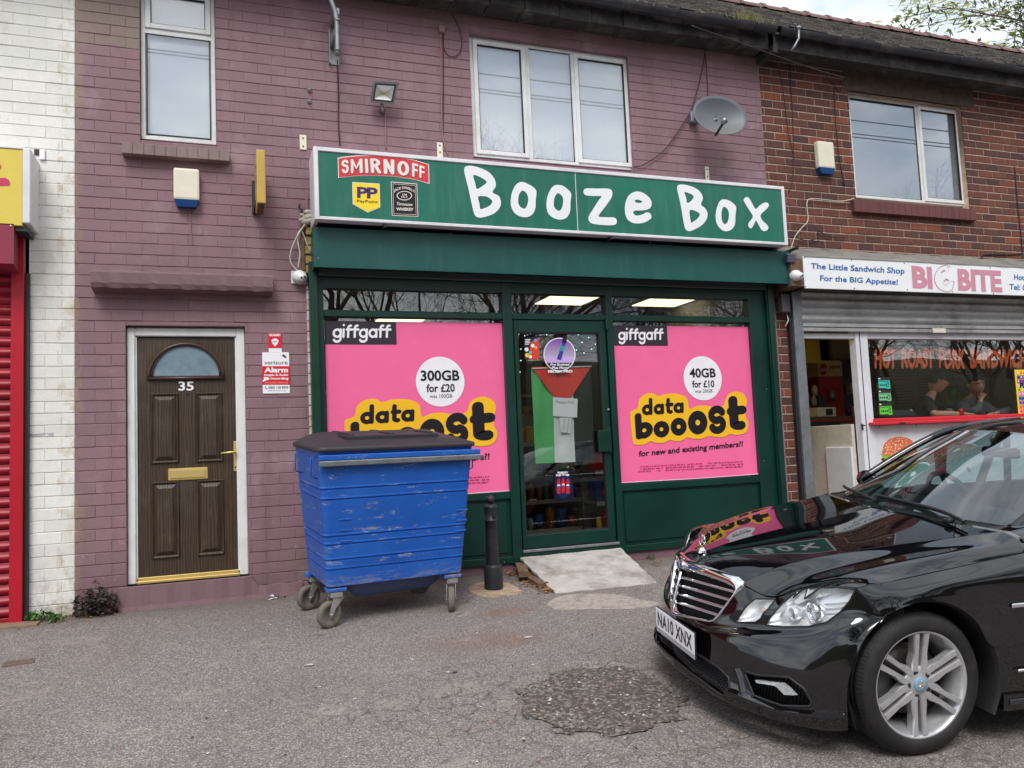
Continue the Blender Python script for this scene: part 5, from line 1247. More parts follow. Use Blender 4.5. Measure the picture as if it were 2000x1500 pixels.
# junction box with looped cable
t = thing('junction_box', 'small grey cable box high on the mauve wall left of the big window', 'junction box', W(863, 56, 0))
a, b, c, d = rect(857, 48, 869, 63, -.03); mb = MB(); mb.box(a, b, -.035, -.004, c, d, M_CABLEP, .004); mb.build('cover', t)
cable([(861, 63), (861, 110), (862, 180), (864, 260), (868, 282), (875, 303)], 'pinkish painted cable running down from the cable box to the sign', M_CABLEP, .006)
cable([(866, 63), (866, 120), (866, 200), (865, 262)], 'dark cable clipped beside the pinkish one under the cable box', M_CABLE, .005)
cable([(865, 65), (866, 90), (876, 108), (893, 108), (902, 90), (900, 65), (890, 40), (882, 28)], 'loop of thin dark cable between the cable box and the eaves', M_CABLE, .004)
# yellow projecting sign seen edge on
t = thing('projecting_sign', 'yellow projecting sign seen nearly edge on between front door and shop sign', 'sign', W(512, 350, -.3))
fX = W(515, 350, -.1)[0]; z1_, z0_ = Z(515, 294, -.38), Z(512, 398, -.38)
za, zb = Z(497, 355, -.02), Z(497, 418, -.02); xa, xb = X(492, 380, -.02), X(501, 380, -.02)
mb = MB(); mb.box(xa, xb+.01, -.05, -.004, zb, za, M_BLACK, .003); mb.box(xa+.01, xb+.05, -.20, -.004, zb+.02, zb+.07, M_BLACK, .003); mb.build('wall_bracket', t)
mo = simple('ochre sign plastic', rgb(192, 160, 76), .4, var=.06, scale=8)
mb = MB(); xx = X(509, 350, -.32); mb.box(xx-.036, xx+.036, -.40, -.075, z0_+.0, z1_, mo, .01); mb.build('box', t)
mb = MB(); mb.box(xx-.026, xx+.026, -.385, -.09, z0_-.006, z0_-.001, M_TIMB); mb.build('underside', t)
mb = MB(); mb.box(xx-.0385, xx-.0365, -.36, -.30, z1_-.14, z1_-.11, M_PBLK); mb.box(xx-.0385, xx-.0365, -.36, -.32, z1_-.27, z1_-.2, M_PBLK); mb.build('print', t)
# satellite dish
def dish():
    c = np.array(W(1402, 232, -.30)); t = thing('satellite_dish', 'grey oval satellite dish on the mauve wall right of the big window', 'satellite dish', tuple(c))
    ax = Vector((-.10, -.90, .20)).normalized()
    u = Vector((0, 0, 1)); r = u.cross(ax).normalized()*-1; u = ax.cross(r)*-1; u = r.cross(ax)
    if u.z < 0: u = -u
    rx, rz = .305, .235; mb = MB(); P = []
    for i in range(9):
        q = i/8; P.append([tuple(Vector(c)+r*(rx*q*math.cos(a))+u*(rz*q*math.sin(a))+ax*(.085*q*q-.02)) for a in [2*math.pi*k/40 for k in range(40)]])
    P.append([tuple(Vector(c)+r*(rx*1.012*math.cos(a))+u*(rz*1.012*math.sin(a))+ax*(.060)) for a in [2*math.pi*k/40 for k in range(40)]])
    for i in range(7, -1, -1):
        q = i/8; P.append([tuple(Vector(c)+r*(rx*q*math.cos(a))+u*(rz*q*math.sin(a))+ax*(.085*q*q-.028)) for a in [2*math.pi*k/40 for k in range(40)]])
    def dm():
        tt = NT('grey dish enamel'); p = tt.pos(); cc = tt.mix(tt.noise(6, 5, .7, p), rgb(84, 89, 98), rgb(104, 107, 113)); z = tt.sep(p)[2]
        lo = tt.ramp(tt.math('DIVIDE', tt.math('SUBTRACT', z, float(c[2])-.25), .5), (0.0, .75), (.5, 0.0)); cc = tt.mix(tt.math('MULTIPLY', lo, tt.noise(4, 6, .7, p)), cc, rgb(140, 132, 112))
        tt.l(cc, tt.b.inputs['Base Color']); tt.set(rough=.5); return tt.m
    mb.grid([[q for q in row] for row in P], dm(), True, True); mb.build('reflector', t)
    foot = Vector(W(1398, 264, -.38)); head = Vector(W(1414, 236, -.62)); mb = MB()
    mb.tube([foot, head+Vector((0, .02, -.02))], .014, M_BLACK, 8); mb.build('feed_arm', t)
    mb = MB(); d = (Vector(c)-head).normalized(); mb.tube([head-d*.05, head+d*.01, head+d*.06], [.028, .034, .024], M_GREYM, 12); mb.build('receiver', t)
    mb = MB(); w = Vector(W(1352, 232, -.01)); mb.box(w.x-.05, w.x+.05, -.07, -.004, w.z-.06, w.z+.06, M_GREYM, .006); mb.tube([w+Vector((0, -.05, 0)), Vector(c)+Vector((-.1, .12, 0)), Vector(c)-ax*.01], .02, M_GREYM, 8); mb.build('wall_mount', t)
    for k in (-1, 0.2):
        s = MB(); s.sphere(tuple(Vector(c)+r*(.07*k)+u*.03+ax*-.012), .006, M_BLACK, 6); s.build('bolt', t)
dish()
cable([(1379, 75), (1376, 110), (1366, 160), (1350, 215), (1335, 240), (1300, 290), (1260, 320), (1238, 326)], 'black cable sweeping from the eaves past the satellite dish to the big window', M_CABLE, .006, y=-.03)
cable([(1378, 110), (1381, 150), (1383, 190)], 'short black cable dropping behind the top of the satellite dish', M_CABLE, .005, y=-.02)
# alarm stickers right of the door
c35 = lambda x, y: (500+.09335*x, 640+.09333*y)
t = thing('alarm_sign', 'verisure alarm sign in white and red on the wall right of door 35', 'sign', W(539, 727, 0))
def pq(a, b, c, d, y, m, n, par): mb = MB(); mb.quad([W(*c35(a, b), y), W(*c35(c, b), y), W(*c35(c, d), y), W(*c35(a, d), y)], m); return mb.build(n, par)
x0_, x1_, z0_, z1_ = rect(*c35(128, 515), *c35(708, 1370), -.009); mb = MB(); mb.box(x0_, x1_, -.010, -.0045, z0_, z1_, M_PWHT); mb.build('plate', t)
M_SR = printed('sticker signal red', rgb(216, 34, 52))
pq(128, 805, 708, 1190, -.0125, M_SR, 'red_band', t)
text_px('verisure', [c35(172, 692), c35(660, 692), c35(660, 765), c35(172, 765)], -.0135, M_PGREY, parent=t, bold=-.004)
text_px('Alarm', [c35(172, 828), c35(672, 828), c35(672, 940), c35(172, 940)], -.0145, M_PWHT, parent=t, bold=.04)
text_px('Images & Audio', [c35(172, 962), c35(672, 962), c35(672, 1025), c35(172, 1025)], -.0145, M_PWHT, parent=t, bold=.03)
text_px('recording', [c35(305, 1035), c35(678, 1035), c35(678, 1100), c35(305, 1100)], -.0145, M_PWHT, parent=t, bold=.035)
text_px('24H GUARD RESPONSE', [c35(180, 1132), c35(672, 1132), c35(672, 1168), c35(180, 1168)], -.0145, printed('pale red print', rgb(240, 150, 150)), parent=t, bold=.02)
text_px('0800 158 8999', [c35(260, 1225), c35(672, 1225), c35(672, 1275), c35(260, 1275)], -.0135, M_PGREY, parent=t)
text_px('www.verisure.co.uk', [c35(245, 1302), c35(625, 1302), c35(625, 1325), c35(245, 1325)], -.0135, M_PGREY, parent=t)
flat_mesh([[c35(160, 1030), c35(250, 1035), c35(285, 1065), c35(270, 1090), c35(215, 1100), c35(140, 1135), c35(140, 1100), c35(170, 1085)]], -.0145, M_PWHT, 'torn_patch', t)
flat_mesh([[c35(555, 565), c35(580, 560), c35(635, 605), c35(630, 635), c35(600, 620), c35(545, 590)]], -.0135, M_PGREY, 'emblem', t)
flat_mesh([[c35(190, 1215), c35(200, 1225), c35(205, 1250), c35(235, 1275), c35(228, 1285), c35(195, 1262)]], -.0135, M_PGREY, 'phone_mark', t)
t = thing('guard_sign', 'small red GUARD sticker right above the white verisure sign', 'sign', W(538, 665, 0))
x0_, x1_, z0_, z1_ = rect(*c35(258, 115), *c35(538, 512), -.007); mb = MB(); mb.box(x0_, x1_, -.0075, -.0045, z0_, z1_, M_PWHT); mb.build('plate', t)
pq(258, 118, 538, 425, -.0095, M_SR, 'red_field', t)
text_px('GUARD', [c35(275, 132), c35(512, 132), c35(512, 180), c35(275, 180)], -.011, M_PWHT, parent=t, bold=.05)
flat_mesh([[c35(*p) for p in [(322, 262), (398, 215), (472, 262), (462, 320), (398, 395), (338, 320)]]], -.011, M_PWHT, 'head_emblem', t)
pq(360, 284, 432, 300, -.0125, M_SR, 'mouth_mark', t)
# cameras and the mess at the left shoulder of the sign
def dome_cam(px, py, lbl, y, plate=True, s=1.0):
    q = W(px, py, y); t = thing('security_camera', lbl, 'security camera', q)
    if plate: mb = MB(); mb.box(q[0]-.068*s, q[0]+.060*s, y-.012, y-.003, q[2]-.055*s, q[2]+.062*s, M_UPVC, .006); mb.build('back_plate', t)
    mb = MB(); mb.lathe([(0, -.10), (.03, -.095), (.055, -.07), (.062, -.03), (.06, -.008), (0, -.006)], M_UPVC, (q[0], y, q[2]), 'y', 24); mb.build('body', t)
    f = Vector((.02, -.085, -.012)) ; c = Vector(q)+f; d = Vector((.25, -1, -.12)).normalized(); mb = MB(); mb.tube([c-d*.03, c+d*.02], .036, M_UPVC, 20)
    mb.build('face', t)
    for k in (-1, 1):
        e = c+Vector((.014*k, 0, .004*k))+d*.021; mb = MB(); mb.tube([e-d*.01, e+d*.003], .010, M_BLACK, 12); mb.build('lens', t)
dome_cam(584, 543, 'white round camera on a square plate at the left end of the shopfront', -.004, True)
dome_cam(1549, 540, 'white round camera under the right end of the green shutter box', -.275, False)
t = thing('wall_gap', 'ragged gap of broken brick and pale filler beside the left end of the shutter box', 'broken brickwork', W(600, 470, 0))
M_YELB = simple('yellowed broken brick', rgb(150, 128, 80), .9, var=.35, scale=30, bump=.6); M_FOAM = simple('pale rag filler', rgb(172, 164, 156), .9, var=.3, scale=30, bump=.6)
mb = MB(); z = Z(600, 535, 0)
while z < Z(600, 440, 0):
    mb.box(X(596, 500)+RN.uniform(-.01, .01), X(612, 500), -.03+RN.uniform(-.012, .01), .02, z, z+.075, M_YELB, .006); z += .086
mb.build('broken_brick', t)
mb = MB(); mb.box(X(588, 500), X(595, 500), -.03, -.004, Z(592, 530), Z(592, 445), M_TIMB, .003); mb.build('lead_strip', t)
mb = MB()
for i in range(14):
    q = W(588+RN.uniform(0, 22), 412+RN.uniform(0, 24), -.05); mb.sphere(q, RN.uniform(.018, .04), M_FOAM, 8, (1.2, .8, .7))
mb.build('filler', t)
cable([(598, 440), (588, 448), (581, 460), (583, 480), (586, 495), (584, 510), (582, 522)], 'white camera cable nearest the shutter box at its left end', M_CABLEW, .006, y=-.05)
cable([(612, 425), (594, 440), (576, 470), (567, 495), (568, 512), (576, 524), (584, 530)], 'white camera cable looping out over the mauve brick left of the shutter box', M_CABLEW, .006, y=-.06)
cable([(588, 448), (594, 462), (600, 478), (606, 490)], 'thin beige wire drooping over the broken brick by the shutter box', M_CABLEW, .004, y=-.05)
cable([(586, 398), (584, 404), (590, 412), (588, 420), (592, 426)], 'black knotted cable end left of the sign corner', M_BLACK, .008, y=-.04)
a, b, c, d = rect(596, 382, 602, 410, -.01); mb = MB(); mb.box(a, b, -.014, -.004, c, d, M_MAUVE, .002); tag(mb.build('metal_strap'), 'mauve painted strap on the wall just left of the sign corner', 'bracket')
# flaking white strip down the left edge of the shopfront, and pier strip on the right
M_FLAKE = simple('flaking white paint over brick', rgb(206, 200, 196), .85, var=.08, scale=20, bump=.5, dirt=rgb(150, 90, 74), dirtamt=.9)
t = thing('edge_strip', 'flaking white strip between the mauve wall and the left side of the shopfront', 'trim strip', W(606, 850, 0)); z = Z(606, 850, 0)-.6
zt_ = Z(604, 560, 0); z = .02
while z < zt_:
    mb = MB(); mb.box(X(601, 700), X(612, 700), -.022+RN.uniform(-.004, .004), .0, z, min(z+COURSE-.006, zt_), M_FLAKE, .004); mb.build('painted_brick_end', t); z += COURSE
mb = MB(); a = X(1513, 800, -.03); b = X(1520, 800, -.03); mb.box(a, b-.02, -.05, 0, .0, Z(1510, 570), simple('maroon strip', rgb(96, 24, 48), .5), .004); mb.box(b-.018, b+.02, -.035, 0, 0, Z(1510, 580), M_FLAKE, .004); tag(mb.build('edge_strip'), 'maroon and flaking white strip at the right side of the shopfront', 'trim strip')
# grey boxes at the right end
a, b, c, d = rect(1535, 497, 1550, 514, -.3); mb = MB(); mb.box(a, b, -.33, -.272, c, d, simple('grey plastic box', rgb(72, 70, 86), .5), .005); tag(mb.build('junction_box'), 'small dark grey box on the right end of the green shutter box', 'junction box')
t = thing('hanging_box', 'tilted dark brown box hanging on the brick pier right of the shopfront', 'electrical box', W(1531, 595, -.08)); a, b, c, d = rect(1522, 575, 1540, 611, -.1); mb = MB(); mb.box(a, b, -.14, -.05, c, d, simple('brown tin box', rgb(70, 60, 62), .6), .006); o = mb.build('case', t)
mb = MB(); mb.tube([W(1531, 555, -.1), W(1531, 576, -.1)], .006, M_BLACK, 6); mb.tube([W(1536, 611, -.1), W(1540, 625, -.1), W(1534, 637, -.1)], [.004, .008, .008], M_CABLEW, 6); mb.build('cable_tail', t)
cable([(1545, 486), (1553, 462), (1566, 445), (1578, 430), (1576, 400), (1585, 388), (1640, 393), (1668, 388)], 'white cable looping from the shutter box up to the sill of the right window', M_CABLEW, .006, y=-.03)
cable([(1560, 466), (1580, 470), (1600, 462), (1596, 450), (1620, 462), (1650, 463)], 'tangle of black cable on the red brick above the sandwich sign', M_BLACK, .006, y=-.03)
cable([(1541, 60), (1543, 130), (1548, 220), (1550, 300), (1548, 350), (1540, 375)], 'thin black cable running down the red brick beside the mauve edge', M_CABLE, .005, y=-.014)
cable([(1520, 130), (1530, 180), (1540, 260), (1552, 310)], 'second thin black cable slanting down the red brick at its left edge', M_CABLE, .004, y=-.014)
cable([(1615, 150), (1630, 165), (1640, 158), (1645, 170), (1638, 178), (1630, 172), (1632, 230), (1638, 300), (1645, 340), (1650, 362), (1645, 355)], 'coiled dark cable falling between the alarm box and the right window', M_CABLE, .005, y=-.014)
cable([(1982, 325), (1988, 400), (1996, 480), (1990, 496), (1925, 497), (1918, 505)], 'dark conduit down the red brick right of the sandwich sign lettering', M_CABLE, .007, y=-.014)
cable([(1350, 50), (1450, 85), (1540, 118), (1600, 138), (1650, 152)], 'black line slung under the gutter across the mauve and brick join', M_BLACK, .006, y=-.42, sm=4)
t = thing('aerial_bracket', 'small metal aerial fixing clamped to the gutter at the join of the roofs', 'bracket', W(1560, 60, -.42)); mb = MB(); mb.tube([W(1545, 100, -.4), W(1552, 90, -.42), W(1560, 75, -.44), W(1560, 55, -.44)], .012, M_GREYM, 8); mb.sphere(W(1560, 54, -.44), .025, M_GREYM, 8); mb.build('arm', t)
# ---------------------------------------------------------------- left shop
LYv = -.20
t = thing('takeaway_sign', 'yellow sign box in a white frame cut off by the left edge of the photo', 'shop sign', W(30, 360, LYv))
yx1 = X(60, 380, LYv-.1); yz1, yz0 = Z(40, 292, LYv-.1), Z(40, 441, LYv-.1)
mb = MB(); mb.box(-3.9, yx1-.055, LYv-.10, -.05, yz0, yz1, M_YEL, .004); mb.build('face', t)
mb = MB(); mb.box(yx1-.053, yx1, LYv-.115, -.004, yz0+.02, yz1+.01, M_ALU, .006); mb.box(-3.9, yx1-.054, LYv-.108, -.04, yz1+.001, yz1+.02, M_ALU, .004); mb.build('frame', t)
mb = MB(); mb.box(-3.9, yx1-.03, LYv-.08, -.02, yz0-.035, yz0-.002, M_BLACK); mb.build('underside', t)
flat_mesh([[(-8, 348), (10, 347), (17, 351), (20, 358), (18, 362), (-8, 363)]], LYv-.103, printed('sign magenta', rgb(200, 60, 100)), 'painted_mark', t)
flat_mesh([[(-8, 322), (0, 320), (3, 326), (0, 330), (-8, 336)]], LYv-.103, printed('sign red', rgb(206, 70, 50)), 'painted_mark', t)
t = thing('shutter_housing', 'maroon steel shutter box under the yellow sign at the left edge', 'shutter box', (-2.5, -.15, Z(20, 500, -.3)))
hx1 = X(27, 480, -.30); hx2 = X(44, 480, -.02); hza, hzb = Z(20, 437, -.30), Z(20, 515, -.30)
mb = MB(); mb.add([(-3.9, -.30, hzb), (hx1, -.30, hzb), (hx1, -.30, hza), (-3.9, -.30, hza), (hx2-.02, -.01, hzb-.03), (hx2-.02, -.01, hza), (-3.9, -.01, hzb-.03), (-3.9, -.01, hza)], [(0, 1, 2, 3), (1, 4, 5, 2), (0, 6, 4, 1), (3, 2, 5, 7)], M_MAROON); mb.build('cover', t)
s = MB(); s.sphere(W(21, 441, -.302), .008, M_UPVC, 8); s.build('rivet', t)
fxa, fxb = X(20, 900, -.06), X(46, 900, -.06)
t = thing('roller_shutter', 'closed dark red roller shutter in a red steel frame at the left edge', 'roller shutter', (-2.2, 0, 0))
mb = MB(); mb.box(fxa, fxb, -.08, .05, .0, hza, M_REDFR, .004); mb.box(fxb+.002, fxb+.03, -.05, .05, -.02, hza, M_BLACK); mb.build('side_frame', t)
sh_top = hzb+.06; nsl = int((sh_top-.03)/.083); 
mbm = MB(); P = []
prof = [(.0, .004), (-.004, .010), (-.020, .022), (-.026, .038), (-.020, .054), (-.006, .066), (0, .074), (.006, .079), (.004, .083)]
for x in (-3.6, fxa-.002): P.append([(x, -.022+y_, z_) for y_, z_ in prof])
mbm.grid(P, M_REDSH); sme = mbm.mesh('shutter_slat')
for i in range(nsl):
    o = bpy.data.objects.new('slat', sme); COL.objects.link(o); o.parent = t; o.location = (2.2, 0, .035+i*.083)
mb = MB(); mb.box(-3.6, fxa-.002, -.045, .0, -.01, .034, M_REDSH, .004); mb.build('bottom_rail', t)
mb = MB(); mb.box(-3.6, fxa+.02, .02, .2, -.1, 3.2, M_DARK); mb.build('dark_backing', t)
mb = MB(); mb.box(-3.6, X(80, 1230, -.1), -.22, 0, -.05, .004, simple('worn brown step', rgb(132, 110, 92), .9, var=.2, bump=.3), .01); tag(mb.build('door_step'), 'worn concrete step below the red shutter at the left edge', 'step')
a, b, c, d = rect(45, 461, 59, 536, -.02); mb = MB(); mb.box(a, b, -.05, -.004, c, d, M_UPVC, .006); tag(mb.build('trunking_cover'), 'white plastic trunking on the cream brick under the yellow sign', 'trunking')
mb = MB(); a, b, c, d = rect(66, 290, 88, 312, -.02); mb.box(a+.04, b, -.024, -.005, c, d, M_PWHT, .004); mb.box(a, b-.03, -.012, -.006, d-.05, d, M_BLACK, .003); tag(mb.build('torn_label'), 'torn white label stuck to the cream brick beside the yellow sign', 'label')
# ---------------------------------------------------------------- sandwich shop
BY = -.32
t = thing('sandwich_shop_sign', 'white fascia sign reading The Little Sandwich Shop Big Bite at the right', 'shop sign', (5.9, -.15, 2.72))
bx0 = 5.891; bz0, bz1 = 2.720, 3.076; bx1 = 11.3
mb = MB(); mb.box(bx0, bx1, BY, BY+.012, bz0, bz1, M_WHITEP, .002); mb.build('panel', t)
mb = MB(); mb.box(bx0-.16, bx0-.0, BY+.01, -.01, bz0+.02, bz1-.03, M_TIMB, .004); mb.box(bx0+.01, bx1, BY+.02, -.01, bz0+.006, bz0+.02, M_BLACK); mb.build('side_return', t)
M_SB = printed('sign blue lettering', rgb(52, 104, 170)); M_SP = printed('faded red lettering', rgb(206, 140, 158)); 
c3 = lambda x, y: (1500+.25329*x, 460+.25329*y)
text_px('The Little Sandwich Shop', [c3(330, 211), c3(1054, 250), c3(1052, 310), c3(330, 268)], BY-.003, M_SB, parent=t, bold=.02)
text_px('For the BIG Appetite!', [c3(402, 305), c3(1002, 338), c3(1000, 392), c3(402, 362)], BY-.003, M_SB, parent=t, bold=.02)
text_px('BI', [c3(1105, 232), c3(1262, 242), c3(1272, 412), c3(1118, 404)], BY-.003, M_SP, parent=t, bold=.045)
def tx2(s, q, m, b, n='lettering'): text_px(s, [c3(*p) for p in q], BY-.003, m, n, t, bold=b)
tx2('BITE', [(1460, 255), (1796, 272), (1808, 438), (1468, 424)], M_SP, .045)
G_o = [(1385, 225), (1355, 228), (1315, 250), (1290, 290), (1282, 340), (1300, 390), (1340, 425), (1390, 436), (1420, 420), (1434, 385), (1434, 350), (1395, 360), (1378, 385), (1355, 375), (1350, 345), (1372, 325), (1380, 300), (1392, 270)]
ring = [c3(*p) for p in G_o]; gm = np.mean(np.array(G_o), 0); ring2 = [c3(gm[0]+(x-gm[0])*.93, gm[1]+(y-gm[1])*.95) for x, y in G_o]
flat_mesh([ring, ring2], BY-.003, M_SP, 'letter', t, sm=3)
mb = MB(); P = [W(*c3(*p), BY-.004) for p in [(1335, 285), (1350, 268), (1368, 270)]]; mb.tube(smooth_line(P, 5), .006, M_SP, 6, flat=.3); P = [W(*c3(*p), BY-.004) for p in [(1360, 350), (1372, 335), (1390, 345)]]; mb.tube(smooth_line(P, 5), .006, M_SP, 6); mb.build('letter_detail', t, fixn=False)
tx2('Hot and Cold Food' if False else 'Hot', [(1898, 298), (1976, 304), (1976, 346), (1898, 340)], M_SB, .02)
tx2('Tel: 0', [(1862, 372), (1990, 380), (1990, 424), (1862, 416)], M_SB, .02)
for px, py in ((1571, 503), (1663, 508), (1766, 514), (1855, 520), (1934, 523), (1669, 563), (1772, 566), (1860, 570), (1940, 573), (1573, 560)):
    s = MB(); q = W(px, py, BY); s.lathe([(0, -.005), (.006, -.004), (.007, 0)], M_BLACK, q, 'y', 8); s.build('screw', t)
# wrinkled grey flashing over the sign
def flashing():
    mb = MB(); P = []
    for i in range(150):
        x = 5.70+5.6*i/149; r = []
        for j in range(9):
            u = j/8; y = -.004+(BY+.02)*u if u < 1 else BY-.004
            z = 3.245-.16*u+.012*math.sin(x*9+u*4)*math.sin(u*3)+.014*mnoise.noise(Vector((x*4, u*5, 1)))+.008*mnoise.noise(Vector((x*17, u*9, 1)))
            if i < 3: z -= .0
            r.append((x, y, z))
        r.append((x, BY-.006, bz1-.012-.012*abs(mnoise.noise(Vector((x*3, 0, 2)))))) if x > bx0 else r.append((x, BY+.02, 3.02))
        P.append(r)
    mb.grid(P, simple('wrinkled grey flashing', rgb(128, 124, 118), .6, var=.2, scale=5, bump=.4, dirt=rgb(86, 80, 74), dirtamt=.7)); return tag(mb.build('roof_flashing', fixn=False), 'wrinkled grey sheet flashing laid over the top of the white sandwich sign', 'flashing')
flashing()
# grey roller shutter, half raised
t = thing('roller_shutter', 'raised grey ribbed roller shutter above the sandwich shop window', 'roller shutter', (5.95, 0, 2.3))
M_GSH = simple('grey shutter steel', rgb(176, 176, 176), .5, metal=.3, var=.14, scale=5, dirt=rgb(96, 90, 84), dirtamt=.8)
gx0s = X(1563, 600, -.06)
mbm = MB(); P = []
prof = [(.006, 0), (.0, .010), (-.018, .026), (-.028, .046), (-.024, .066), (-.008, .080), (.0, .086), (.008, .090), (.006, .0945)]
for x in (gx0s+.004, 11.2): P.append([(x, -.06+a, b) for a, b in prof])
mbm.grid(P, M_GSH); gme = mbm.mesh('shutter_slat')
zb_ = 2.296
for i in range(6):
    o = bpy.data.objects.new('slat', gme); COL.objects.link(o); o.parent = t; o.location = (-5.95, 0, -2.3+zb_+.095+i*.0945)
mb = MB(); mb.box(gx0s+.004, 11.2, -.075, -.05, zb_, zb_+.045, M_GSH, .006); mb.box(gx0s+.004, 11.2, -.085, -.045, zb_+.048, zb_+.09, M_GSH, .006); mb.build('bottom_rail', t)
mb = MB(); a, b, c, d = rect(1822, 641, 1848, 650, -.09); mb.box(a, b, -.09, -.076, c, d, M_CREAM, .002); mb.build('lock_label', t)
mb = MB(); mb.box(X(1549, 600, -.09), gx0s, -.09, .03, .0, 2.75, M_GREYM, .003); mb.build('guide_rail', t)
mb = MB(); mb.box(X(1541, 600, -.05)-.01, X(1549, 600, -.09)-.002, -.06, .02, .0, 2.75, M_BLACK, .003); mb.build('black_trim', t)
# white front: door frame, post, window
fy = -.02
M_WF = simple('white gloss joinery', rgb(222, 222, 228), .35, var=.04, scale=5, dirt=rgb(170, 165, 165), dirtamt=.4)
dxa = X(1566, 700, fy); dxb = X(1676, 740, fy); dxc = X(1700, 740, fy)
zh0, zh1 = Z(1620, 661, fy), Z(1620, 651, fy)
mb = MB(); mb.box(dxa, dxa+.045, fy, .06, .02, 2.42, M_WF, .004); mb.box(dxb, dxc, fy-.01, .08, .02, 2.42, M_WF, .008); mb.box(dxb+.05, dxb+.062, fy-.0115, -.02, .02, 2.4, M_RUB)
mb.box(dxa+.04, dxb, fy+.003, .055, zh0, zh1, M_WF, .004); mb.box(dxc-.001, 11.2, fy, .07, 2.225, 2.44, M_WF, .006); mb.build('door_frame', bR)
pz = Z(1700, 826, -.06)
mb = MB(); mb.box(dxc-.001, 11.2, -.01, .07, .02, pz-.03, M_WF, .006); mb.build('front_panel', bR)
M_SILL = simple('red gloss sill', rgb(206, 44, 58), .35, var=.08, scale=5)
mb = MB(); mb.box(dxc-.09, 11.2, -.12, .07, pz-.03, pz+.006, M_SILL, .008); mb.box(dxc-.02, 11.2, -.075, .07, pz+.007, pz+.045, M_SILL, .006); mb.build('window_sill', bR)
for px in (1712, 1784): s = MB(); q = W(px, 838, -.05); s.tube([(q[0], -.09, pz-.03), (q[0], -.10, pz-.055), (q[0], -.085, pz-.06)], .004, M_BLACK, 6); tag(s.build('hook', bR))
s = MB(); s.box(X(1757, 832, -.12), X(1768, 832, -.12), -.125, -.119, pz-.029, pz-.008, M_BLACK); s.build('sill_notch', bR)
mb = MB(); mb.box(dxc-.01, 11.2, .02, .026, pz+.04, 2.235, M_GLASS); shop_pane = mb.build('window_pane', bR)
mb = MB(); mb.box(dxa+.045, dxb-.002, .02, .026, zh1, 2.43, M_GLASS); mb.build('transom_pane', bR)
# painted wording on the glass
def brush():
    tt = NT('orange brush paint'); p = tt.pos(); n = tt.noise(30, 5, .7, tt.mapv(p, (1, 1, .25))); c = tt.mix(tt.ramp(n, (.35, 0.0), (.65, 1.0)), rgb(214, 78, 26), rgb(220, 116, 70)); tt.l(c, tt.b.inputs['Base Color']); tt.set(rough=.6); return tt.m
M_OR = brush()
c6b = lambda x, y: (1660+.17*x, 670+.17*y)
t = thing('window_lettering', 'orange brush painted HOT ROAST PORK SANDWICH wording across the sandwich shop window', 'lettering', W(1700, 720, .015))
def jag(seed):
    r = random.Random(seed)
    return lambda u, w: (u+r.uniform(-.008, .008), w+r.uniform(-.04, .04))
for s_, a_, b_, y0_, y1_ in (('HOT', 285, 535, 62, 292), ('ROAST', 590, 968, 62, 292), ('PORK', 1022, 1332, 66, 294), ('SANDWICHES', 1378, 2150, 70, 290)):
    text_px(s_, [c6b(a_, y0_), c6b(b_, y0_+4), c6b(b_, y1_+2), c6b(a_, y1_)], .034, M_OR, parent=t, bold=.05, warp=jag(len(s_)))
def gl_mat(n, c): return printed(n, c)
for i, (x0_, y0_, x1_, y1_, cc, lb) in enumerate(((1714, 737, 1740, 760, rgb(60, 196, 176), 'turquoise hygiene sticker, uppermost of three in the corner of the sandwich shop window'), (1715, 762, 1742, 784, rgb(120, 200, 140), 'pale green hygiene sticker, the middle one in the corner of the sandwich shop window'), (1716, 787, 1744, 811, rgb(100, 206, 60), 'bright lime hygiene sticker, lowest of three in the corner of the sandwich shop window'))):
    t = thing('window_sticker', lb, 'sticker', W(x0_, y1_, .012), group='hygiene stickers in the sandwich shop window')
    a, b, c, d = rect(x0_, y0_, x1_, y1_, .012)
    mb = MB(); mb.box(a, b, .013, .016, c, d, M_BLACK); mb.build('backing', t); h = d-c
    mb = MB(); mb.box(a+.006, b-.012, .010, .0125, c+.10*h, c+h*.74, printed('hygiene green %d' % i, cc)); mb.box(b-.065, b-.008, .0095, .0125, c+.04*h, c+.5*h, printed('hygiene green %d' % i, cc)); mb.build('card', t)
    mb = MB(); mb.tube([(b-.045+.018*math.cos(q), .008, c+.38*h+.024*math.sin(q)) for q in [2*math.pi*k/12 for k in range(13)]], .0035, M_PGREY, 5)
    for k in range(4): mb.box(a+.02+k*.028, a+.038+k*.028, .0085, .0095, c+.28*h, c+.42*h, M_PGREY)
    mb.box(a+.01, b-.03, .0085, .0095, c+.64*h, c+.68*h, M_PGREY); mb.box(a+.008, a+.035, .0085, .0125, c+.84*h, c+.93*h, M_PWHT); mb.build('print', t)
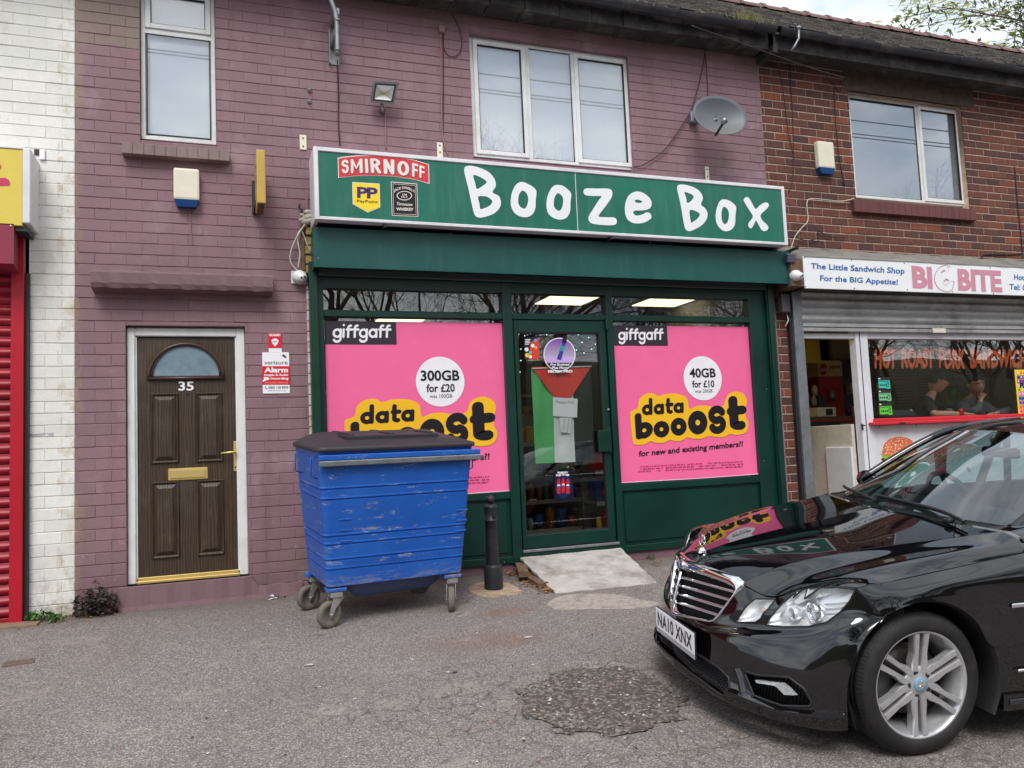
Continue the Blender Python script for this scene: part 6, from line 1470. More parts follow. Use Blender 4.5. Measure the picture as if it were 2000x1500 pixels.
# busy yellow and purple poster cut by the frame edge
t = thing('window_poster', 'tall yellow purple and pink offers poster at the right edge of the sandwich shop window', 'poster', W(1986, 808, .012))
a, c = X(1985, 760, .012), Z(1990, 811, .012); d = Z(1990, 722, .012); b = a+.34
mb = MB(); mb.box(a, b, .013, .016, c, d, printed('poster yellow ground', rgb(238, 206, 60))); mb.build('sheet', t)
for k, cc in enumerate((rgb(240, 120, 150), rgb(230, 150, 110), rgb(150, 110, 190), rgb(50, 110, 190), rgb(232, 110, 190), rgb(190, 210, 40), rgb(220, 190, 220), rgb(90, 50, 140), rgb(120, 70, 160), rgb(246, 196, 50))):
    z0_ = c+(d-c)*(.05+k*.093); mb = MB(); mb.box(a+.03, b-.02, .010, .0125, z0_, z0_+(d-c)*.078, printed('poster band %d' % k, cc)); 
    for q in range(5): mb.sphere((a+.05+q*.055, .010, z0_+(d-c)*.04), .014, printed('poster dot', RN.choice([rgb(240, 230, 230), rgb(60, 30, 90), rgb(220, 50, 60)])), 8, (1, .15, 1))
    mb.build('colour_band', t)
text_px('FUN', [(1992, 748), (2014, 749), (2014, 759), (1992, 757)], .006, M_PBLK, parent=t, bold=.05)
# pictures on the white panel: burger and red cup
def panel_pic():
    t = thing('burger_picture', 'burger picture stuck on the white panel below the sandwich shop window', 'sticker', W(1755, 890, -.014))
    def bun():
        tt = NT('printed bun'); p = tt.pos(); v = tt.n('ShaderNodeTexVoronoi'); v.inputs['Scale'].default_value = 46; tt.l(p, v.inputs['Vector']); c = tt.mix(tt.ramp(v.outputs[0], (.28, 1.0), (.36, 0.0)), rgb(216, 112, 66), rgb(246, 222, 196)); tt.l(c, tt.b.inputs['Base Color']); tt.set(rough=.4); return tt.m
    F = lambda x, y: (1680+.16*x, 830+.16*y)
    flat_mesh([[F(x, y) for x, y in [(276, 350), (275, 300), (290, 245), (330, 190), (390, 158), (470, 145), (550, 150), (620, 180), (670, 235), (695, 300), (690, 355), (600, 375), (480, 382), (360, 378)]]], -.014, bun(), 'top_bun', t, sm=4)
    flat_mesh([[F(x, y) for x, y in [(280, 352), (690, 356), (712, 380), (690, 412), (640, 400), (590, 420), (520, 405), (450, 424), (380, 405), (320, 420), (275, 395), (268, 372)]]], -.0125, printed('printed lettuce', rgb(150, 180, 50)), 'lettuce', t, sm=3)
    flat_mesh([[F(x, y) for x, y in [(285, 400), (690, 400), (695, 450), (640, 475), (340, 475), (285, 450)]]], -.0115, printed('printed patty', rgb(96, 56, 40)), 'patty', t, sm=3)
    flat_mesh([[F(x, y) for x, y in [(275, 455), (700, 455), (690, 520), (620, 560), (480, 575), (350, 560), (285, 520)]]], -.0135, printed('printed bun base', rgb(206, 170, 90)), 'bottom_bun', t, sm=3)
    t = thing('cup_picture', 'tall red drink cup picture on the white panel seen through the car windows', 'sticker', W(1838, 900, -.014))
    flat_mesh([[F(x, y) for x, y in [(893, 300), (1060, 280), (1050, 590), (1020, 610), (950, 612), (925, 590)]]], -.0125, printed('printed red cup', rgb(170, 34, 66)), 'cup', t)
    flat_mesh([[F(x, y) for x, y in [(900, 345), (1058, 330), (1052, 520), (922, 525)]]], -.014, printed('printed dark drink', rgb(96, 60, 56)), 'drink', t)
    t = thing('small_notice', 'small printed opening notice low on the white panel seen through the car windows', 'notice', W(1890, 920, -.014))
    mb = MB()
    for k in range(4): q = W(*F(1290+8*k, 520+16*k), -.013); mb.box(q[0], q[0]+.05, -.0125, -.0115, q[2]-.005, q[2]+.005, M_PGREY)
    mb.build('print', t)
panel_pic()
# interior
M_OLIVE = simple('olive kitchen wall', rgb(150, 142, 112), .8, var=.06, scale=2); M_YW = simple('yellow lit wall', rgb(186, 156, 44), .7, var=.08, scale=2)  # yellow wall has the room's lamplight put into its colour
ix0_, ix1_ = 6.02, 11.15
mb = MB(); mb.box(ix0_, ix1_, .08, 4.6, .04, .08, M_FLOORIN); mb.build('shop_floor', bR)
mb = MB(); mb.box(ix0_, ix1_, .08, 4.6, 2.62, 2.66, simple('warm ceiling', rgb(178, 160, 90), .8)); mb.build('ceiling', bR)
mb = MB(); mb.box(ix0_-.1, ix0_, .08, 4.6, .08, 2.62, M_YW); mb.box(ix1_, ix1_+.05, .08, 4.6, .08, 2.62, M_OLIVE); mb.box(ix0_, 8.3, 4.6, 4.65, .08, 2.62, M_YW); mb.box(8.3, ix1_, 4.6, 4.65, .08, 2.62, M_OLIVE)
mb.build('room_wall', bR)
mb = MB(); mb.box(8.32, ix1_, 2.05, 2.12, .08, 2.62, M_OLIVE); mb.build('partition_wall', bR)
# menu board lines on the partition
t = thing('menu_board', 'menu lists printed on the olive wall behind the two people', 'menu', (9.5, 2.04, 1.6))
mb = MB(); rn = random.Random(8); mt = printed('menu print', rgb(96, 92, 80))
for col in range(6):
    for k in range(22):
        x = 8.5+col*.46; z = 2.28-k*.045
        if rn.random() < .85: mb.box(x, x+rn.uniform(.18, .36), 2.044, 2.048, z, z+.014, mt)
mb.build('print', t)
mb = MB(); mt2 = printed('menu print dark', rgb(50, 48, 44))
for k, w_ in enumerate((.62, .38, .62, .56)): x = X(1955, 745, 2.04); z = Z(1955, 740+k*4.6, 2.04); mb.box(x-w_/2, x+w_/2, 2.040, 2.044, z, z+.03, mt2)
mb.build('notice_print', t)
qc = ceil_pt(1597, 663, 2.6)
ceiling_light(bR, 6.55, 1.0, 2.6, 'lit strip light at the doorway ceiling of the sandwich shop', .22, 1.1, M_LAMPW)
ceiling_light(bR, 6.7, .22, 2.52, 'lit yellow strip seen over the sandwich shop door', 1.1, .16, emit('yellow glow strip', (1, .78, .12), .75))
# drinks fridge
FYd = 1.9
t = thing('drinks_fridge', 'red drinks fridge with a cream DRINK header inside the sandwich shop doorway', 'fridge', W(1625, 824, FYd)); 
c4q = lambda x, y: (1540+.24*x, 620+.24*y)
a, b = X(1600, 760, FYd), X(1647, 760, FYd); z1 = Z(1622, 704, FYd); zm = Z(1622, 735, FYd); z0 = .1
mred = simple('fridge red', rgb(176, 24, 28), .4, var=.1, scale=3)
mb = MB(); mb.box(a, b, FYd, FYd+.6, z0, zm-.002, mred, .006); mb.build('body', t)
mb = MB(); mb.box(a, b, FYd-.01, FYd+.6, zm, z1, simple('fridge header', rgb(226, 206, 150), .5), .006); mb.build('header', t)
flat_mesh([[c4q(*p) for p in circ(282, 423, 32, 46)]], FYd-.014, mred, 'disc', t)
text_px('Coca-Cola', [c4q(255, 408), c4q(312, 406), c4q(312, 438), c4q(255, 442)], FYd-.017, M_PWHT, parent=t, bold=.02, shear=.4)
text_px('DRINK', [c4q(332, 394), c4q(428, 388), c4q(428, 412), c4q(332, 418)], FYd-.014, M_PBLK, parent=t, bold=.03, shear=.25)
mb = MB(); mb.prism([(b+.02, z0), (b+.75, z0), (b+.75, z1+.02), (b+.02, z1+.02)], FYd+.05, FYd+.6, simple('fridge grey', rgb(62, 62, 66), .4)); t2 = thing('display_fridge', 'dark glass fronted display fridge right of the red drinks fridge', 'fridge', (b+.3, FYd, z0)); mb.build('body', t2)
for k in range(5): s = MB(); s.box(b+.06, b+.72, FYd+.02, FYd+.045, z0+.3+k*.33, z0+.315+k*.33, M_GREYM); s.build('shelf', t2)
mb = MB(); rn = random.Random(1)
for k in range(5):
    for q in range(8): mb.tube([(b+.1+q*.078, FYd+.03, z0+.316+k*.33), (b+.1+q*.078, FYd+.03, z0+.316+k*.33+.13)], .024, rn.choice(PACK), 8)
tag(mb.build('cans', t2), kind='stuff')
# hood, counter and glass display in the doorway
t = thing('extractor_hood', 'yellow lit extractor hood high inside the sandwich shop doorway', 'hood', W(1585, 690, 1.2)); a, b, c, d = rect(1567, 664, 1604, 708, 1.4); mb = MB(); mb.box(a-.2, b, 1.4, 2.2, c, d, simple('brassy hood steel', rgb(196, 176, 60), .35, metal=.4), .01); mb.build('hood', t)
t = thing('serving_counter', 'glass fronted serving counter inside the sandwich shop doorway', 'counter', W(1610, 920, .9)); y0 = .75; a = ix0_+.02; b = X(1655, 880, y0)
zt, zmid, zb2 = Z(1610, 845, y0), Z(1610, 898, y0), .1
mb = MB(); mb.box(a, b, y0, y0+.5, zb2, zmid-.1, M_WALLIN, .004); mb.box(a, b, y0-.01, y0+.5, zmid-.098, zmid, simple('grey counter band', rgb(110, 108, 110), .5), .004); mb.build('base', t)
mb = MB(); mb.box(a, b, y0, y0+.006, zmid, zt, M_GLASS); mb.build('glass', t); mb = MB(); mb.box(a, b, y0, y0+.45, zt, zt+.015, M_GREYM); mb.build('top_shelf', t)
mb = MB(); mb.tube([(b+.04, y0-.15, .1), (b+.04, y0-.15, Z(1655, 830, y0-.15))], .02, simple('brown post', rgb(110, 70, 40), .4), 8); mb.build('post', t)
mb = MB(); mb.box(a+.05, X(1660, 826, 1.2), 1.15, 1.25, Z(1620, 832, 1.2), Z(1620, 826, 1.2)+.02, M_BLACK); mb.build('rail', t)
t = thing('till', 'cream till standing on the counter in front of the red fridge', 'till', W(1615, 808, 1.3)); a, b, c, d = rect(1597, 796, 1634, 813, 1.3); mb = MB(); mb.box(a, b, 1.3, 1.6, c, d, M_CREAM, .008); mb.box((a+b)/2-.02, b-.06, 1.295, 1.31, c+.02, d-.02, M_BLACK, .002); mb.build('body', t); mb = MB(); mb.box(a+.12, b-.06, 1.4, 1.44, d, d+.16, M_BLACK, .006); mb.build('screen', t); mb = MB(); mb.box(a-.3, b+.2, 1.2, 1.8, c-.04, c-.003, M_TIMB); mb.box(a-.3, b+.2, 1.2, 1.8, .1, c-.041, mred); mb.build('stand', t)
t = thing('metal_kettle', 'row of steel and glass kitchen things on the back shelf in the doorway', 'kitchen ware', W(1590, 760, 2.2)); mb = MB()
for k, (px, py) in enumerate(((1575, 780), (1592, 770), (1590, 790), (1626, 780), (1580, 860), (1586, 880), (1600, 870))):
    q = W(px, py, 1.0 if py > 850 else 1.85); mb.lathe([(0, -.02), (.04, -.02), (.045, .06), (.03, .11), (.012, .13), (0, .13)], RN.choice([M_GREYM, M_CREAM, M_CABLEW]), q, 'z', 12)
mb.build('vessels', t)
t = thing('open_door', 'white open door leaf inside the sandwich shop doorway', 'door', W(1678, 900, .1)); mb = MB(); yA, yB = .09, .8; xx = X(1684, 850, .1)
mb.box(dxb-.05, dxb-.005, .085, .86, .1, Z(1680, 828, .1), simple('cream door leaf', rgb(206, 196, 186), .5), .006); mb.box(dxb-.08, dxb-.051, .085, .5, .1, Z(1675, 872, .1), M_WF, .006); mb.build('leaf', t); s = MB(); q = W(1690, 831, .08); s.box(dxb-.02, dxb+.01, -.034, -.031, q[2]-.05, q[2]+.02, M_BLACK, .002); s.tube([(dxb-.004, -.03, q[2]), (dxb-.004, -.07, q[2]), (dxb-.06, -.07, q[2])], .008, M_BLACK, 6); s.build('handle', t)
# counter behind the window
t = thing('window_counter', 'dark counter running along the inside of the sandwich shop window', 'counter', (9, .2, .08)); mb = MB(); mb.box(dxc+.1, 11.0, .08, .62, pz-.02, pz+.02, M_TIMB, .004); mb.build('top', t); mb = MB(); mb.box(dxc+.1, 11.0, .5, .56, .08, pz-.021, M_OLIVE); mb.build('front', t)
ctz = pz+.02
q = W(1877, 808, .2); t = thing('drink_can', 'red drink can standing on the window counter between the two people', 'can', (q[0], .2, ctz)); mb = MB(); mb.lathe([(0, 0), (.028, 0), (.033, .01), (.033, .10), (.027, .116), (.0, .114)], simple('can red', rgb(206, 26, 40), .3, metal=.3), (q[0], .2, ctz), 'z', 16); mb.build('body', t); mb = MB(); mb.lathe([(0, .1145), (.026, .1165), (.026, .12), (0, .119)], M_GREYM, (q[0], .2, ctz), 'z', 16); mb.build('lid', t)
q = W(1803, 817, .14); mb = MB(); mb.sphere((q[0], .14, ctz+.012), .05, M_PWHT, 10, (1.4, .8, .25)); tag(mb.build('paper_wrapper'), 'crumpled white paper on the window counter beside the can-side elbow', 'paper')
q = W(1755, 812, .35); t = thing('black_bag', 'black bag lying on the window counter left of the seated people', 'bag', (q[0], .35, ctz)); mb = MB(); mb.sphere((q[0], .35, ctz+.06), .2, simple('dark bag cloth', rgb(44, 46, 56), .8), 14, (1.3, .6, .38)); mb.build('body', t); mb = MB(); mb.sphere((q[0]+.2, .35, ctz+.11), .03, M_GREYM, 8); mb.build('clasp', t)
q = W(1862, 768, 1.6); t = thing('green_lamp_box', 'bright green box and green bottle rack on the shelf between the two heads', 'box', q); mb = MB(); mb.sphere(W(1862, 768, 1.7), .10, simple('green glass', rgb(30, 150, 60), .3), 10, (1, .5, 1)); mb.build('green_jug', t); a, b, c, d = rect(1848, 778, 1866, 792, 1.7); mb = MB(); mb.box(a, b, 1.7, 1.8, c, d, simple('lime box', rgb(120, 150, 40), .5)); mb.build('box', t); mb = MB(); mb.box(a-.1, b+.2, 1.65, 2.04, c-.03, c-.002, M_BLACK); mb.build('shelf', t)
q = W(1600, 620, 0)
# ---------------------------------------------------------------- blue wheeled bin
def bin_paint():
    t = NT('scuffed blue bin paint'); p = t.obj(); n = t.noise(2.2, 4, .6, p); c = t.mix(t.ramp(n, (.3, 0.0), (.7, 1.0)), rgb(20, 82, 172), rgb(32, 98, 188))
    s = t.noise(7, 9, .85, t.mapv(p, (.55, .55, 2.6))); z = t.sep(p)[2]
    wear = t.ramp(s, (.575, 0.0), (.60, 1.0)); c = t.mix(t.math('MULTIPLY', wear, .75), c, rgb(150, 158, 170))
    s2 = t.noise(22, 7, .8, p); c = t.mix(t.math('MULTIPLY', t.ramp(s2, (.68, 0.0), (.70, 1.0)), .8), c, rgb(170, 176, 180))
    low = t.ramp(z, (.26, .85), (.40, 0.0)); s3 = t.noise(12, 8, .8, t.mapv(p, (.6, .6, 3))); c = t.mix(t.math('MULTIPLY', low, t.ramp(s3, (.50, 0.0), (.56, 1.0))), c, rgb(142, 140, 142))
    d = t.noise(1.5, 6, .7, p); c = t.mix(t.math('MULTIPLY', t.ramp(d, (.5, 0.0), (.8, .6)), .5), c, rgb(40, 60, 96))
    t.l(c, t.b.inputs['Base Color']); t.set(rough=.42); t.bump(t.noise(3, 3, .6, p), .10, .02); return t.m
M_BIN = bin_paint(); M_LID = simple('black bin lid plastic', rgb(50, 46, 50), .55, var=.18, scale=12, bump=.1)
M_TYRE = simple('grey rubber tyre', rgb(104, 98, 90), .8, var=.2, scale=20, dirt=rgb(120, 110, 98), dirtamt=.6)
M_GALV = simple('scuffed galvanised fork', rgb(158, 158, 154), .5, metal=.35, var=.16, scale=18, dirt=rgb(110, 104, 96), dirtamt=.6)
B_ORG = (.640, -1.24)
bt_ = thing('wheeled_bin', 'large scuffed blue four wheeled metal bin with black lid in front of the shop', 'bin', (B_ORG[0], B_ORG[1], gz(B_ORG[1])))
bt_.rotation_euler = (math.atan(SL), 0, math.radians(7))
WT, WB, DT, DB, ZBT, ZBB = 1.215, 1.06, .82, .64, 1.305, .29
def bsec(z, inset=0.0):
    """plan rectangle of the body at height z (local)"""
    u = (z-ZBB)/(ZBT-ZBB); w = WB+(WT-WB)*u; d = DB+(DT-DB)*u; x0 = (WT-w)/2; y0 = (DT-d)*.35
    return x0+inset, x0+w-inset, y0+inset, y0+d-inset
def ring_pts(z, off, r=.045, n=4):
    x0, x1, y0, y1 = bsec(z, off); P = []
    for cx, cy, a0 in ((x1-r, y0+r, -90), (x1-r, y1-r, 0), (x0+r, y1-r, 90), (x0+r, y0+r, 180)):
        for k in range(n+1): a = math.radians(a0+90*k/n); P.append((cx+r*math.cos(a), cy+r*math.sin(a), z))
    return P
rows = [(ZBB, .03), (ZBB+.006, .004), (ZBB+.012, 0)]
for tt_ in (.87, .80, .69, .63, .365, .29):
    z = ZBT-(ZBT-ZBB)*tt_; rows += [(z-.0075, 0), (z-.003, .007), (z+.002, .007), (z+.009, -.003), (z+.022, 0)]
rows += [(ZBT-.10, 0), (ZBT, 0), (ZBT+.002, .02)]
def local(mb, name, parent, **k): return link(name, mb.mesh(name, k.get('fixn', True)), parent, True)
mb = MB(); mb.grid([ring_pts(z, o) for z, o in rows], M_BIN, False, True); mb.add(ring_pts(ZBB, .03), [tuple(range(19, -1, -1))], M_BIN)
for zz in (.62, .70, .78):     # short pressed stiffeners near the corners
    for xx in (.12, .95):
        x0, x1, y0, y1 = bsec(zz); mb.box(x0+xx*(x1-x0)*.98-.02, x0+xx*(x1-x0)*.98+.075, y0-.006, y0+.01, zz, zz+.012, M_BIN, .003)
local(mb, 'body', bt_)
mb = MB(); x0, x1, y0, y1 = bsec(ZBB); P = []
for u, (z, w, d) in enumerate(((ZBB+.001, .30, .25), (ZBB-.05, .28, .24), (ZBB-.10, .24, .20), (ZBB-.125, .18, .15), (ZBB-.13, .0, .0))):
    P.append([((x0+x1)/2+w*1.25*max(-1, min(1, 1.5*math.cos(a))), (y0+y1)/2+d*max(-1, min(1, 1.5*math.sin(a))), z) for a in [2*math.pi*k/32 for k in range(32)]])
mb.grid(P, simple('dull blue tub', rgb(64, 84, 130), .6, var=.15, scale=6, dirt=rgb(90, 86, 86), dirtamt=.7), True, True); local(mb, 'drain_tub', bt_)
# raised lettering low on the front
v, f = text_raw('CONTINENTAL 1100', .02, 1.1); mn, mx_ = v.min(0), v.max(0); pts = []
za_, zb_ = ZBT-(ZBT-ZBB)*.862, ZBT-(ZBT-ZBB)*.812
for a, b in v:
    u = (a-mn[0])/(mx_[0]-mn[0]); w = (b-mn[1])/(mx_[1]-mn[1]); z = za_+(zb_-za_)*w; x0, x1, y0, y1 = bsec(z); pts.append((x0+(x1-x0)*(.15+.72*u), y0-.0035, z))
mb = MB(); k = len(pts); mb.add(pts+[(x, y+.006, z) for x, y, z in pts], f, M_BIN); local(mb, 'raised_lettering', bt_, fixn=False)
mb = MB(); x0, x1, y0, y1 = bsec(ZBT-.09)
mb.box(x0-.005, x1+.05, y0-.035, y0+.002, ZBT-.085, ZBT-.045, M_BIN, .006); mb.box(x0-.005, x1+.06, y0-.045, y0-.002, ZBT-.125, ZBT-.0855, M_GREYM, .006); local(mb, 'lifting_bar', bt_)
for xs, sgn in ((bsec(ZBT-.2)[0], -1), (bsec(ZBT-.2)[1], 1)):
    for yy_ in (.1, .62):
        mb = MB(); mb.tube([(xs, yy_, ZBT-.06), (xs+sgn*.045, yy_, ZBT-.07), (xs+sgn*.045, yy_, ZBT-.20), (xs, yy_, ZBT-.22)], .006, M_BIN, 6); local(mb, 'side_handle', bt_)
# lid
mb = MB(); x0, x1, y0, y1 = bsec(ZBT); P = []
def lring(e, z, r=.07, n=5, dz=0.0):
    X0, X1, Y0, Y1 = x0-e, x1+e, y0-e-.01, y1+e; Q = []
    for cx, cy, a0 in ((X1-r, Y0+r, -90), (X1-r, Y1-r, 0), (X0+r, Y1-r, 90), (X0+r, Y0+r, 180)):
        for k in range(n+1): a = math.radians(a0+90*k/n); px_, py_ = cx+r*math.cos(a), cy+r*math.sin(a); Q.append((px_, py_, z+dz*(py_-Y0)/(Y1-Y0)))
    return Q
for e, z, dz in ((.014, ZBT-.022, 0), (.018, ZBT-.016, 0), (.018, ZBT+.004, 0), (.008, ZBT+.012, 0), (-.03, ZBT+.022, .02), (-.10, ZBT+.044, .035), (-.15, ZBT+.050, .04), (-.3, ZBT+.052, .045), (-.385, ZBT+.053, .045)): P.append(lring(e, z, max(.012, .07+e*.1), dz=dz))
mb.grid(P, M_LID, True, True); mb.add(P[-1], [tuple(range(len(P[-1])))], M_LID)
for k in range(3): xx = x0+.27+k*.31; mb.box(xx, xx+.045, y0+.16, y1-.13, ZBT+.05, ZBT+.098, M_LID, .012)
mb.box(x0+.25, x1-.24, y0+.14, y0+.42, ZBT+.04, ZBT+.082, M_LID, .01)
local(mb, 'lid', bt_)
def caster(x, y, rot, fr):
    mb = MB(); r = .098
    z0 = r
    mb.box(x-.07, x+.07, y-.05, y+.05, ZBB-.03, ZBB-.004, M_BIN, .004); mb.box(x-.045, x+.045, y-.045, y+.045, ZBB-.075, ZBB-.031, M_GALV, .006)
    c, s_ = math.cos(rot), math.sin(rot); off = .055
    def T(a, b, z): return (x+a*c-b*s_, y+a*s_+b*c, z)
    for sd in (-1, 1):
        pts = [(-.055, ZBB-.076), (.04, ZBB-.076), (off+.018, r+.02), (off+.012, r-.02), (off-.012, r-.02), (off-.03, r+.04)]
        mb.add([T(a, sd*.036, z) for a, z in pts]+[T(a, sd*.032, z) for a, z in pts], [(0, 1, 2, 3, 4, 5), (11, 10, 9, 8, 7, 6)]+[(i, i+6, (i+1) % 6+6, (i+1) % 6) for i in range(6)], M_GALV)
    mb.add([T(-.055, -.034, ZBB-.077), T(.04, -.034, ZBB-.077), T(.04, .034, ZBB-.077), T(-.055, .034, ZBB-.077)], [(0, 1, 2, 3)], M_GALV)
    mb.tube([T(off, -.045, r), T(off, .045, r)], .012, M_GREYM, 8); cf = local(mb, 'caster_fork', bt_)
    w = MB(); P = []
    for rr, dd in ((.0, -.012), (.055, -.014), (.062, -.022), (.088, -.024), (.096, -.018), (.098, 0), (.096, .018), (.088, .024), (.062, .022), (.055, .014), (.0, .012)):
        P.append([T(off+rr*math.cos(a), dd, r+rr*math.sin(a)) for a in [2*math.pi*k/28 for k in range(28)]])
    w.grid(P, M_TYRE, True, True)
    P = []
    for rr, dd in ((.012, -.020), (.03, -.018), (.032, -.0145)): P.append([T(off+rr*math.cos(a), dd, r+rr*math.sin(a)) for a in [2*math.pi*k/20 for k in range(20)]])
    w.grid(P, M_GALV, True, True); local(w, 'wheel', cf)
x0, x1, y0, y1 = bsec(ZBB)
caster(x0+.07, y0+.05, math.radians(-160), 1); caster(x1-.08, y0+.05, math.radians(-110), 1); caster(x0+.05, y1-.02, math.radians(200), 0); caster(x1-.08, y1-.02, math.radians(150), 0)
# ---------------------------------------------------------------- bollard
bx_, by_ = 2.185, -.545; bz_ = gz(by_)
t = thing('bollard', 'black cast bollard with a ball top beside the blue bin', 'bollard', (bx_, by_, bz_))
MBL = simple('matt black bollard paint', rgb(34, 34, 37), .5, var=.2, scale=14, dirt=rgb(90, 86, 84), dirtamt=.4)
mb = MB(); mb.lathe([(.080, -.05), (.080, .185), (.074, .205), (.060, .21)], MBL, (bx_, by_, bz_), 'z', 28); mb.build('base_sleeve', t)
mb = MB(); mb.lathe([(.056, .205), (.053, .5), (.053, .575), (.060, .578), (.060, .588), (.054, .592), (.056, .66), (.061, .69), (.062, .70), (.052, .715), (.03, .722), (.022, .728)], MBL, (bx_, by_, bz_), 'z', 28); mb.build('post', t)
mb = MB(); mb.sphere((bx_, by_, bz_+.762), .038, MBL, 18); mb.build('ball_finial', t)
mb = MB(); mb.box(bx_+.0-.006, bx_+.03, by_-.066, by_-.052, bz_+.608, bz_+.65, MBL, .004); mb.box(bx_+.004, bx_+.02, by_-.0675, by_-.0655, bz_+.62, bz_+.642, M_BLACK); mb.build('eye_plate', t)
# ---------------------------------------------------------------- ramp of a pale board on two timbers
TL = W(1016, 1089, -.07); TR = W(1212, 1070, -.07); BL_ = G(1086, 1160); BR_ = G(1284, 1140)
t = thing('door_ramp', 'weathered pale ramp slab sloping up to the shop door', 'ramp', ((TL[0]+BR_[0])/2, -.5, gz(-.9)))
mb = MB(); A = np.array([TL, TR, (BR_[0], BR_[1], BR_[2]+.006), (BL_[0], BL_[1], BL_[2]+.006)]); P = []
for i in range(15):
    r = []
    for j in range(21):
        p = bil([A[0], A[1], A[2], A[3]], j/20, 1-i/14); r.append((p[0]+(.006*math.sin(i*2.1) if j in (0, 20) else 0), p[1]+(.008*math.sin(j*1.7) if i == 14 else 0), p[2]+.002*math.sin(i*1.1+j)))
    P.append(r)
mb.grid(P, M_RAMP, False)
mb.grid([[P[-1][j] for j in range(21)], [(P[-1][j][0], P[-1][j][1]+.004, P[-1][j][2]-.03) for j in range(21)]], M_RAMP, False)
mb.grid([[P[i][0] for i in range(15)], [(P[i][0][0], P[i][0][1], P[i][0][2]-.022) for i in range(15)]], M_RAMP, False)
mb.grid([[P[i][20] for i in range(15)], [(P[i][20][0], P[i][20][1], P[i][20][2]-.022) for i in range(15)]], M_RAMP, False); mb.build('slab', t, fixn=False)
def beam(p, q, w, h, m): 
    p, q = Vector(p), Vector(q); d = (q-p).normalized(); n = Vector((-d.y, d.x, 0)).normalized()*w/2; u = Vector((0, 0, h))
    b = MB(); b.add([p-n, p+n, q+n, q-n, p-n+u, p+n+u, q+n+u, q-n+u], [(0, 3, 2, 1), (4, 5, 6, 7), (0, 1, 5, 4), (1, 2, 6, 5), (2, 3, 7, 6), (3, 0, 4, 7)], m); return b
g1, g2 = G(1006, 1113), G(1062, 1149)
beam(g1, g2, .10, .045, M_TIMB).build('timber', t)
h1 = (g1[0]+.05, g1[1]+.02, g1[2]+.046); h2 = (g2[0]-.08, g2[1]+.26, g2[2]+.066); beam(h1, h2, .09, .05, M_TIMB).build('timber', t)
# dry leaf litter
mlf = [simple('dry leaf', rgb(170, 120, 60), .9, var=.4, scale=30), simple('brown leaf', rgb(110, 80, 54), .9, var=.4, scale=30)]
def leaves(name, spots, n, lbl, mats, s=.018):
    mb = MB(); rn = random.Random(n)
    for i in range(n):
        cx, cy, r = rn.choice(spots); g = G(cx+rn.gauss(0, r), cy+rn.gauss(0, r*.3)); a = rn.uniform(0, 6.28); L_ = s*rn.uniform(.5, 1.4); d = Vector((math.cos(a), math.sin(a), 0))*L_; p = Vector((-d.y, d.x, 0))*.35; c = Vector((g[0], min(g[1], -.02), gz(g[1])+.006+rn.uniform(0, .01)))
        mb.add([c-d, c+p+Vector((0, 0, .004)), c+d+Vector((0, 0, rn.uniform(0, .01))), c-p], [(0, 1, 2), (0, 2, 3)], rn.choice(mats))
    return tag(mb.build(name, fixn=False), lbl, 'leaf litter', kind='stuff')
leaves('leaf_litter', [(1055, 1150, 14), (1000, 1122, 10), (1030, 1140, 14), (1070, 1155, 8)], 260, 'dry orange leaf litter around the left side of the door ramp', mlf)
leaves('leaf_litter', [(1265, 1095, 14), (1285, 1105, 10), (230, 1190, 30), (180, 1205, 30), (90, 1215, 20)], 220, 'brown leaf litter along the foot of the walls', mlf, .012)
# weeds
def weed(name, px, py, w, h, n, mats, lbl, leaf, up=1.0):
    g = G(px, py); by = min(g[1], -.04); mb = MB(); st = MB(); rn = random.Random(px); t = thing(name, lbl, 'weed', (g[0], by, gz(by)))
    for i in range(n):
        a = rn.uniform(0, 6.28); r = w*math.sqrt(rn.random()); z = h*rn.random()**.8*(1-r/w*.6); c = Vector((g[0]+r*math.cos(a), by+r*math.sin(a)*.45-.02, gz(by)+.012+z)); c.y = min(c.y, -.012)
        d = Vector((rn.gauss(0, 1), rn.gauss(0, 1)-.3, rn.gauss(.3, .6))).normalized()*leaf*rn.uniform(.5, 1.3); q = d.cross(Vector((rn.gauss(0, 1), rn.gauss(0, 1), 1))).normalized()*leaf*.42
        mb.add([c-d, c-d*.2+q, c+d*.6+q*.6, c+d, c+d*.6-q*.6, c-d*.2-q], [(0, 1, 2, 3), (0, 3, 4, 5)], rn.choice(mats))
        if i % 9 == 0: st.tube([(g[0]+rn.uniform(-.02, .02), by-.015, gz(by)), c], .002, mats[0], 4)
    tag(mb.build('foliage', t, fixn=False), kind='stuff'); st.build('stems', t, fixn=False)
mg = [simple('weed green', rgb(78, 118, 52), .7, var=.3, scale=40), simple('weed dark green', rgb(54, 86, 40), .7, var=.3, scale=40)]
mpz = [simple('purple black leaf', rgb(62, 44, 50), .7, var=.4, scale=40), simple('dark plum leaf', rgb(82, 52, 62), .7, var=.4, scale=40), simple('plum green leaf', rgb(60, 66, 44), .7, var=.3, scale=40)]
weed('weed', 78, 1212, .10, .085, 120, mg, 'low green weed growing at the foot of the cream brick', .022)
weed('weed', 112, 1214, .07, .06, 70, mg, 'smaller green weed beside the dark plant at the foot of the cream brick', .018)
weed('dark_weed', 187, 1202, .16, .29, 430, mpz, 'dark purple bushy weed at the foot of the wall left of the front door', .024)
weed('weed', 1270, 1092, .05, .06, 40, mg, 'tiny green weed by the plinth between ramp and car', .012)
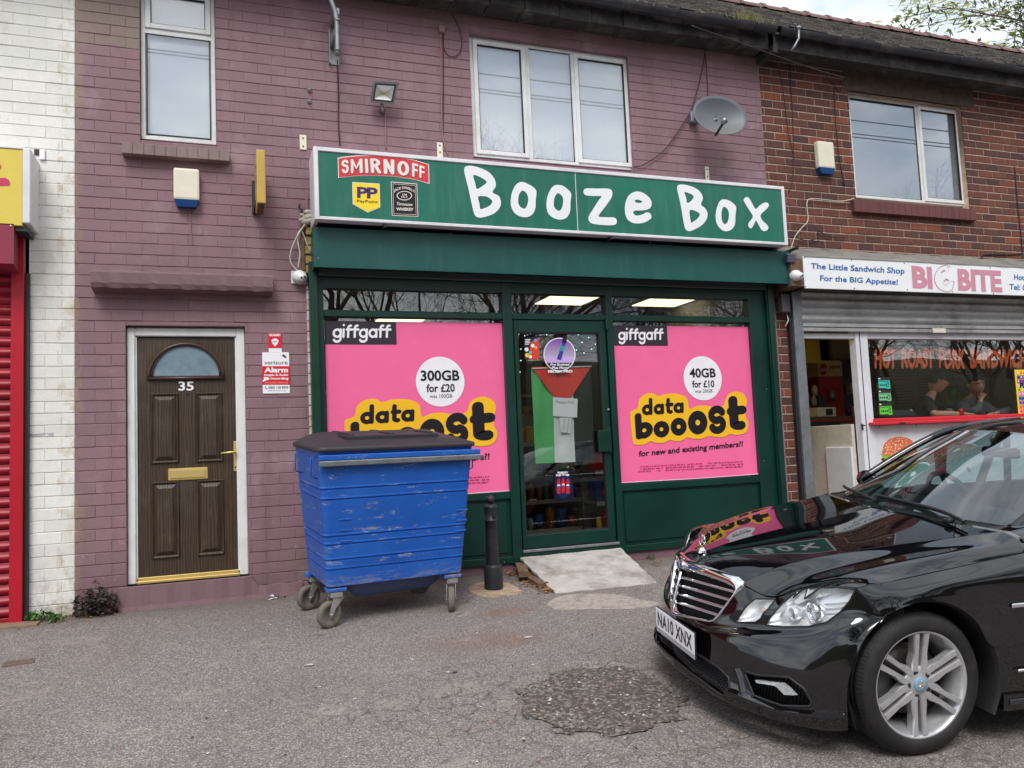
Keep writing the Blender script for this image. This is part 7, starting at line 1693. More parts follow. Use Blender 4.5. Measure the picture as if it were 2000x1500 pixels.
# litter
g = G(541, 1170); t = thing('crumpled_wrapper', 'crumpled black and white wrapper on the ground left of the bin', 'litter', (g[0], g[1], gz(g[1]))); mb = MB(); rn = random.Random(6)
for i in range(16):
    c = Vector((g[0]+rn.gauss(0, .035), g[1]+rn.gauss(0, .015), gz(g[1])+.01+rn.random()*.02)); e = [c+Vector((rn.gauss(0, .02), rn.gauss(0, .015), rn.gauss(0, .008))) for _ in range(3)]; mb.add(e, [(0, 1, 2)], rn.choice([M_PWHT, M_BLACK, M_BLACK]))
mb.build('wrapper', t, fixn=False)
g = G(37, 1294); mb = MB(); mb.box(g[0]-.09, g[0]+.09, g[1]-.06, g[1]+.06, gz(g[1])-.01, gz(g[1])+.006, simple('rusty cover', rgb(104, 84, 76), .85, var=.25, scale=30), .003, rot=.12); tag(mb.build('stop_tap_cover'), 'small rusty brown cover set in the tarmac at the lower left', 'cover')
for px, py, s, cc, lb in ((604, 1300, .04, rgb(186, 178, 170), 'pale scrap of paper lying on the tarmac below the bin'), (1030, 1246, .035, rgb(200, 192, 184), 'pale scrap pressed into the tarmac below the bollard'), (888, 1314, .018, rgb(60, 52, 46), 'small dark twig on the tarmac below the right side of the bin'), (913, 1176, .022, rgb(40, 34, 30), 'small black scrap on the ground right of the bin wheel')):
    g = G(px, py); mb = MB(); rn = random.Random(px); n = 9; P = [(g[0]+s*rn.uniform(.5, 1.3)*math.cos(2*math.pi*k/n), g[1]+.6*s*rn.uniform(.5, 1.3)*math.sin(2*math.pi*k/n), gz(g[1])+.005+rn.uniform(0, .002)) for k in range(n)]
    mb.add(P, [tuple(range(n))], simple('scrap %d' % px, cc, .9)); tag(mb.build('ground_scrap', fixn=False), lb, 'litter')
# ---------------------------------------------------------------- black saloon car
from mathutils.bvhtree import BVHTree
CA, CPH = 2.98897, .07678
car = thing('parked_car', 'glossy black saloon car parked at the right with silver grille and twin spoke wheels', 'car', (2.3157, 3.9618-7.2, 1.155-1.4132))
car.rotation_euler = (-CPH, 0, CA)
CMW = Matrix.Translation(car.location) @ Matrix.Rotation(CA, 4, 'Z') @ Matrix.Rotation(-CPH, 4, 'X'); CMI = CMW.inverted()
def paint():
    t = NT('black metallic car paint'); p = t.obj(); t.set(rough=.35, coat=1.0, coatr=.012, spec=.0)
    n = t.noise(5, 5, .7, p); z = t.sep(p)[2]
    c = t.mix(t.math('MULTIPLY', t.ramp(z, (.15, .5), (.5, 0.0)), t.ramp(n, (.4, 0.0), (.7, 1.0))), (.0022, .0022, .003), (.009, .008, .007)); t.l(c, t.b.inputs['Base Color']); t.b.inputs['Coat IOR'].default_value = 1.72; t.l(t.math('MULTIPLY_ADD', t.ramp(n, (.4, 0.0), (.75, 1.0)), .05, .012), t.b.inputs['Coat Roughness'])
    return t.m
M_PAINT = paint()
M_CHROME = NT('chrome').set(col=(.78, .78, .80), rough=.07, metal=1).m
M_SILV = NT('silver reflector').set(col=(.90, .90, .91), rough=.32, metal=.55).m
M_ALLOY = simple('silver alloy', rgb(200, 200, 202), .33, metal=.6, var=.05, scale=12, dirt=rgb(130, 126, 120), dirtamt=.5)
M_TYR = simple('black tyre rubber', rgb(26, 25, 26), .75, var=.2, scale=26, dirt=rgb(70, 66, 62), dirtamt=.4)
M_TRIM = simple('black grained trim', (.012, .012, .013), .5, var=.3, scale=40)
M_INT = simple('charcoal cabin', rgb(24, 23, 25), .7, var=.2, scale=8)
def clocal(mb, name, parent=None, fixn=True): return link(name, mb.mesh(name, fixn), parent or car, True)
def cr(p, t):
    n = len(p)-1; k = t*n; i = min(int(k), n-1); f = k-i
    a, b, c, d = [p[max(0, min(n, i+q))] for q in (-1, 0, 1, 2)]
    if i == 0: a = 2*b-c
    if i == n-1: d = 2*c-b
    return .5*((2*b)+(-a+c)*f+(2*a-5*b+4*c-d)*f*f+(-a+3*b-3*c+d)*f**3)
def surf(ctrl, nu, nv):
    C = [[np.array(p, float) for p in r] for r in ctrl]
    cols = [[cr(r, j/nv) for j in range(nv+1)] for r in C]
    return [[tuple(cr([cols[r][j] for r in range(len(C))], i/nu)) for j in range(nv+1)] for i in range(nu+1)]
def mir(P): return [[(x, -y, z) for x, y, z in r] for r in P]
def sheet(name, P, mat, th=.0, both=True, par=None, sides=None):
    mb = MB(); mb.grid(P, mat)
    if both and min(p[1] for r in P for p in r) > .05: clocal(mb, name, par, fixn=False); mb = MB()
    if both: mb.grid([list(reversed(r)) for r in mir(P)], mat)
    return clocal(mb, name, par, fixn=False)
# front shell (bumper, lamps, grille surround)
rA = [(-.085, 0, .745), (-.115, .15, .74), (-.165, .30, .722), (-.225, .42, .70), (-.30, .54, .673), (-.385, .665, .738), (-.47, .79, .772), (-.545, .857, .777)]
FS = [rA,
 [(-.045, 0, .62), (-.09, .17, .62), (-.14, .31, .615), (-.185, .45, .61), (-.27, .60, .615), (-.375, .74, .66), (-.475, .82, .70), (-.578, .888, .73)],
 [(-.018, 0, .49), (-.06, .18, .49), (-.105, .31, .497), (-.18, .46, .525), (-.27, .60, .552), (-.375, .745, .592), (-.475, .838, .645), (-.607, .912, .69)],
 [(-.018, 0, .45), (-.05, .2, .45), (-.09, .35, .46), (-.15, .49, .485), (-.235, .635, .51), (-.345, .775, .545), (-.465, .872, .60), (-.632, .927, .655)],
 [(-.030, 0, .40), (-.055, .2, .40), (-.085, .36, .405), (-.135, .50, .42), (-.215, .65, .435), (-.32, .79, .46), (-.43, .882, .50), (-.535, .925, .575)],
 [(-.030, 0, .34), (-.052, .2, .34), (-.078, .37, .345), (-.13, .51, .35), (-.205, .66, .36), (-.305, .80, .37), (-.40, .88, .385), (-.462, .918, .43)],
 [(-.018, 0, .27), (-.04, .2, .27), (-.07, .37, .265), (-.122, .52, .265), (-.20, .67, .27), (-.295, .80, .28), (-.385, .872, .29), (-.447, .908, .32)],
 [(-.002, 0, .21), (-.02, .2, .205), (-.05, .38, .192), (-.108, .53, .187), (-.19, .67, .187), (-.285, .80, .190), (-.375, .872, .196), (-.452, .898, .205)],
 [(-.02, 0, .165), (-.04, .2, .16), (-.075, .37, .148), (-.13, .52, .142), (-.205, .66, .142), (-.295, .785, .145), (-.38, .862, .15), (-.458, .888, .155)],
 [(-.10, 0, .155), (-.12, .2, .15), (-.15, .36, .14), (-.20, .50, .135), (-.27, .63, .135), (-.34, .75, .138), (-.41, .83, .142), (-.465, .86, .148)]]
NS = surf(FS, 120, 170)
flat = [p for r in NS for p in r]; nc = 171
BV = BVHTree.FromPolygons([Vector(p) for p in flat], [(i*nc+j, i*nc+j+1, (i+1)*nc+j+1, (i+1)*nc+j) for i in range(120) for j in range(170)])
cc6 = lambda x, y: (1240+.32*x, 960+.32*y)
def on_shell(px, py, bv=BV):
    o = CMI @ Vector(CAM_POS); d = (CMI.to_3x3() @ Vector(ray(px, py))).normalized(); h = bv.ray_cast(o, d)
    if h[0] is None:
        h = bv.find_nearest(o+d*((Vector((-.35, .6, .5))-o).dot(d)))
    return h[0]
def yz(pts, bv=BV): return [(lambda q: (q.y, q.z))(on_shell(*cc6(*p), bv=bv)) for p in pts]
LAMP = yz(smooth_loop([(1345, 596), (1290, 572), (1160, 569), (1050, 590), (960, 632), (900, 682), (850, 742), (798, 815), (900, 826), (1060, 824), (1170, 798), (1250, 740), (1310, 670)], 1))
LAMP2 = yz([(735, 655), (858, 657), (812, 718), (770, 775), (735, 798), (615, 798), (660, 728)])
INTK = yz([(665, 1095), (745, 1120), (940, 1132), (1030, 1200), (1082, 1288), (1065, 1312), (900, 1308), (725, 1245), (700, 1180)])
DRL = yz([(738, 1150), (890, 1168), (925, 1195), (972, 1243), (915, 1240), (872, 1196), (850, 1184), (745, 1167)])
MESH = [(0, .325), (.25, .315), (.38, .305), (.455, .275), (.475, .225), (.45, .182), (.30, .205), (0, .222)]
MESHF = MESH+[(-a, b) for a, b in reversed(MESH[1:-1])]
GR_O = [(0, .762), (.20, .752), (.34, .740), (.395, .722), (.405, .695), (.385, .655), (.325, .545), (.298, .505), (.262, .488), (.15, .478), (0, .468)]
GR_I = [(0, .706), (.19, .700), (.32, .690), (.362, .680), (.370, .665), (.352, .632), (.298, .545), (.276, .515), (.250, .506), (.15, .497), (0, .488)]
GROUT = GR_O+[(-a, b) for a, b in reversed(GR_O[1:-1])]
polys = dict(lamp=LAMP, lamp2=LAMP2, intake=INTK, mesh=MESHF, grille=GROUT)
parts = {k: [] for k in polys}; body = []
for i in range(120):
    for j in range(170):
        q = [NS[i][j], NS[i][j+1], NS[i+1][j+1], NS[i+1][j]]; cy = sum(p[1] for p in q)/4; cz = sum(p[2] for p in q)/4; w = None
        for k, P in polys.items():
            if in_poly(cy, cz, P): w = k; break
        (parts[w] if w else body).append((i*nc+j, i*nc+j+1, (i+1)*nc+j+1, (i+1)*nc+j))
def compact(faces, verts):
    ids = sorted(set(a for f in faces for a in f)); mp_ = {a: i for i, a in enumerate(ids)}
    return [verts[a] for a in ids], [[mp_[a] for a in f] for f in faces]
def split_part(name, faces, mat, both=True, push=0.0, sm=True, par=None):
    v, f = compact(faces, flat); v = [(x-push, y, z) for x, y, z in v]; mb = MB(); mb.add(v, f, mat, sm)
    if both: mb.add([(x, -y, z) for x, y, z in v], [list(reversed(a)) for a in f], mat, sm)
    return clocal(mb, name, par, fixn=False)
split_part('front_bumper', body, M_PAINT)
# inner dark shell closes every opening
mb = MB(); I_ = [[(x-.11-.02*abs(y), y*.96, z) for x, y, z in r] for r in surf(FS, 24, 30)]; mb.grid(I_, M_DARK); mb.grid([list(reversed(r)) for r in mir(I_)], M_DARK); clocal(mb, 'inner_shell', fixn=False)
def trim(name, P2, r, mat, par=None, both=True, closed=True, push=0.0, bv=BV, sides=(1, -1)):
    pts = []
    for y, z in P2:
        h = bv.ray_cast(Vector((1, abs(y), z)), Vector((-1, 0, 0)))
        if h[0] is None: h = bv.find_nearest(Vector((-.3, abs(y), z)))
        pts.append(Vector((h[0].x-push, y, h[0].z)))
    if closed: pts.append(pts[0]); pts.append(pts[1])
    mb = MB()
    for s in sides: mb.tube([(p.x, p.y*s, p.z) for p in pts], r, mat, 6)
    return clocal(mb, name, par, fixn=False)
def dense(P, n=3): return [tuple(np.array(P[i])*(1-k/n)+np.array(P[(i+1) % len(P)])*k/n) for i in range(len(P)) for k in range(n)]
[trim('intake_trim', dense(INTK), .006, M_TRIM, sides=(s,)) for s in (1, -1)]; trim('mesh_trim', dense(MESHF), .006, M_TRIM, sides=(1,))
def px_shell(y, z, push=0.0):
    h = BV.ray_cast(Vector((1, abs(y), z)), Vector((-1, 0, 0))); p = h[0] if h[0] else BV.find_nearest(Vector((-.3, abs(y), z)))[0]
    return Vector((p.x-push, y, p.z))
# headlamps
for s in (1, -1):
    hl = None
    for nm, P, fc in (('headlight', LAMP, parts['lamp']), ('inner_headlight', LAMP2, parts['lamp2'])):
        v, f = compact(fc, flat); mb = MB(); vv = [(x+.001, y*s, z) for x, y, z in v]; mb.add(vv, f if s > 0 else [list(reversed(a)) for a in f], M_LENS, True); lens = clocal(mb, nm, fixn=False)
        D = dense(P, 3); c = np.mean(np.array(P), 0)
        rim = [px_shell(a, b) for a, b in D]; mb = MB()
        rows_ = []
        for k, (dep, sc) in enumerate(((.004, 1.0), (.03, .95), (.06, .86), (.075, .6), (.08, .05))):
            rows_.append([(p.x-dep, s*(c[0]+(p.y-c[0])*sc), c[1]+(p.z-c[1])*sc) if sc > .9 else (px_shell(c[0]+(p.y-c[0])*sc, c[1]+(p.z-c[1])*sc).x-dep, s*(c[0]+(p.y-c[0])*sc), c[1]+(p.z-c[1])*sc) for p in rim])
        mb.grid(rows_, M_SILV, True, True); clocal(mb, 'reflector', lens, fixn=False)
        mb = MB(); pts = rim+[rim[0], rim[1]]; mb.tube([(p.x, p.y*s, p.z) for p in pts], .0042, M_TRIM, 6); clocal(mb, 'lamp_seal', lens, fixn=False)
        if nm == 'headlight':
            def at_(x6, y6, dep): q = on_shell(*cc6(x6, y6)); return Vector((q.x-dep, q.y*s, q.z))
            for (x6, y6, r, m_) in ((1038, 742, .045, M_CHROME), (920, 752, .030, M_SILV)):
                q = at_(x6, y6, .055); mb = MB(); mb.lathe([(r*.78, -.02), (r, .0), (r*1.06, .022), (r*.95, .024), (r*.8, .006)], m_, tuple(q), 'x', 24); mb.sphere((q.x-.004, q.y, q.z), r*.78, M_LENS if m_ is M_CHROME else M_SILV, 14, (.55, 1, 1)); clocal(mb, 'projector', lens)
                mb = MB(); mb.sphere((q.x-.02, q.y, q.z), r*.6, M_CHROME, 10); clocal(mb, 'bulb_shield', lens)
            mw_ = simple('frosted lamp brow', rgb(214, 218, 220), .35, var=.06, scale=30)
            mb = MB(); top = [(1325, 592), (1280, 578), (1160, 578), (1055, 600), (975, 640), (935, 672)]; bot = [(1310, 612), (1270, 618), (1160, 630), (1080, 650), (1010, 668), (950, 692)]
            mb.grid([[tuple(at_(*a, .018)) for a in smooth_line(top, 3)], [tuple(at_(*a, .04)) for a in smooth_line(bot, 3)]], mw_); clocal(mb, 'lamp_brow', lens, fixn=False)
            for k in range(4):
                mb = MB(); a_ = smooth_line([(1100, 690+k*30), (1180, 684+k*29), (1270-k*16, 672+k*26)], 4); mb.grid([[tuple(at_(x, y, .045)) for x, y in a_], [tuple(at_(x, y+14, .058)) for x, y in a_]], M_SILV); clocal(mb, 'reflector_step', lens, fixn=False)
            mb = MB(); a_ = [(900, 700), (870, 760), (850, 800)]; mb.grid([[tuple(at_(x, y, .03)) for x, y in a_], [tuple(at_(x+28, y+4, .05)) for x, y in a_]], mw_); clocal(mb, 'indicator_tube', lens, fixn=False)
        else:
            q = on_shell(*cc6(735, 735)); mb = MB(); mb.sphere((q.x-.04, q.y*s, q.z), .02, M_LENS, 10); mb.sphere((q.x-.05, q.y*s, q.z), .012, simple('amber bulb', rgb(230, 170, 120), .3), 8); clocal(mb, 'bulb', lens)
    # daylight strip in the corner intake
    mb = MB(); mb.add([tuple(Vector((px_shell(a, b).x+.004, a*s, b))) for a, b in DRL]+[tuple(Vector((px_shell(a, b).x-.02, a*s, b))) for a, b in DRL], [tuple(range(8))]+[(i, i+8, (i+1) % 8+8, (i+1) % 8) for i in range(8)], simple('clear lamp strip', rgb(196, 198, 200), .2, metal=.5, var=.25, scale=60)); clocal(mb, 'fog_lamp', fixn=True)
    mb = MB(); ys_ = [p[0] for p in INTK]; zs_ = [p[1] for p in INTK]
    rn = random.Random(1)
    y = min(ys_)
    while y < max(ys_):
        seg = [z for z in np.arange(min(zs_), max(zs_), .008) if in_poly(y, z, INTK)]
        if len(seg) > 1: mb.tube([tuple(Vector((px_shell(y, z_).x-.035, y*s, z_))) for z_ in (seg[0], seg[-1])], .0028, M_TRIM, 4)
        y += .014
    clocal(mb, 'intake_grille', fixn=False)
# ledge of the front splitter, and the fin beside the intake
for s in (1, -1):
    P = []
    for x6, y6 in smooth_line([(560, 1205), (640, 1235), (740, 1275), (860, 1318), (980, 1342), (1120, 1350), (1270, 1350)], 3):
        h = BV.find_nearest(on_shell(*cc6(x6, y6))); q, nn = h[0], h[1]; nn = Vector((nn.x, nn.y, 0)).normalized(); nn = nn if nn.x+nn.y > 0 else -nn
        P.append([tuple(Vector((v.x, v.y*s, v.z))) for v in (q+Vector((0, 0, .012))-nn*.004, q+nn*.020, q+nn*.022-Vector((0, 0, .012)), q+nn*.014-Vector((0, 0, .05)), q-nn*.01-Vector((0, 0, .055)))])
    mb = MB(); mb.grid(P, M_PAINT, False); clocal(mb, 'front_splitter', fixn=False)
    P = [[tuple((lambda q: Vector((q.x+o, q.y*s, q.z)))(on_shell(*cc6(x6+d, y6)))) for o, d in ((-.004, -10), (.016, 14), (.012, 34), (-.01, 44))] for x6, y6 in ((598, 1078), (618, 1120), (632, 1170), (640, 1222))]
    mb = MB(); mb.grid(P, M_PAINT, True); clocal(mb, 'bumper_fin', fixn=False)
# lower mesh
mb = MB()
for sgn in (1, -1):
    for k in range(-30, 40):
        pts = []
        for q in range(30):
            y = -.5+q*.035; z = .12+k*.016+sgn*(y)*.55 if sgn > 0 else .12+k*.016-(y)*.55
            if in_poly(y, z, MESHF): pts.append((px_shell(abs(y), z).x-.028, y, z))
            elif len(pts) > 1: mb.tube(pts, .0024, M_TRIM, 4); pts = []
            else: pts = []
        if len(pts) > 1: mb.tube(pts, .0024, M_TRIM, 4)
clocal(mb, 'lower_grille', fixn=False)
# radiator grille
def gx(y, z): return -.006-.27*(z-.478)-.345*abs(y)
gr = MB(); N = len(GR_O)
def gring(P, off): return [(gx(y, z)+off, y, z) for y, z in P]+[(gx(y, z)+off, -y, z) for y, z in reversed(P[1:-1])]
a_, b_ = dense(GR_O, 1), dense(GR_I, 1)
mid = [((p[0]+q[0])/2, (p[1]+q[1])/2) for p, q in zip(GR_O, GR_I)]
gr.grid([gring(GR_O, -.03), gring(GR_O, .002), gring([(p[0]*.8+q[0]*.2, p[1]*.8+q[1]*.2) for p, q in zip(GR_O, GR_I)], .012), gring(mid, .014), gring([(p[0]*.25+q[0]*.75, p[1]*.25+q[1]*.75) for p, q in zip(GR_O, GR_I)], .008), gring(GR_I, -.006), gring(GR_I, -.05)], M_CHROME, True, True)
grille = clocal(gr, 'grille')
mb = MB(); mb.box(-.012, .006, -.009, .009, 0, .001, M_CHROME) if False else None
mb.tube([(gx(0, z)+.010, 0, z) for z in (.70, .62, .55, .486)], [.011, .010, .010, .009], M_CHROME, 8); clocal(mb, 'grille_spine', grille)
def inner_w(z):
    best = .0
    for y in np.arange(.01, .40, .004):
        if in_poly(y, z, GR_I+[(-.01, .488), (-.01, .706)]): best = y
    return best
for z in (.668, .624, .580, .536):
    for s in (1, -1):
        w_ = inner_w(z)+.006; mb = MB(); P = []
        for k in range(9):
            y = .004+(w_-.004)*k/8; x = gx(y, z)-.004; P.append([(x, s*y, z+.008), (x+.008, s*y, z+.003), (x+.008, s*y, z-.004), (x-.002, s*y, z-.008), (x-.03, s*y, z-.004), (x-.03, s*y, z+.004)])
        mb.grid(P, M_CHROME, False, True); clocal(mb, 'grille_slat', grille)
mb = MB(); mb.grid([[(gx(y, z)-.05, y, z) for y in np.linspace(-.37, .37, 13)] for z in (.49, .60, .71)], M_DARK); clocal(mb, 'grille_backing', grille)
mb = MB(); mb.lathe([(0, .012), (.019, .012), (.022, .004), (.022, -.004)], M_CHROME, (gx(0, .735)+.006, 0, .735), 'x', 24); mb.lathe([(0, .0135), (.014, .0135)], plain('badge blue', rgb(60, 90, 160), .3), (gx(0, .735)+.006, 0, .735), 'x', 20); clocal(mb, 'round_badge', grille)
# bonnet
BN = []
for (xc, zc), cr_, rest in (((-.085, .745), (-.215, .40, .708), [(-.285, .52, .675), (-.37, .64, .722), (-.46, .775, .770), (-.545, .857, .777)]),
  ((-.20, .803), (-.30, .43, .757), [(-.36, .53, .727), (-.44, .65, .752), (-.52, .775, .787), (-.60, .862, .785)]),
  ((-.42, .856), (-.45, .485, .815), [(-.49, .58, .788), (-.55, .70, .797), (-.63, .80, .800), (-.70, .866, .795)]),
  ((-.70, .905), (-.70, .55, .866), [(-.74, .66, .850), (-.79, .775, .848), (-.86, .835, .836), (-.92, .869, .822)]),
  ((-1.0, .946), (-1.02, .635, .910), [(-1.05, .735, .898), (-1.09, .822, .893), (-1.14, .855, .872), (-1.20, .872, .853)]),
  ((-1.25, .986), (-1.45, .765, .963), [(-1.46, .81, .948), (-1.455, .84, .926), (-1.445, .862, .903), (-1.43, .874, .882)])):
    r = [(xc+(cr_[0]-xc)*f**1.5, cr_[1]*f, zc+(cr_[2]-zc)*f**1.5) for f in (0, .3, .6, .85, .97)]
    BN.append(r+[cr_]+rest)
BNS = surf(BN, 60, 70); BNS = [[(x-.004*(i == 0), y, z) for x, y, z in r] for i, r in enumerate(BNS)]
def shrink(P, e=.0025):
    Q = [[list(p) for p in r] for r in P]
    for r in range(len(Q)): Q[r][-1] = list(np.array(P[r][-1])+(np.array(P[r][-2])-np.array(P[r][-1]))/np.linalg.norm(np.array(P[r][-2])-np.array(P[r][-1]))*e)
    for c in range(len(Q[0])):
        Q[0][c] = list(np.array(P[0][c])+(np.array(P[1][c])-np.array(P[0][c]))/np.linalg.norm(np.array(P[1][c])-np.array(P[0][c]))*e)
    return [[tuple(p) for p in r] for r in Q]
B2_ = shrink(BNS, .0035); edge = [(x, y-.0, z-.03) for x, y, z in [r[-1] for r in B2_]]
bon = sheet('bonnet', [r+[(r[-1][0], r[-1][1]-.012, r[-1][2]-.012)] for r in B2_]+[[(x-.0, y, z-.03) for x, y, z in B2_[-1]+[B2_[-1][-1]]]], M_PAINT)
mb = MB(); mb.lathe([(0, .02), (.012, .018), (.022, .004), (.024, -.01)], M_CHROME, (-.182, 0, .806), 'z', 16); q0 = (-.186, 0, .862)
mb.tube([(q0[0], q0[1]+.036*math.cos(a), q0[2]+.036*math.sin(a)) for a in [2*math.pi*k/28 for k in range(29)]], .0026, M_CHROME, 6)
for a in (90, 210, 330): mb.tube([q0, (q0[0], q0[1]+.035*math.cos(math.radians(a)), q0[2]+.035*math.sin(math.radians(a)))], [.0042, .0014], M_CHROME, 5)
mb.tube([(-.183, 0, .80), (-.186, 0, .828)], .004, M_CHROME, 6); clocal(mb, 'bonnet_ornament')
for s in (1, -1):
    mb = MB(); mb.sphere((-.98, .50*s, .914), .012, M_TRIM, 8, (1.6, 1, .6)); clocal(mb, 'washer_jet')
# fenders
FN = [[(-.545, .857, .777), (-.578, .888, .73), (-.607, .912, .69), (-.632, .927, .655)],
 [(-.66, .862, .790), (-.675, .900, .755), (-.695, .922, .72), (-.71, .934, .692)],
 [(-.80, .866, .805), (-.805, .905, .772), (-.815, .928, .742), (-.83, .936, .715)],
 [(-1.02, .870, .832), (-1.00, .918, .785), (-.98, .932, .735), (-.965, .936, .692)],
 [(-1.25, .872, .860), (-1.20, .925, .785), (-1.14, .930, .68), (-1.095, .935, .605)],
 [(-1.43, .874, .882), (-1.37, .930, .775), (-1.25, .930, .58), (-1.185, .934, .48)],
 [(-1.54, .872, .895), (-1.49, .934, .79), (-1.42, .940, .62), (-1.38, .941, .49)],
 [(-1.645, .872, .905), (-1.645, .936, .80), (-1.645, .945, .64), (-1.645, .944, .50)]]
P = surf(FN, 70, 24)
sheet('front_wing', P, M_PAINT)
SIDE_ROWS = [(.905, .872), (.84, .918), (.78, .936), (.72, .942), (.62, .945), (.50, .945), (.40, .940), (.32, .925), (.26, .912)]
Q = []
for k in range(9):
    u = k/8; z = .478-.285*u; ax = -.83-math.sqrt(.388**2-(z-.325)**2); yb_ = .941-.030*u*u; z2 = z+.022*(1-u)
    Q.append([(ax, yb_-.006, z), ((ax-1.645)/2, yb_, (z+z2)/2), (-1.645, yb_+.002, z2)])
sheet('wing_lower', surf(Q, 20, 12), M_PAINT)
# cabin sides, doors
def side(x0, x1, n=14):
    R_ = []
    for z, y in SIDE_ROWS:
        R_.append([(x0+(x1-x0)*k/n, y+.006*math.sin(math.pi*k/n), z+(.012 if z > .7 else 0)*(k/n)) for k in range(n+1)])
    return surf([[R_[i][j] for j in range(0, n+1, 2)] for i in range(len(R_))], 30, 14)
sheet('front_door', side(-1.652, -2.70), M_PAINT); sheet('rear_door', side(-2.706, -3.42), M_PAINT)
rear = [[(-4.53-x, y, z+.04*(z > .6)) for x, y, z in r] for r in P]; sheet('rear_wing', [list(reversed(r)) for r in rear], M_PAINT)
Qr = [[(-4.53-x, y, z) for x, y, z in r] for r in surf(Q, 20, 12)]; sheet('rear_wing_lower', [[(max(x, -5) if True else x, y, z) for x, y, z in r] for r in Qr], M_PAINT)
sheet('rear_bumper', [[(-4.84-x*1.0, y, z*1.18-.02) for x, y, z in r] for r in surf(FS, 20, 24)], M_PAINT)
sheet('boot_lid', surf([[(-4.76, 0, .86), (-4.70, .45, .86), (-4.30, .857, .80)], [(-4.70, 0, 1.02), (-4.64, .42, 1.01), (-4.30, .84, .93)], [(-4.40, 0, 1.06), (-4.38, .42, 1.05), (-4.15, .80, .97)], [(-4.10, 0, 1.08), (-4.08, .42, 1.07), (-3.95, .78, .99)]], 14, 14), M_PAINT)
for s in (1, -1):
    mb = MB(); mb.box(-3.33, -1.24, min(.86*s, .925*s), max(.86*s, .925*s), .165, .255, M_PAINT, .012); clocal(mb, 'side_skirt')
    mb = MB(); mb.box(-2.0, -1.27, min(.925*s, .932*s), max(.925*s, .932*s), .196, .222, M_GUT, .003); clocal(mb, 'skirt_insert')
    mb = MB(); mb.box(-3.4, -1.30, min(.9435*s, .953*s), max(.9435*s, .953*s), .352, .366, M_CHROME, .004); clocal(mb, 'side_moulding')
    mb = MB(); mb.box(-1.40, -1.285, min(.936*s, .944*s), max(.936*s, .944*s), .648, .668, M_CHROME, .003); clocal(mb, 'wing_badge')
    # wheel housings and arch lips
    for cx in (-.83, -3.70):
        mb = MB(); Pw = []
        for k in range(25):
            a = math.radians(-25+230*k/24); Pw.append([(cx+.392*math.cos(a), s*.932, .325+.392*math.sin(a)), (cx+.380*math.cos(a), s*.915, .325+.380*math.sin(a)), (cx+.395*math.cos(a), s*.55, .325+.395*math.sin(a))])
        mb.grid(Pw, M_TRIM); clocal(mb, 'wheel_arch_liner', fixn=False)
        mb = MB(); mb.lathe([(0, 0), (.40, 0)], M_DARK, (cx, s*.56, .325), 'y', 24); clocal(mb, 'arch_back')
mb = MB(); mb.box(-4.6, -.45, -.80, .80, .17, .24, M_TRIM); clocal(mb, 'underbody')
# glasshouse
WS = [[(-1.29, 0, .998), (-1.315, .22, .996), (-1.38, .44, .988), (-1.45, .58, .98), (-1.53, .685, .970)],
      [(-1.52, 0, 1.135), (-1.545, .21, 1.132), (-1.61, .42, 1.118), (-1.69, .555, 1.10), (-1.765, .648, 1.082)],
      [(-1.77, 0, 1.275), (-1.79, .20, 1.270), (-1.85, .39, 1.252), (-1.93, .52, 1.228), (-2.00, .603, 1.205)],
      [(-2.04, 0, 1.392), (-2.06, .19, 1.388), (-2.11, .37, 1.370), (-2.18, .49, 1.345), (-2.24, .560, 1.322)]]
Wg = surf(WS, 30, 30); mb = MB(); mb.grid(Wg, M_GLASSCAR); mb.grid([list(reversed(r)) for r in mir([[p for p in r] for r in Wg])], M_GLASSCAR); 
bmw = mb.mesh('windscreen', False); bm = bmesh.new(); bm.from_mesh(bmw); bmesh.ops.remove_doubles(bm, verts=bm.verts[:], dist=.0005); bm.to_mesh(bmw); bm.free(); link('windscreen', bmw, car, True)
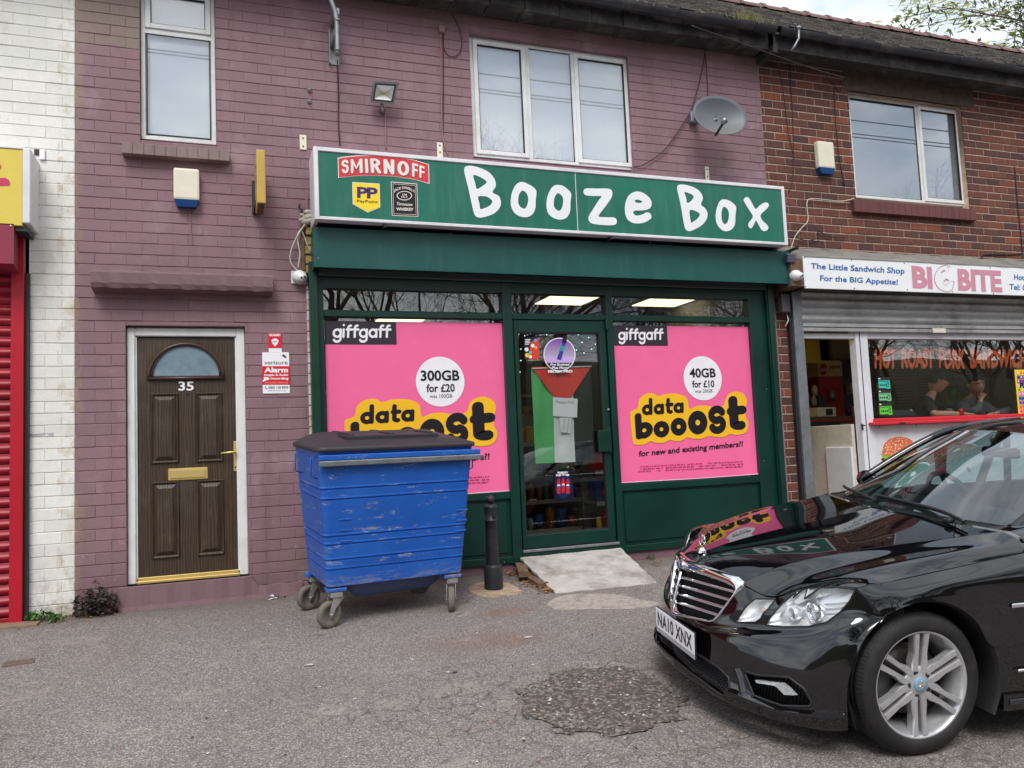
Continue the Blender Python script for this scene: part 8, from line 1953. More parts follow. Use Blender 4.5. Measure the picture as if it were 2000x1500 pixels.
for s in (1, -1):
    edge = [r[-1] for r in Wg]; mb = MB(); Pp = []
    for k, (x, y, z) in enumerate(edge):
        u = k/30; Pp.append([(x+.012, s*(y-.012), z+.004), (x-.0, s*(y+.004), z+.008), (x-.03-.02*u, s*(y+.035+.0*u), z+.003+.02*u), (x-.06-.02*u, s*(y+.056), z-.016+.02*u), (x-.08-.02*u, s*(y+.052), z-.04+.01*u), (x-.03, s*(y-.02), z-.03)])
    mb.grid(Pp, M_PAINT, True, True); clocal(mb, 'windscreen_pillar')
    mb = MB(); top = [(-1.70, .755, 1.03), (-2.05, .680, 1.24), (-2.35, .640, 1.355), (-2.8, .635, 1.395), (-3.2, .635, 1.375), (-3.55, .65, 1.28), (-3.80, .69, 1.12)]
    bot = [(-1.66, .800, .965), (-2.0, .845, .955), (-2.35, .862, .955), (-2.8, .865, .957), (-3.2, .862, .960), (-3.55, .85, .965), (-3.84, .81, .975)]
    G_ = surf([[(x, y*s, z) for x, y, z in top], [((a[0]+b[0])/2, s*((a[1]+b[1])/2+.018), (a[2]+b[2])/2) for a, b in zip(top, bot)], [(x, y*s, z) for x, y, z in bot]], 10, 30)
    mb.grid(G_, M_GLASSCAR); clocal(mb, 'side_window', fixn=False)
    mb = MB(); mb.tube([(x, y*s, z) for x, y, z in smooth_line(bot, 4)], .009, M_CHROME, 6); mb.tube([(x, (y+.012)*s, z+.012) for x, y, z in smooth_line(top, 4)], .024, M_PAINT, 8); clocal(mb, 'window_surround', fixn=False)
    mb = MB(); mb.box(-2.74, -2.68, min(.60*s, .60*s), max(.60*s, .60*s)+.001, .96, 1.38, M_TRIM); mb.tube([(-2.72, .862*s, .96), (-2.74, .79*s, 1.15), (-2.76, .65*s, 1.385)], .028, M_TRIM, 8); clocal(mb, 'door_pillar')
    mb = MB(); W_ = [[(x, y*s, z+.0) for x, y, z in smooth_line([(-1.43, .874, .882), (-1.64, .872, .905), (-2.3, .872, .915), (-3.2, .872, .92), (-3.9, .86, .92)], 4)], [(x, y*s, z) for x, y, z in smooth_line([(-1.50, .80, .957), (-1.66, .803, .962), (-2.3, .862, .953), (-3.2, .864, .957), (-3.9, .80, .975)], 4)]]
    mb.grid(W_, M_PAINT); clocal(mb, 'waist_panel', fixn=False)
    mb = MB(); mb.sphere((-1.90, .98*s, 1.01), .105, M_PAINT, 16, (.5, 1, .62)); mb.tube([(-1.90, .83*s, .965), (-1.90, .90*s, .98)], .025, M_PAINT, 8); clocal(mb, 'door_mirror'); mb = MB(); mb.sphere((-1.93, .98*s, 1.01), .09, M_CHROME, 14, (.35, 1, .62)); clocal(mb, 'mirror_glass')
    mb = MB(); mb.tube([(-2.50, .955*s, .80), (-2.55, .975*s, .80), (-2.68, .975*s, .80), (-2.73, .955*s, .80)], .012, M_CHROME, 8); clocal(mb, 'door_handle')
RF = [[(-2.045, 0, 1.398), (-2.065, .19, 1.394), (-2.115, .37, 1.376), (-2.185, .49, 1.352), (-2.245, .575, 1.335)],
      [(-2.35, 0, 1.443), (-2.36, .2, 1.438), (-2.38, .38, 1.424), (-2.40, .52, 1.398), (-2.42, .630, 1.368)],
      [(-2.8, 0, 1.468), (-2.8, .2, 1.464), (-2.8, .40, 1.450), (-2.8, .54, 1.428), (-2.8, .638, 1.402)],
      [(-3.2, 0, 1.452), (-3.2, .2, 1.448), (-3.2, .40, 1.436), (-3.2, .54, 1.412), (-3.2, .638, 1.384)],
      [(-3.5, 0, 1.405), (-3.5, .2, 1.400), (-3.52, .38, 1.380), (-3.54, .52, 1.345), (-3.56, .65, 1.30)]]
sheet('roof_panel', surf(RF, 24, 20), M_PAINT)
sheet('rear_window', surf([RF[-1], [(-3.8, 0, 1.27), (-3.8, .2, 1.265), (-3.8, .38, 1.25), (-3.8, .52, 1.22), (-3.78, .68, 1.15)], [(-4.12, 0, 1.085), (-4.11, .2, 1.08), (-4.08, .40, 1.065), (-4.02, .58, 1.03), (-3.95, .78, .985)]], 10, 14), M_GLASSCAR)
# scuttle and wipers
mb = MB(); a_ = [BNS[-1][k] for k in range(0, 71, 5)]; b_ = [Wg[0][min(30, int(k*30/14))] for k in range(15)]
Pg = [[(x+.02, y, z-.035) for x, y, z in a_], [((p[0]+q[0])/2, (p[1]+q[1])/2, (p[2]+q[2])/2-.03) for p, q in zip(a_, b_)], [(x-.02, y, z-.006) for x, y, z in b_]]
mb.grid(Pg, M_TRIM); mb.grid([list(reversed(r)) for r in mir(Pg)], M_TRIM); clocal(mb, 'scuttle', fixn=False)
for pts in ([(-1.33, .62, .985), (-1.36, .40, 1.01), (-1.345, .05, 1.025), (-1.34, -.08, 1.028)], [(-1.34, -.05, .99), (-1.35, -.25, 1.015), (-1.42, -.50, 1.02), (-1.46, -.58, 1.02)]):
    mb = MB(); mb.tube([(x+.012, y, z+.012) for x, y, z in smooth_line(pts, 5)], .009, M_TRIM, 6); mb.tube([(x, y, z+.002) for x, y, z in smooth_line(pts, 5)], .006, M_RUB, 5); clocal(mb, 'wiper', fixn=False)
for k in range(2):
    mb = MB(); mb.box(-1.335, -1.29, .50-.52*k, .545-.52*k, .975, 1.0, M_TRIM, .008); clocal(mb, 'wiper_pivot')
mb = MB(); C1 = [(-1.452, .69, .962), (-1.468, .775, .956), (-1.463, .842, .919), (-1.438, .874, .876)]; C2 = [(-1.62, .70, .99), (-1.62, .775, .975), (-1.62, .835, .945), (-1.63, .872, .903)]
for s in (1, -1): mb = MB(); mb.grid([[(x, y*s, z) for x, y, z in smooth_line(C1, 4)], [(x, y*s, z) for x, y, z in smooth_line(C2, 4)]], M_PAINT); clocal(mb, 'wing_corner', fixn=False)
# cabin
mb = MB(); mb.grid([[(x, y, z) for y in np.linspace(-.70, .70, 9)] for x, z in ((-1.40, .955), (-1.62, .985), (-1.85, .985), (-1.98, .93), (-2.0, .60))], M_INT); clocal(mb, 'dashboard', fixn=False)
mb = MB(); mb.sphere((-1.93, -.37, .985), .16, M_INT, 14, (.7, 1.1, .35)); clocal(mb, 'instrument_hood')
c0 = Vector((-2.08, -.37, .935)); ax_ = Vector((-.9, 0, .42)).normalized(); e1_ = Vector((0, 1, 0)); e2_ = ax_.cross(e1_)
mb = MB(); mb.tube([c0+e1_*.19*math.cos(a)+e2_*.19*math.sin(a) for a in [2*math.pi*k/32 for k in range(33)]], .017, M_TRIM, 8)
for a in (0, math.pi, -math.pi/2, ): mb.tube([c0, c0+e1_*.18*math.cos(a)+e2_*.18*math.sin(a)], .014, M_TRIM, 6)
mb.sphere(tuple(c0), .07, M_TRIM, 12, (.5, 1, 1)); clocal(mb, 'steering_wheel')
for s in (1, -1):
    mb = MB(); mb.box(-2.95, -2.35, .16*s if s > 0 else -.64, .64 if s > 0 else -.16, .35, .58, M_INT, .05); mb.box(-3.02, -2.86, .16*s if s > 0 else -.63, .63 if s > 0 else -.16, .5, 1.12, M_INT, .06); mb.box(-3.03, -2.92, .27*s if s > 0 else -.51, .51 if s > 0 else -.27, 1.14, 1.30, M_INT, .04); clocal(mb, 'front_seat')
mb = MB(); mb.box(-3.75, -3.45, -.62, .62, .4, 1.08, M_INT, .06); clocal(mb, 'rear_seat')
mb = MB(); mb.box(-4.1, -1.5, -.78, .78, .25, .3, M_INT); mb.box(-4.0, -1.6, .80, .84, .3, .93, M_INT); mb.box(-4.0, -1.6, -.84, -.80, .3, .93, M_INT); clocal(mb, 'cabin_floor')
mb = MB(); mb.box(-2.14, -2.08, -.12, .12, 1.235, 1.295, M_TRIM, .015); mb.tube([(-2.08, 0, 1.29), (-2.05, 0, 1.35)], .012, M_TRIM, 6); clocal(mb, 'rear_view_mirror')
# wheels
def spoke(mb, ang):
    for sg in (1, -1):
        poly = [(.040, .003), (.100, .0085), (.232, .0120), (.234, .041), (.14, .0335), (.092, .042), (.045, .038)]
        if sg < 0: poly = [(r, -t) for r, t in reversed(poly)]
        n = len(poly); c = np.mean(np.array(poly), 0); vs = []
        for dy, sc in ((-.045, 1.0), (-.010, 1.0), (-.002, .80)):
            for r, t in poly:
                rr, t2 = c[0]+(r-c[0])*(1 if sc == 1 else .975), c[1]+(t-c[1])*sc; yo = dy-.012*(1-rr/.234)*1.6
                vs.append((rr*math.cos(ang)-t2*math.sin(ang), yo, rr*math.sin(ang)+t2*math.cos(ang)))
        fs = [(k*n+i, k*n+(i+1) % n, (k+1)*n+(i+1) % n, (k+1)*n+i) for k in range(2) for i in range(n)]+[tuple(range(2*n, 3*n))]
        mb.add(vs, fs, M_ALLOY)
wh = {}
def lathe_y(mb, prof, m, n=64): mb.lathe(prof, m, (0, 0, 0), 'y', n)
mb = MB(); lathe_y(mb, [(.238, -.022), (.243, -.004), (.2465, 0), (.2415, .0015), (.234, -.006), (.229, -.022), (.218, -.05), (.206, -.075), (.205, -.19), (.235, -.21)], M_ALLOY); wh['rim'] = mb.mesh('rim')
mb = MB(); lathe_y(mb, [(0, -.012), (.036, -.012), (.040, -.014), (.052, -.018), (.075, -.020), (.080, -.03), (.072, -.05)], M_ALLOY, 40)
for k in range(6): spoke(mb, math.radians(90+60*k+3))
wh['spokes'] = mb.mesh('spokes')
mb = MB()
for k in range(5): a = math.radians(70+72*k); mb.lathe([(0, -.028), (.0125, -.028), (.0125, -.0165), (0, -.0165)], M_BLACK, (.056*math.cos(a), 0, .056*math.sin(a)), 'y', 12)
wh['wheel_nut'] = mb.mesh('wheel_nut')
mb = MB(); lathe_y(mb, [(0, -.004), (.031, -.005), (.035, -.009), (.036, -.014)], plain('pale blue cap', rgb(128, 160, 182), .4), 30); mb.lathe([(0, -.0035), (.019, -.0038)], M_ALLOY, (0, 0, 0), 'y', 24)
for a in (90, 210, 330): a = math.radians(a); mb.tube([(0, -.003, 0), (.02*math.cos(a), -.003, .02*math.sin(a))], [.003, .001], M_CHROME, 5)
wh['centre_cap'] = mb.mesh('centre_cap')
mb = MB(); tp = [(.234, -.03), (.240, -.004), (.252, .008), (.272, .013), (.296, .008), (.314, -.006), (.322, -.022)]
for g_ in (-.055, -.095, -.135): tp += [(.3265, -.026 if g_ == -.055 else g_+.030), (.3275, g_+.006), (.320, g_+.005), (.320, g_-.003), (.3275, g_-.004)]
tp += [(.3265, -.175), (.322, -.195), (.30, -.225), (.25, -.225), (.235, -.20)]
lathe_y(mb, tp, M_TYR, 80)
for k in range(110):
    a = 2*math.pi*k/110; c, s_ = math.cos(a), math.sin(a)
    mb.add([(.3285*c-.0022*s_, -.026, .3285*s_+.0022*c), (.3285*c+.0022*s_, -.026, .3285*s_-.0022*c), (.3150*c+.0022*s_, -.003, .3150*s_-.0022*c), (.3150*c-.0022*s_, -.003, .3150*s_+.0022*c)], [(0, 1, 2, 3)], M_BLACK)
wh['tyre'] = mb.mesh('tyre')
mb = MB(); lathe_y(mb, [(.07, -.10), (.165, -.10), (.165, -.12), (.07, -.12)], simple('brake disc steel', rgb(96, 92, 90), .4, metal=.7, dirt=rgb(90, 60, 44), dirtamt=.5), 40); lathe_y(mb, [(0, -.07), (.07, -.07), (.072, -.12)], M_TRIM, 24)
wh['brake_disc'] = mb.mesh('brake_disc')
mb = MB(); mb.box(.09, .19, -.13, -.075, -.08, .09, simple('caliper', rgb(80, 78, 80), .5), .02, 0); wh['brake_caliper'] = mb.mesh('brake_caliper')
for cx, s, st in ((-.83, 1, 2.5), (-.83, -1, 2.5), (-3.70, 1, 0), (-3.70, -1, 0)):
    w = bpy.data.objects.new('wheel', wh['rim']); COL.objects.link(w); w.parent = car; w.location = (cx, .905*s, .325); w.rotation_euler = (0, 0, math.radians(st) if s > 0 else math.pi+math.radians(st))
    for nm in ('spokes', 'wheel_nut', 'centre_cap', 'tyre', 'brake_disc', 'brake_caliper'):
        o = bpy.data.objects.new(nm, wh[nm]); COL.objects.link(o); o.parent = w
# number plate
mb = MB(); px0_ = -.006
mb.box(px0_-.012, px0_-.003, -.268, .268, .303, .449, M_TRIM, .004); mb.box(px0_-.0028, px0_, -.262, .262, .330, .443, M_PWHT, .001); mb.box(px0_-.0028, px0_-.0008, -.262, .262, .307, .3285, simple('grey plate strip', rgb(168, 168, 172), .4)); pl = clocal(mb, 'number_plate')
v, f = text_raw('NA10 XNX', .022, 1.06); mn, mx_ = v.min(0), v.max(0); pts = [(px0_+.0015, -.236+(1-(a-mn[0])/(mx_[0]-mn[0]))*0+(.472)*((a-mn[0])/(mx_[0]-mn[0])), .346+.080*(b-mn[1])/(mx_[1]-mn[1])) for a, b in v]
mb = MB(); mb.add(pts, f, M_PBLK); clocal(mb, 'plate_lettering', pl, fixn=False)
# ---------------------------------------------------------------- two people behind the window counter
def skin_mesh(verts, edges, radii, mat, name, sub=2, root=0):
    me = bpy.data.meshes.new(name); me.from_pydata([tuple(v) for v in verts], edges, [])
    o = bpy.data.objects.new(name, me); COL.objects.link(o)
    sk = o.modifiers.new('skin', 'SKIN'); sk.use_smooth_shade = True
    if not me.skin_vertices: 
        pass
    for i, r in enumerate(radii):
        r = (r, r) if not isinstance(r, tuple) else r
        me.skin_vertices[0].data[i].radius = r
        me.skin_vertices[0].data[i].use_root = (i == root)
    ss = o.modifiers.new('sub', 'SUBSURF'); ss.levels = sub; ss.render_levels = sub
    dg = bpy.context.evaluated_depsgraph_get(); out = bpy.data.meshes.new_from_object(o.evaluated_get(dg)); bpy.data.objects.remove(o)
    out.materials.clear(); out.materials.append(mat)
    out.polygons.foreach_set('use_smooth', [True]*len(out.polygons)); return out
M_SKIN = simple('skin', rgb(206, 150, 128), .5, var=.08, scale=18); M_HAIR = simple('dark brown hair', rgb(30, 24, 22), .55, var=.4, scale=60, bump=.4)
def head_mesh(c, yaw, tilt, s=1.0):
    """sculpted head; face looks along local -y"""
    n, mrows = 28, 26; V = []; F = []
    for i in range(mrows+1):
        t = math.pi*i/mrows
        for k in range(n):
            a = 2*math.pi*k/n; x, y, z = math.sin(t)*math.sin(a), -math.sin(t)*math.cos(a), math.cos(t)
            X_, Y_, Z_ = x*.078, y*.098, z*.118
            if z < 0: X_ *= 1-.30*(-z)**1.3; Y_ = Y_*(1-.12*(-z)) + (-.012*(-z) if y < 0 else .03*(-z))
            if y < 0:   # face
                f = max(0, -y)
                nose = math.exp(-((x/.16)**2))*math.exp(-(((z+.10)/.20)**2)); Y_ -= .024*nose*f
                eye = math.exp(-(((abs(x)-.36)/.16)**2))*math.exp(-(((z-.10)/.11)**2)); Y_ += .012*eye*f
                brow = math.exp(-(((z-.26)/.08)**2))*math.exp(-((x/.6)**2)); Y_ -= .005*brow*f
                mouth = math.exp(-((x/.28)**2))*math.exp(-(((z+.52)/.07)**2)); Y_ += .005*mouth*f
                lips = math.exp(-((x/.26)**2))*(math.exp(-(((z+.44)/.05)**2))+math.exp(-(((z+.60)/.05)**2))); Y_ -= .006*lips*f
                chin = math.exp(-((x/.3)**2))*math.exp(-(((z+.85)/.12)**2)); Y_ -= .010*chin
            V.append((X_*s, Y_*s, Z_*s))
    for i in range(mrows):
        for k in range(n): F.append((i*n+k, (i+1)*n+k, (i+1)*n+(k+1) % n, i*n+(k+1) % n))
    k0 = len(V)
    for sx in (-1, 1):   # ears
        b = len(V)
        for j in range(6):
            for q in range(8): a = 2*math.pi*q/8; r = (.004, .018, .024, .024, .016, .002)[j]; V.append((sx*(.070+.006*j)*s, (.012+r*.55*math.cos(a)+.004*j)*s, (-.008+r*math.sin(a)*1.15)*s))
        for j in range(5):
            for q in range(8): F.append((b+j*8+q, b+(j+1)*8+q, b+(j+1)*8+(q+1) % 8, b+j*8+(q+1) % 8))
    M4 = Matrix.Translation(c) @ Matrix.Rotation(yaw, 4, 'Z') @ Matrix.Rotation(tilt, 4, 'X')
    return V, F, M4
def person(label, lay):
    c = lay['root']; t = thing('person', label, 'person', (c[0], c[1], .08), group=None)
    B = lay['body']; me = skin_mesh([b[0] for b in B], lay['edges'], [b[1] for b in B], M_SKIN, 'body', 2)
    V, F, M4 = head_mesh(Vector(lay['head']), lay['yaw'], lay['tilt'], lay.get('hs', 1.0))
    v = [tuple(a.co) for a in me.vertices]; f = [list(p.vertices) for p in me.polygons]; k = len(v)
    v += [tuple(M4 @ Vector(a)) for a in V]; f += [[q+k for q in a] for a in F]
    mb = MB(); mb.add(v, f, M_SKIN, True); body = mb.build('body', t)
    s = lay.get('hs', 1.0)
    # eyes, brows, mouth
    for sx in (-1, 1):
        mb = MB(); p = M4 @ Vector((sx*.028*s, -.086*s, .012*s)); mb.sphere(tuple(p), .0105*s, M_PWHT, 10); p2 = M4 @ Vector((sx*.028*s, -.0945*s, .012*s)); mb.sphere(tuple(p2), .005*s, M_BLACK, 8); mb.build('eye', t)
        mb = MB(); mb.tube([M4 @ Vector((sx*x_*s, -y_*s, .030*s)) for x_, y_ in ((.012, .096), (.030, .093), (.045, .082))], .004*s, M_HAIR, 5); mb.build('eyebrow', t)
    mb = MB(); mb.tube([M4 @ Vector((x_*s, (-.097+abs(x_)*.25)*s, -.062*s)) for x_ in (-.022, -.01, 0, .01, .022)], [.001, .003, .003, .003, .001], simple('lips', rgb(150, 84, 78), .5), 5); mb.build('mouth', t)
    # hair shell with an uneven edge
    rn = random.Random(lay['seed']); mb = MB(); n, mrows = 36, 14; P = []
    for i in range(mrows+1):
        r = []
        for k in range(n):
            a = 2*math.pi*k/n; front = -math.cos(a)
            lim = lay['hair'](a)
            tt_ = (i/mrows)*lim; x, y, z = math.sin(tt_)*math.sin(a), -math.sin(tt_)*math.cos(a), math.cos(tt_)
            sc = 1.13+.05*mnoise.noise(Vector((x*6, y*6, z*6+lay['seed'])))+(.0 if i < mrows else -.10)
            r.append(tuple(M4 @ Vector((x*.078*sc*s, y*.098*sc*s+.004, z*.118*sc*s+.006))))
        P.append(r)
    mb.grid(P, M_HAIR, True, True)
    for q in range(60):
        a = rn.uniform(0, 6.28); lim = lay['hair'](a)*rn.uniform(.5, 1.0); x, y, z = math.sin(lim)*math.sin(a), -math.sin(lim)*math.cos(a), math.cos(lim)
        p = Vector((x*.09*s, y*.113*s, z*.135*s)); d = Vector((rn.gauss(0, .012), rn.gauss(0, .012)-.004, -.02))
        mb.tube([M4 @ (p*.96), M4 @ (p+d*.5), M4 @ (p+d)], [.008, .006, .001], M_HAIR, 4)
    mb.build('hair', t, fixn=False)
    for nm, B2, E2, m_ in lay['clothes']:
        me = skin_mesh([b[0] for b in B2], E2, [b[1] for b in B2], m_, nm, 2)
        link(nm, me, t)
    return t
def hand(B, E, wrist_i, wrist, d, n_, thumb, L_=.085):
    """palm and five bent fingers appended to a body layout: d points along the fingers, n_ is the palm normal side"""
    d = Vector(d).normalized(); n_ = Vector(n_).normalized(); s = d.cross(n_).normalized()*thumb; w = Vector(wrist)
    i0 = len(B); B.append((w+d*.035, (.030, .018))); E.append((wrist_i, i0)); i1 = len(B); B.append((w+d*.075, (.036, .014))); E.append((i0, i1))
    for k, (off, ln) in enumerate(((.030, .070), (.011, .080), (-.009, .076), (-.028, .060))):
        a = len(B); b0 = w+d*.082+s*off; B.append((b0, .0095)); E.append((i1, a)); B.append((b0+d*ln*.45+n_*.010, .0088)); E.append((a, a+1)); B.append((b0+d*ln*.75+n_*.032, .008)); E.append((a+1, a+2))
    a = len(B); B.append((w+d*.04+s*.036, .012)); E.append((i0, a)); B.append((w+d*.07+s*.052+n_*.014, .010)); E.append((a, a+1)); B.append((w+d*.092+s*.048+n_*.03, .0085)); E.append((a+1, a+2))
M_TSH = simple('black t shirt', rgb(30, 30, 34), .8, var=.2, scale=14, bump=.2); M_HOOD = simple('grey hoodie', rgb(92, 96, 104), .85, var=.14, scale=16, bump=.3); M_VEST = simple('black padded gilet', rgb(30, 32, 36), .6, var=.25, scale=10, bump=.4); M_JEAN = simple('dark jeans', rgb(40, 46, 62), .85, var=.2, scale=16)
fz = .08
def legs(x, y, hz): return [((x, y, hz), (.15, .12)), ((x-.09, y, hz-.1), .085), ((x-.10, y+.02, .52), .058), ((x-.10, y+.03, fz+.08), .042), ((x-.10, y-.06, fz+.04), .038), ((x+.09, y, hz-.1), .085), ((x+.10, y+.02, .52), .058), ((x+.10, y+.03, fz+.08), .042), ((x+.10, y-.06, fz+.04), .038)], [(0, 1), (1, 2), (2, 3), (3, 4), (0, 5), (5, 6), (6, 7), (7, 8)]
# left person, leaning in from the left, turned to the right
yP = .62; H1 = W(1832, 745, yP-.12); ctr = ctz
B, E_ = legs(H1[0]-.30, yP+.12, .95)
k = len(B); hx = H1[0]
B += [((hx-.26, yP+.08, 1.12), (.135, .115)), ((hx-.20, yP+.03, 1.33), (.15, .125)), ((hx-.14, yP-.02, 1.50), (.12, .10)), ((hx-.08, yP-.06, 1.585), (.056, .056)), ((hx-.03, yP-.10, 1.66), (.05, .05))]
E_ += [(0, k), (k, k+1), (k+1, k+2), (k+2, k+3), (k+3, k+4)]
a = len(B); elb = (hx-.20, .26, ctr+.06); wr = (hx+.08, .20, ctr+.045)
B += [((hx-.22, yP-.16, 1.47), .064), ((hx-.26, .36, 1.34), .052), (elb, .044), ((hx-.05, .23, ctr+.052), .038), (wr, .028)]; E_ += [(k+2, a), (a, a+1), (a+1, a+2), (a+2, a+3), (a+3, a+4)]
hand(B, E_, a+4, wr, (1, -.1, -.05), (0, 0, -1), 1)
a2 = len(B); wr2 = (hx+.13, .38, ctr+.045)
B += [((hx+.02, yP+.10, 1.47), .06), ((hx+.04, yP+.06, 1.34), .05), ((hx+.00, .55, ctr+.07), .043), (wr2, .028)]; E_ += [(k+2, a2), (a2, a2+1), (a2+1, a2+2), (a2+2, a2+3)]
hand(B, E_, a2+3, wr2, (1, -.2, -.05), (0, 0, -1), -1)
T = [B[k], B[k+1], B[k+2], (B[a][0], .078), (((hx-.255, .37, 1.345)), .070), (B[a2][0], .074), ((hx+.04, yP+.06, 1.35), .064), (B[k+3][0], (.066, .066))]
T = [(T[0][0], (.150, .130)), (T[1][0], (.165, .140)), (T[2][0], (.135, .115))]+T[3:]
person('dark haired person in a black t-shirt leaning on the counter behind the sandwich shop window', dict(root=(hx-.3, yP+.12), body=B, edges=E_, head=H1, yaw=math.radians(62), tilt=math.radians(14), hs=1.14, seed=3,
    hair=lambda a: 1.20+.75*(1-math.cos(a-math.pi*0))/2*1.0+.1*math.sin(5*a), clothes=[('t_shirt', T, [(0, 1), (1, 2), (2, 3), (3, 4), (2, 5), (5, 6), (2, 7)], M_TSH), ('jeans', [(p, (r[0]*1.06, r[1]*1.06) if isinstance(r, tuple) else r*1.12) for p, r in B[:9]], E_[:8], M_JEAN),
    ('dark_scarf', [((hx-.10, .30, 1.42), (.05, .03)), ((hx-.06, .30, 1.34), (.085, .035)), ((hx-.07, .31, 1.25), (.07, .03))], [(0, 1), (1, 2)], M_HOOD)]))
# right person, facing out, hand at the chin
yP = .62; H2 = W(1907, 752, yP-.12); hx = H2[0]
B, E_ = legs(hx+.08, yP+.15, .95); k = len(B)
B += [((hx+.07, yP+.10, 1.12), (.14, .12)), ((hx+.05, yP+.05, 1.33), (.16, .13)), ((hx+.03, yP, 1.47), (.13, .10)), ((hx+.01, yP-.03, 1.56), (.056, .056)), ((hx, yP-.08, 1.63), (.05, .05))]
E_ += [(0, k), (k, k+1), (k+1, k+2), (k+2, k+3), (k+3, k+4)]
a = len(B); wr = (hx-.12, .36, 1.50)
B += [((hx-.15, yP-.02, 1.44), .062), ((hx-.21, .50, 1.34), .052), ((hx-.24, .36, ctr+.09), .044), ((hx-.19, .34, 1.40), .036), (wr, .027)]; E_ += [(k+2, a), (a, a+1), (a+1, a+2), (a+2, a+3), (a+3, a+4)]
hand(B, E_, a+4, wr, (.6, .05, .75), (.6, .5, -.5), 1)
a2 = len(B); wr2 = (hx-.02, .24, ctr+.045)
B += [((hx+.20, yP-.02, 1.44), .062), ((hx+.30, .50, 1.32), .052), ((hx+.30, .30, ctr+.07), .044), ((hx+.14, .25, ctr+.055), .038), (wr2, .027)]; E_ += [(k+2, a2), (a2, a2+1), (a2+1, a2+2), (a2+2, a2+3), (a2+3, a2+4)]
hand(B, E_, a2+4, wr2, (-1, .05, -.02), (0, 0, -1), 1)
T = [(B[k][0], (.155, .135)), (B[k+1][0], (.175, .145)), (B[k+2][0], (.145, .115)), (B[a][0], .080), (B[a+1][0], .068), (B[a+2][0], .060), (B[a+3][0], .050), ((hx-.13, .36, 1.485), .040), (B[a2][0], .080), (B[a2+1][0], .068), (B[a2+2][0], .060), (B[a2+3][0], .052), ((hx+.0, .24, ctr+.047), .040), ((hx+.01, yP-.0, 1.55), (.09, .08))]
VE = [((hx+.07, yP+.09, 1.10), (.165, .145)), ((hx+.05, yP+.04, 1.33), (.185, .155)), ((hx+.03, yP-.01, 1.45), (.155, .125)), ((hx-.12, yP-.01, 1.455), (.06, .085)), ((hx+.17, yP-.01, 1.455), (.06, .085))]
person('person in black gilet over grey hoodie, hand at chin, behind the sandwich shop window', dict(root=(hx+.08, yP+.15), body=B, edges=E_, head=H2, yaw=math.radians(-22), tilt=math.radians(10), hs=1.14, seed=9,
    hair=lambda a: 1.02+.85*(1-math.cos(a))/2+.08*math.sin(7*a), clothes=[('hoodie', T, [(0, 1), (1, 2), (2, 3), (3, 4), (4, 5), (5, 6), (6, 7), (2, 8), (8, 9), (9, 10), (10, 11), (11, 12), (2, 13)], M_HOOD), ('gilet', VE, [(0, 1), (1, 2), (2, 3), (2, 4)], M_VEST), ('jeans', [(p, (r[0]*1.06, r[1]*1.06) if isinstance(r, tuple) else r*1.12) for p, r in B[:9]], E_[:8], M_JEAN)]))
# ---------------------------------------------------------------- trees
M_BARK = simple('grey brown bark', rgb(92, 80, 68), .95, var=.3, scale=10, bump=.5)
def tree_mesh(seed, h, spread, depth, leafn, leafs, mats, r0=.16, fork=3):
    rn = random.Random(seed); mb = MB(); tips = []
    def br(p, d, L_, r, lev):
        pts = [p]; q = p; dd = d.copy(); n = 4
        for i in range(n):
            dd = (dd+Vector((rn.gauss(0, .13), rn.gauss(0, .13), rn.gauss(.02, .06)))).normalized(); q = q+dd*L_/n; pts.append(q)
        mb.tube(pts, [r*(1-.5*i/n) for i in range(n+1)], M_BARK, 6 if lev < 2 else 4 if lev < 3 else 3, caps=False)
        if lev >= depth: tips.append((pts[-1], dd)); return
        if lev >= depth-1: tips.append((pts[2], dd))
        m = fork+(1 if rn.random() < .5 else 0)
        for k in range(m):
            t = rn.uniform(.35, 1.0) if k else 1.0; b = pts[min(n, max(1, int(t*n)))]
            ax = dd.orthogonal().normalized(); ax.rotate(Matrix.Rotation(rn.uniform(0, 6.28), 3, dd)); nd = (dd+ax*rn.uniform(.45, .95)*spread).normalized()
            br(b, nd, L_*rn.uniform(.62, .82), max(r*.5, .006), lev+1)
    br(Vector((0, 0, 0)), Vector((rn.gauss(0, .04), rn.gauss(0, .04), 1)).normalized(), h*.36, r0, 0)
    trunk = mb.mesh('tree', False); lv = None
    if leafn:
        lb = MB(); V = []; 
        for p, d in tips:
            for i in range(leafn):
                c = p+Vector((rn.gauss(0, .22), rn.gauss(0, .22), rn.gauss(0, .18))); u = Vector((rn.gauss(0, 1), rn.gauss(0, 1), rn.gauss(0, .6))).normalized()*leafs*rn.uniform(.6, 1.3); w = u.orthogonal().normalized()*leafs*.45
                lb.add([c-u, c+w, c+u, c-w], [(0, 1, 2, 3)], rn.choice(mats))
        lv = lb.mesh('foliage', False)
    return trunk, lv
tm = [tree_mesh(s, 11.5, 1.0, 6, 0, 0, None, .19, 3) for s in (3, 8, 15)]
rn = random.Random(21)
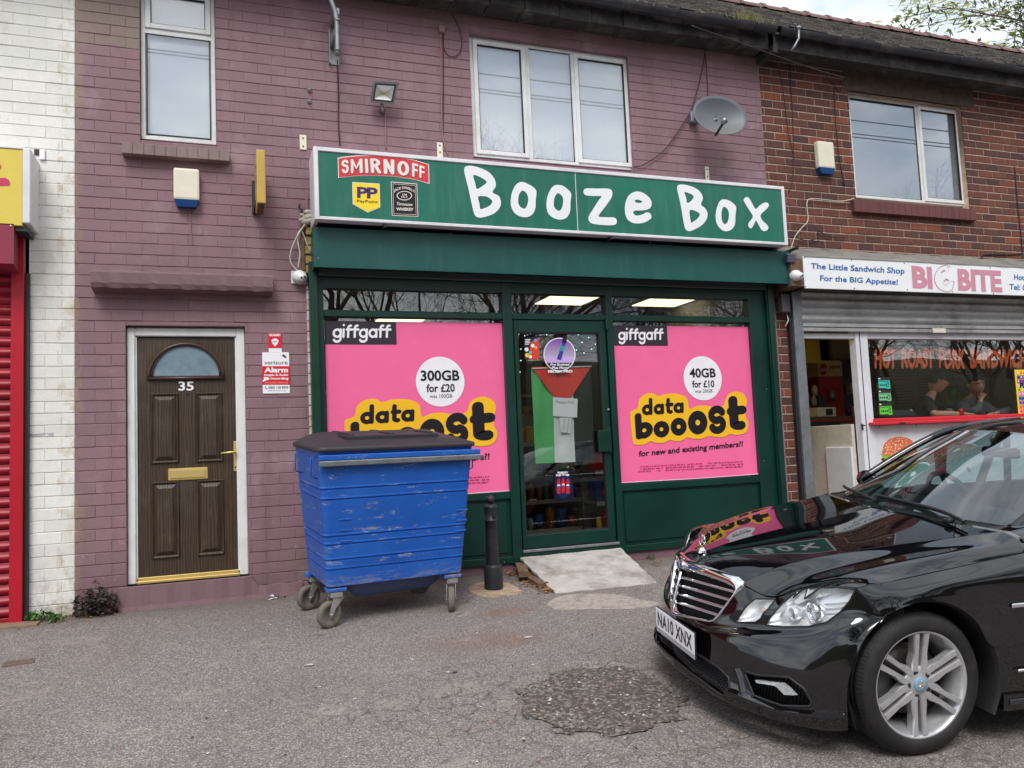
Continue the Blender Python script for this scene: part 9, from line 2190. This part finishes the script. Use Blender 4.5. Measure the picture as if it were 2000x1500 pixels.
for i in range(34):
    x = -10+i*1.95+rn.uniform(-.6, .6); y = -22.5+rn.uniform(-2.5, 2.5)
    o = bpy.data.objects.new('bare_tree', tm[i % 3][0]); COL.objects.link(o); o.location = (x, y, float(np.interp(-y, (17, 20, 23, 27), (-.8, .7, 2.6, 4.6)))); o.rotation_euler = (0, 0, rn.uniform(0, 6.28)); sc = rn.uniform(.85, 1.12); o.scale = (sc, sc, sc*rn.uniform(.9, 1.05))
    tag(o, 'bare branching tree across the road, mirrored in the glass', 'tree', 'bare trees across the road')
ml = [simple('spring leaf green', rgb(128, 146, 66), .6, var=.25, scale=20), simple('spring leaf pale', rgb(158, 164, 82), .6, var=.2, scale=20), simple('spring leaf olive', rgb(112, 118, 62), .6, var=.25, scale=20)]
tr, lv = tree_mesh(5, 14.5, .85, 5, 34, .11, ml, .2)
td = 17.0; d_ = ray(2010, 40); P_ = CAM_POS+d_/d_[1]*(7.2+td)
t = thing('leafy_tree', 'thinly leaved spring tree rising behind the tiled roof at the top right', 'tree', (float(P_[0])+.9, td, -.1))
link('trunk', tr, t, True); tag(link('crown', lv, t, True), kind='stuff')
zt = max(v.co.z for v in lv.vertices); s_ = float(P_[2])/(zt*.70); t.scale = (s_, s_, s_)
# wooded bank across the road
mb = MB(); P = []
for i in range(60):
    x = -60+i*2.6; P.append([(x, y, z+(.5*mnoise.noise(Vector((x*.3, y*.3, 0))) if y < -18 else 0)) for y, z in ((-17, -.74), (-18, -.70), (-20, .9), (-23, 2.8), (-27, 4.8), (-34, 5.9), (-60, 6.0), (-100, -1))])
mb.grid(P, simple('rough bank grass', rgb(62, 62, 42), .95, var=.4, scale=3, bump=.5, dirt=rgb(70, 56, 42), dirtamt=.8)); tag(mb.build('grass_bank'), kind='structure')

for i, (y_, z_) in enumerate(((-5.4, 7.55), (-5.7, 7.75), (-5.55, 7.95))):
    mb = MB(); mb.tube([(x, y_, z_-.25+.00035*(x-8)**2+.03*i*x/20) for x in range(-25, 45, 5)], .012, M_CABLE, 5); tag(mb.build('overhead_wire', fixn=False), 'thin overhead wire in front of the terrace, mirrored in the upstairs window glass', 'wire', 'overhead wires')
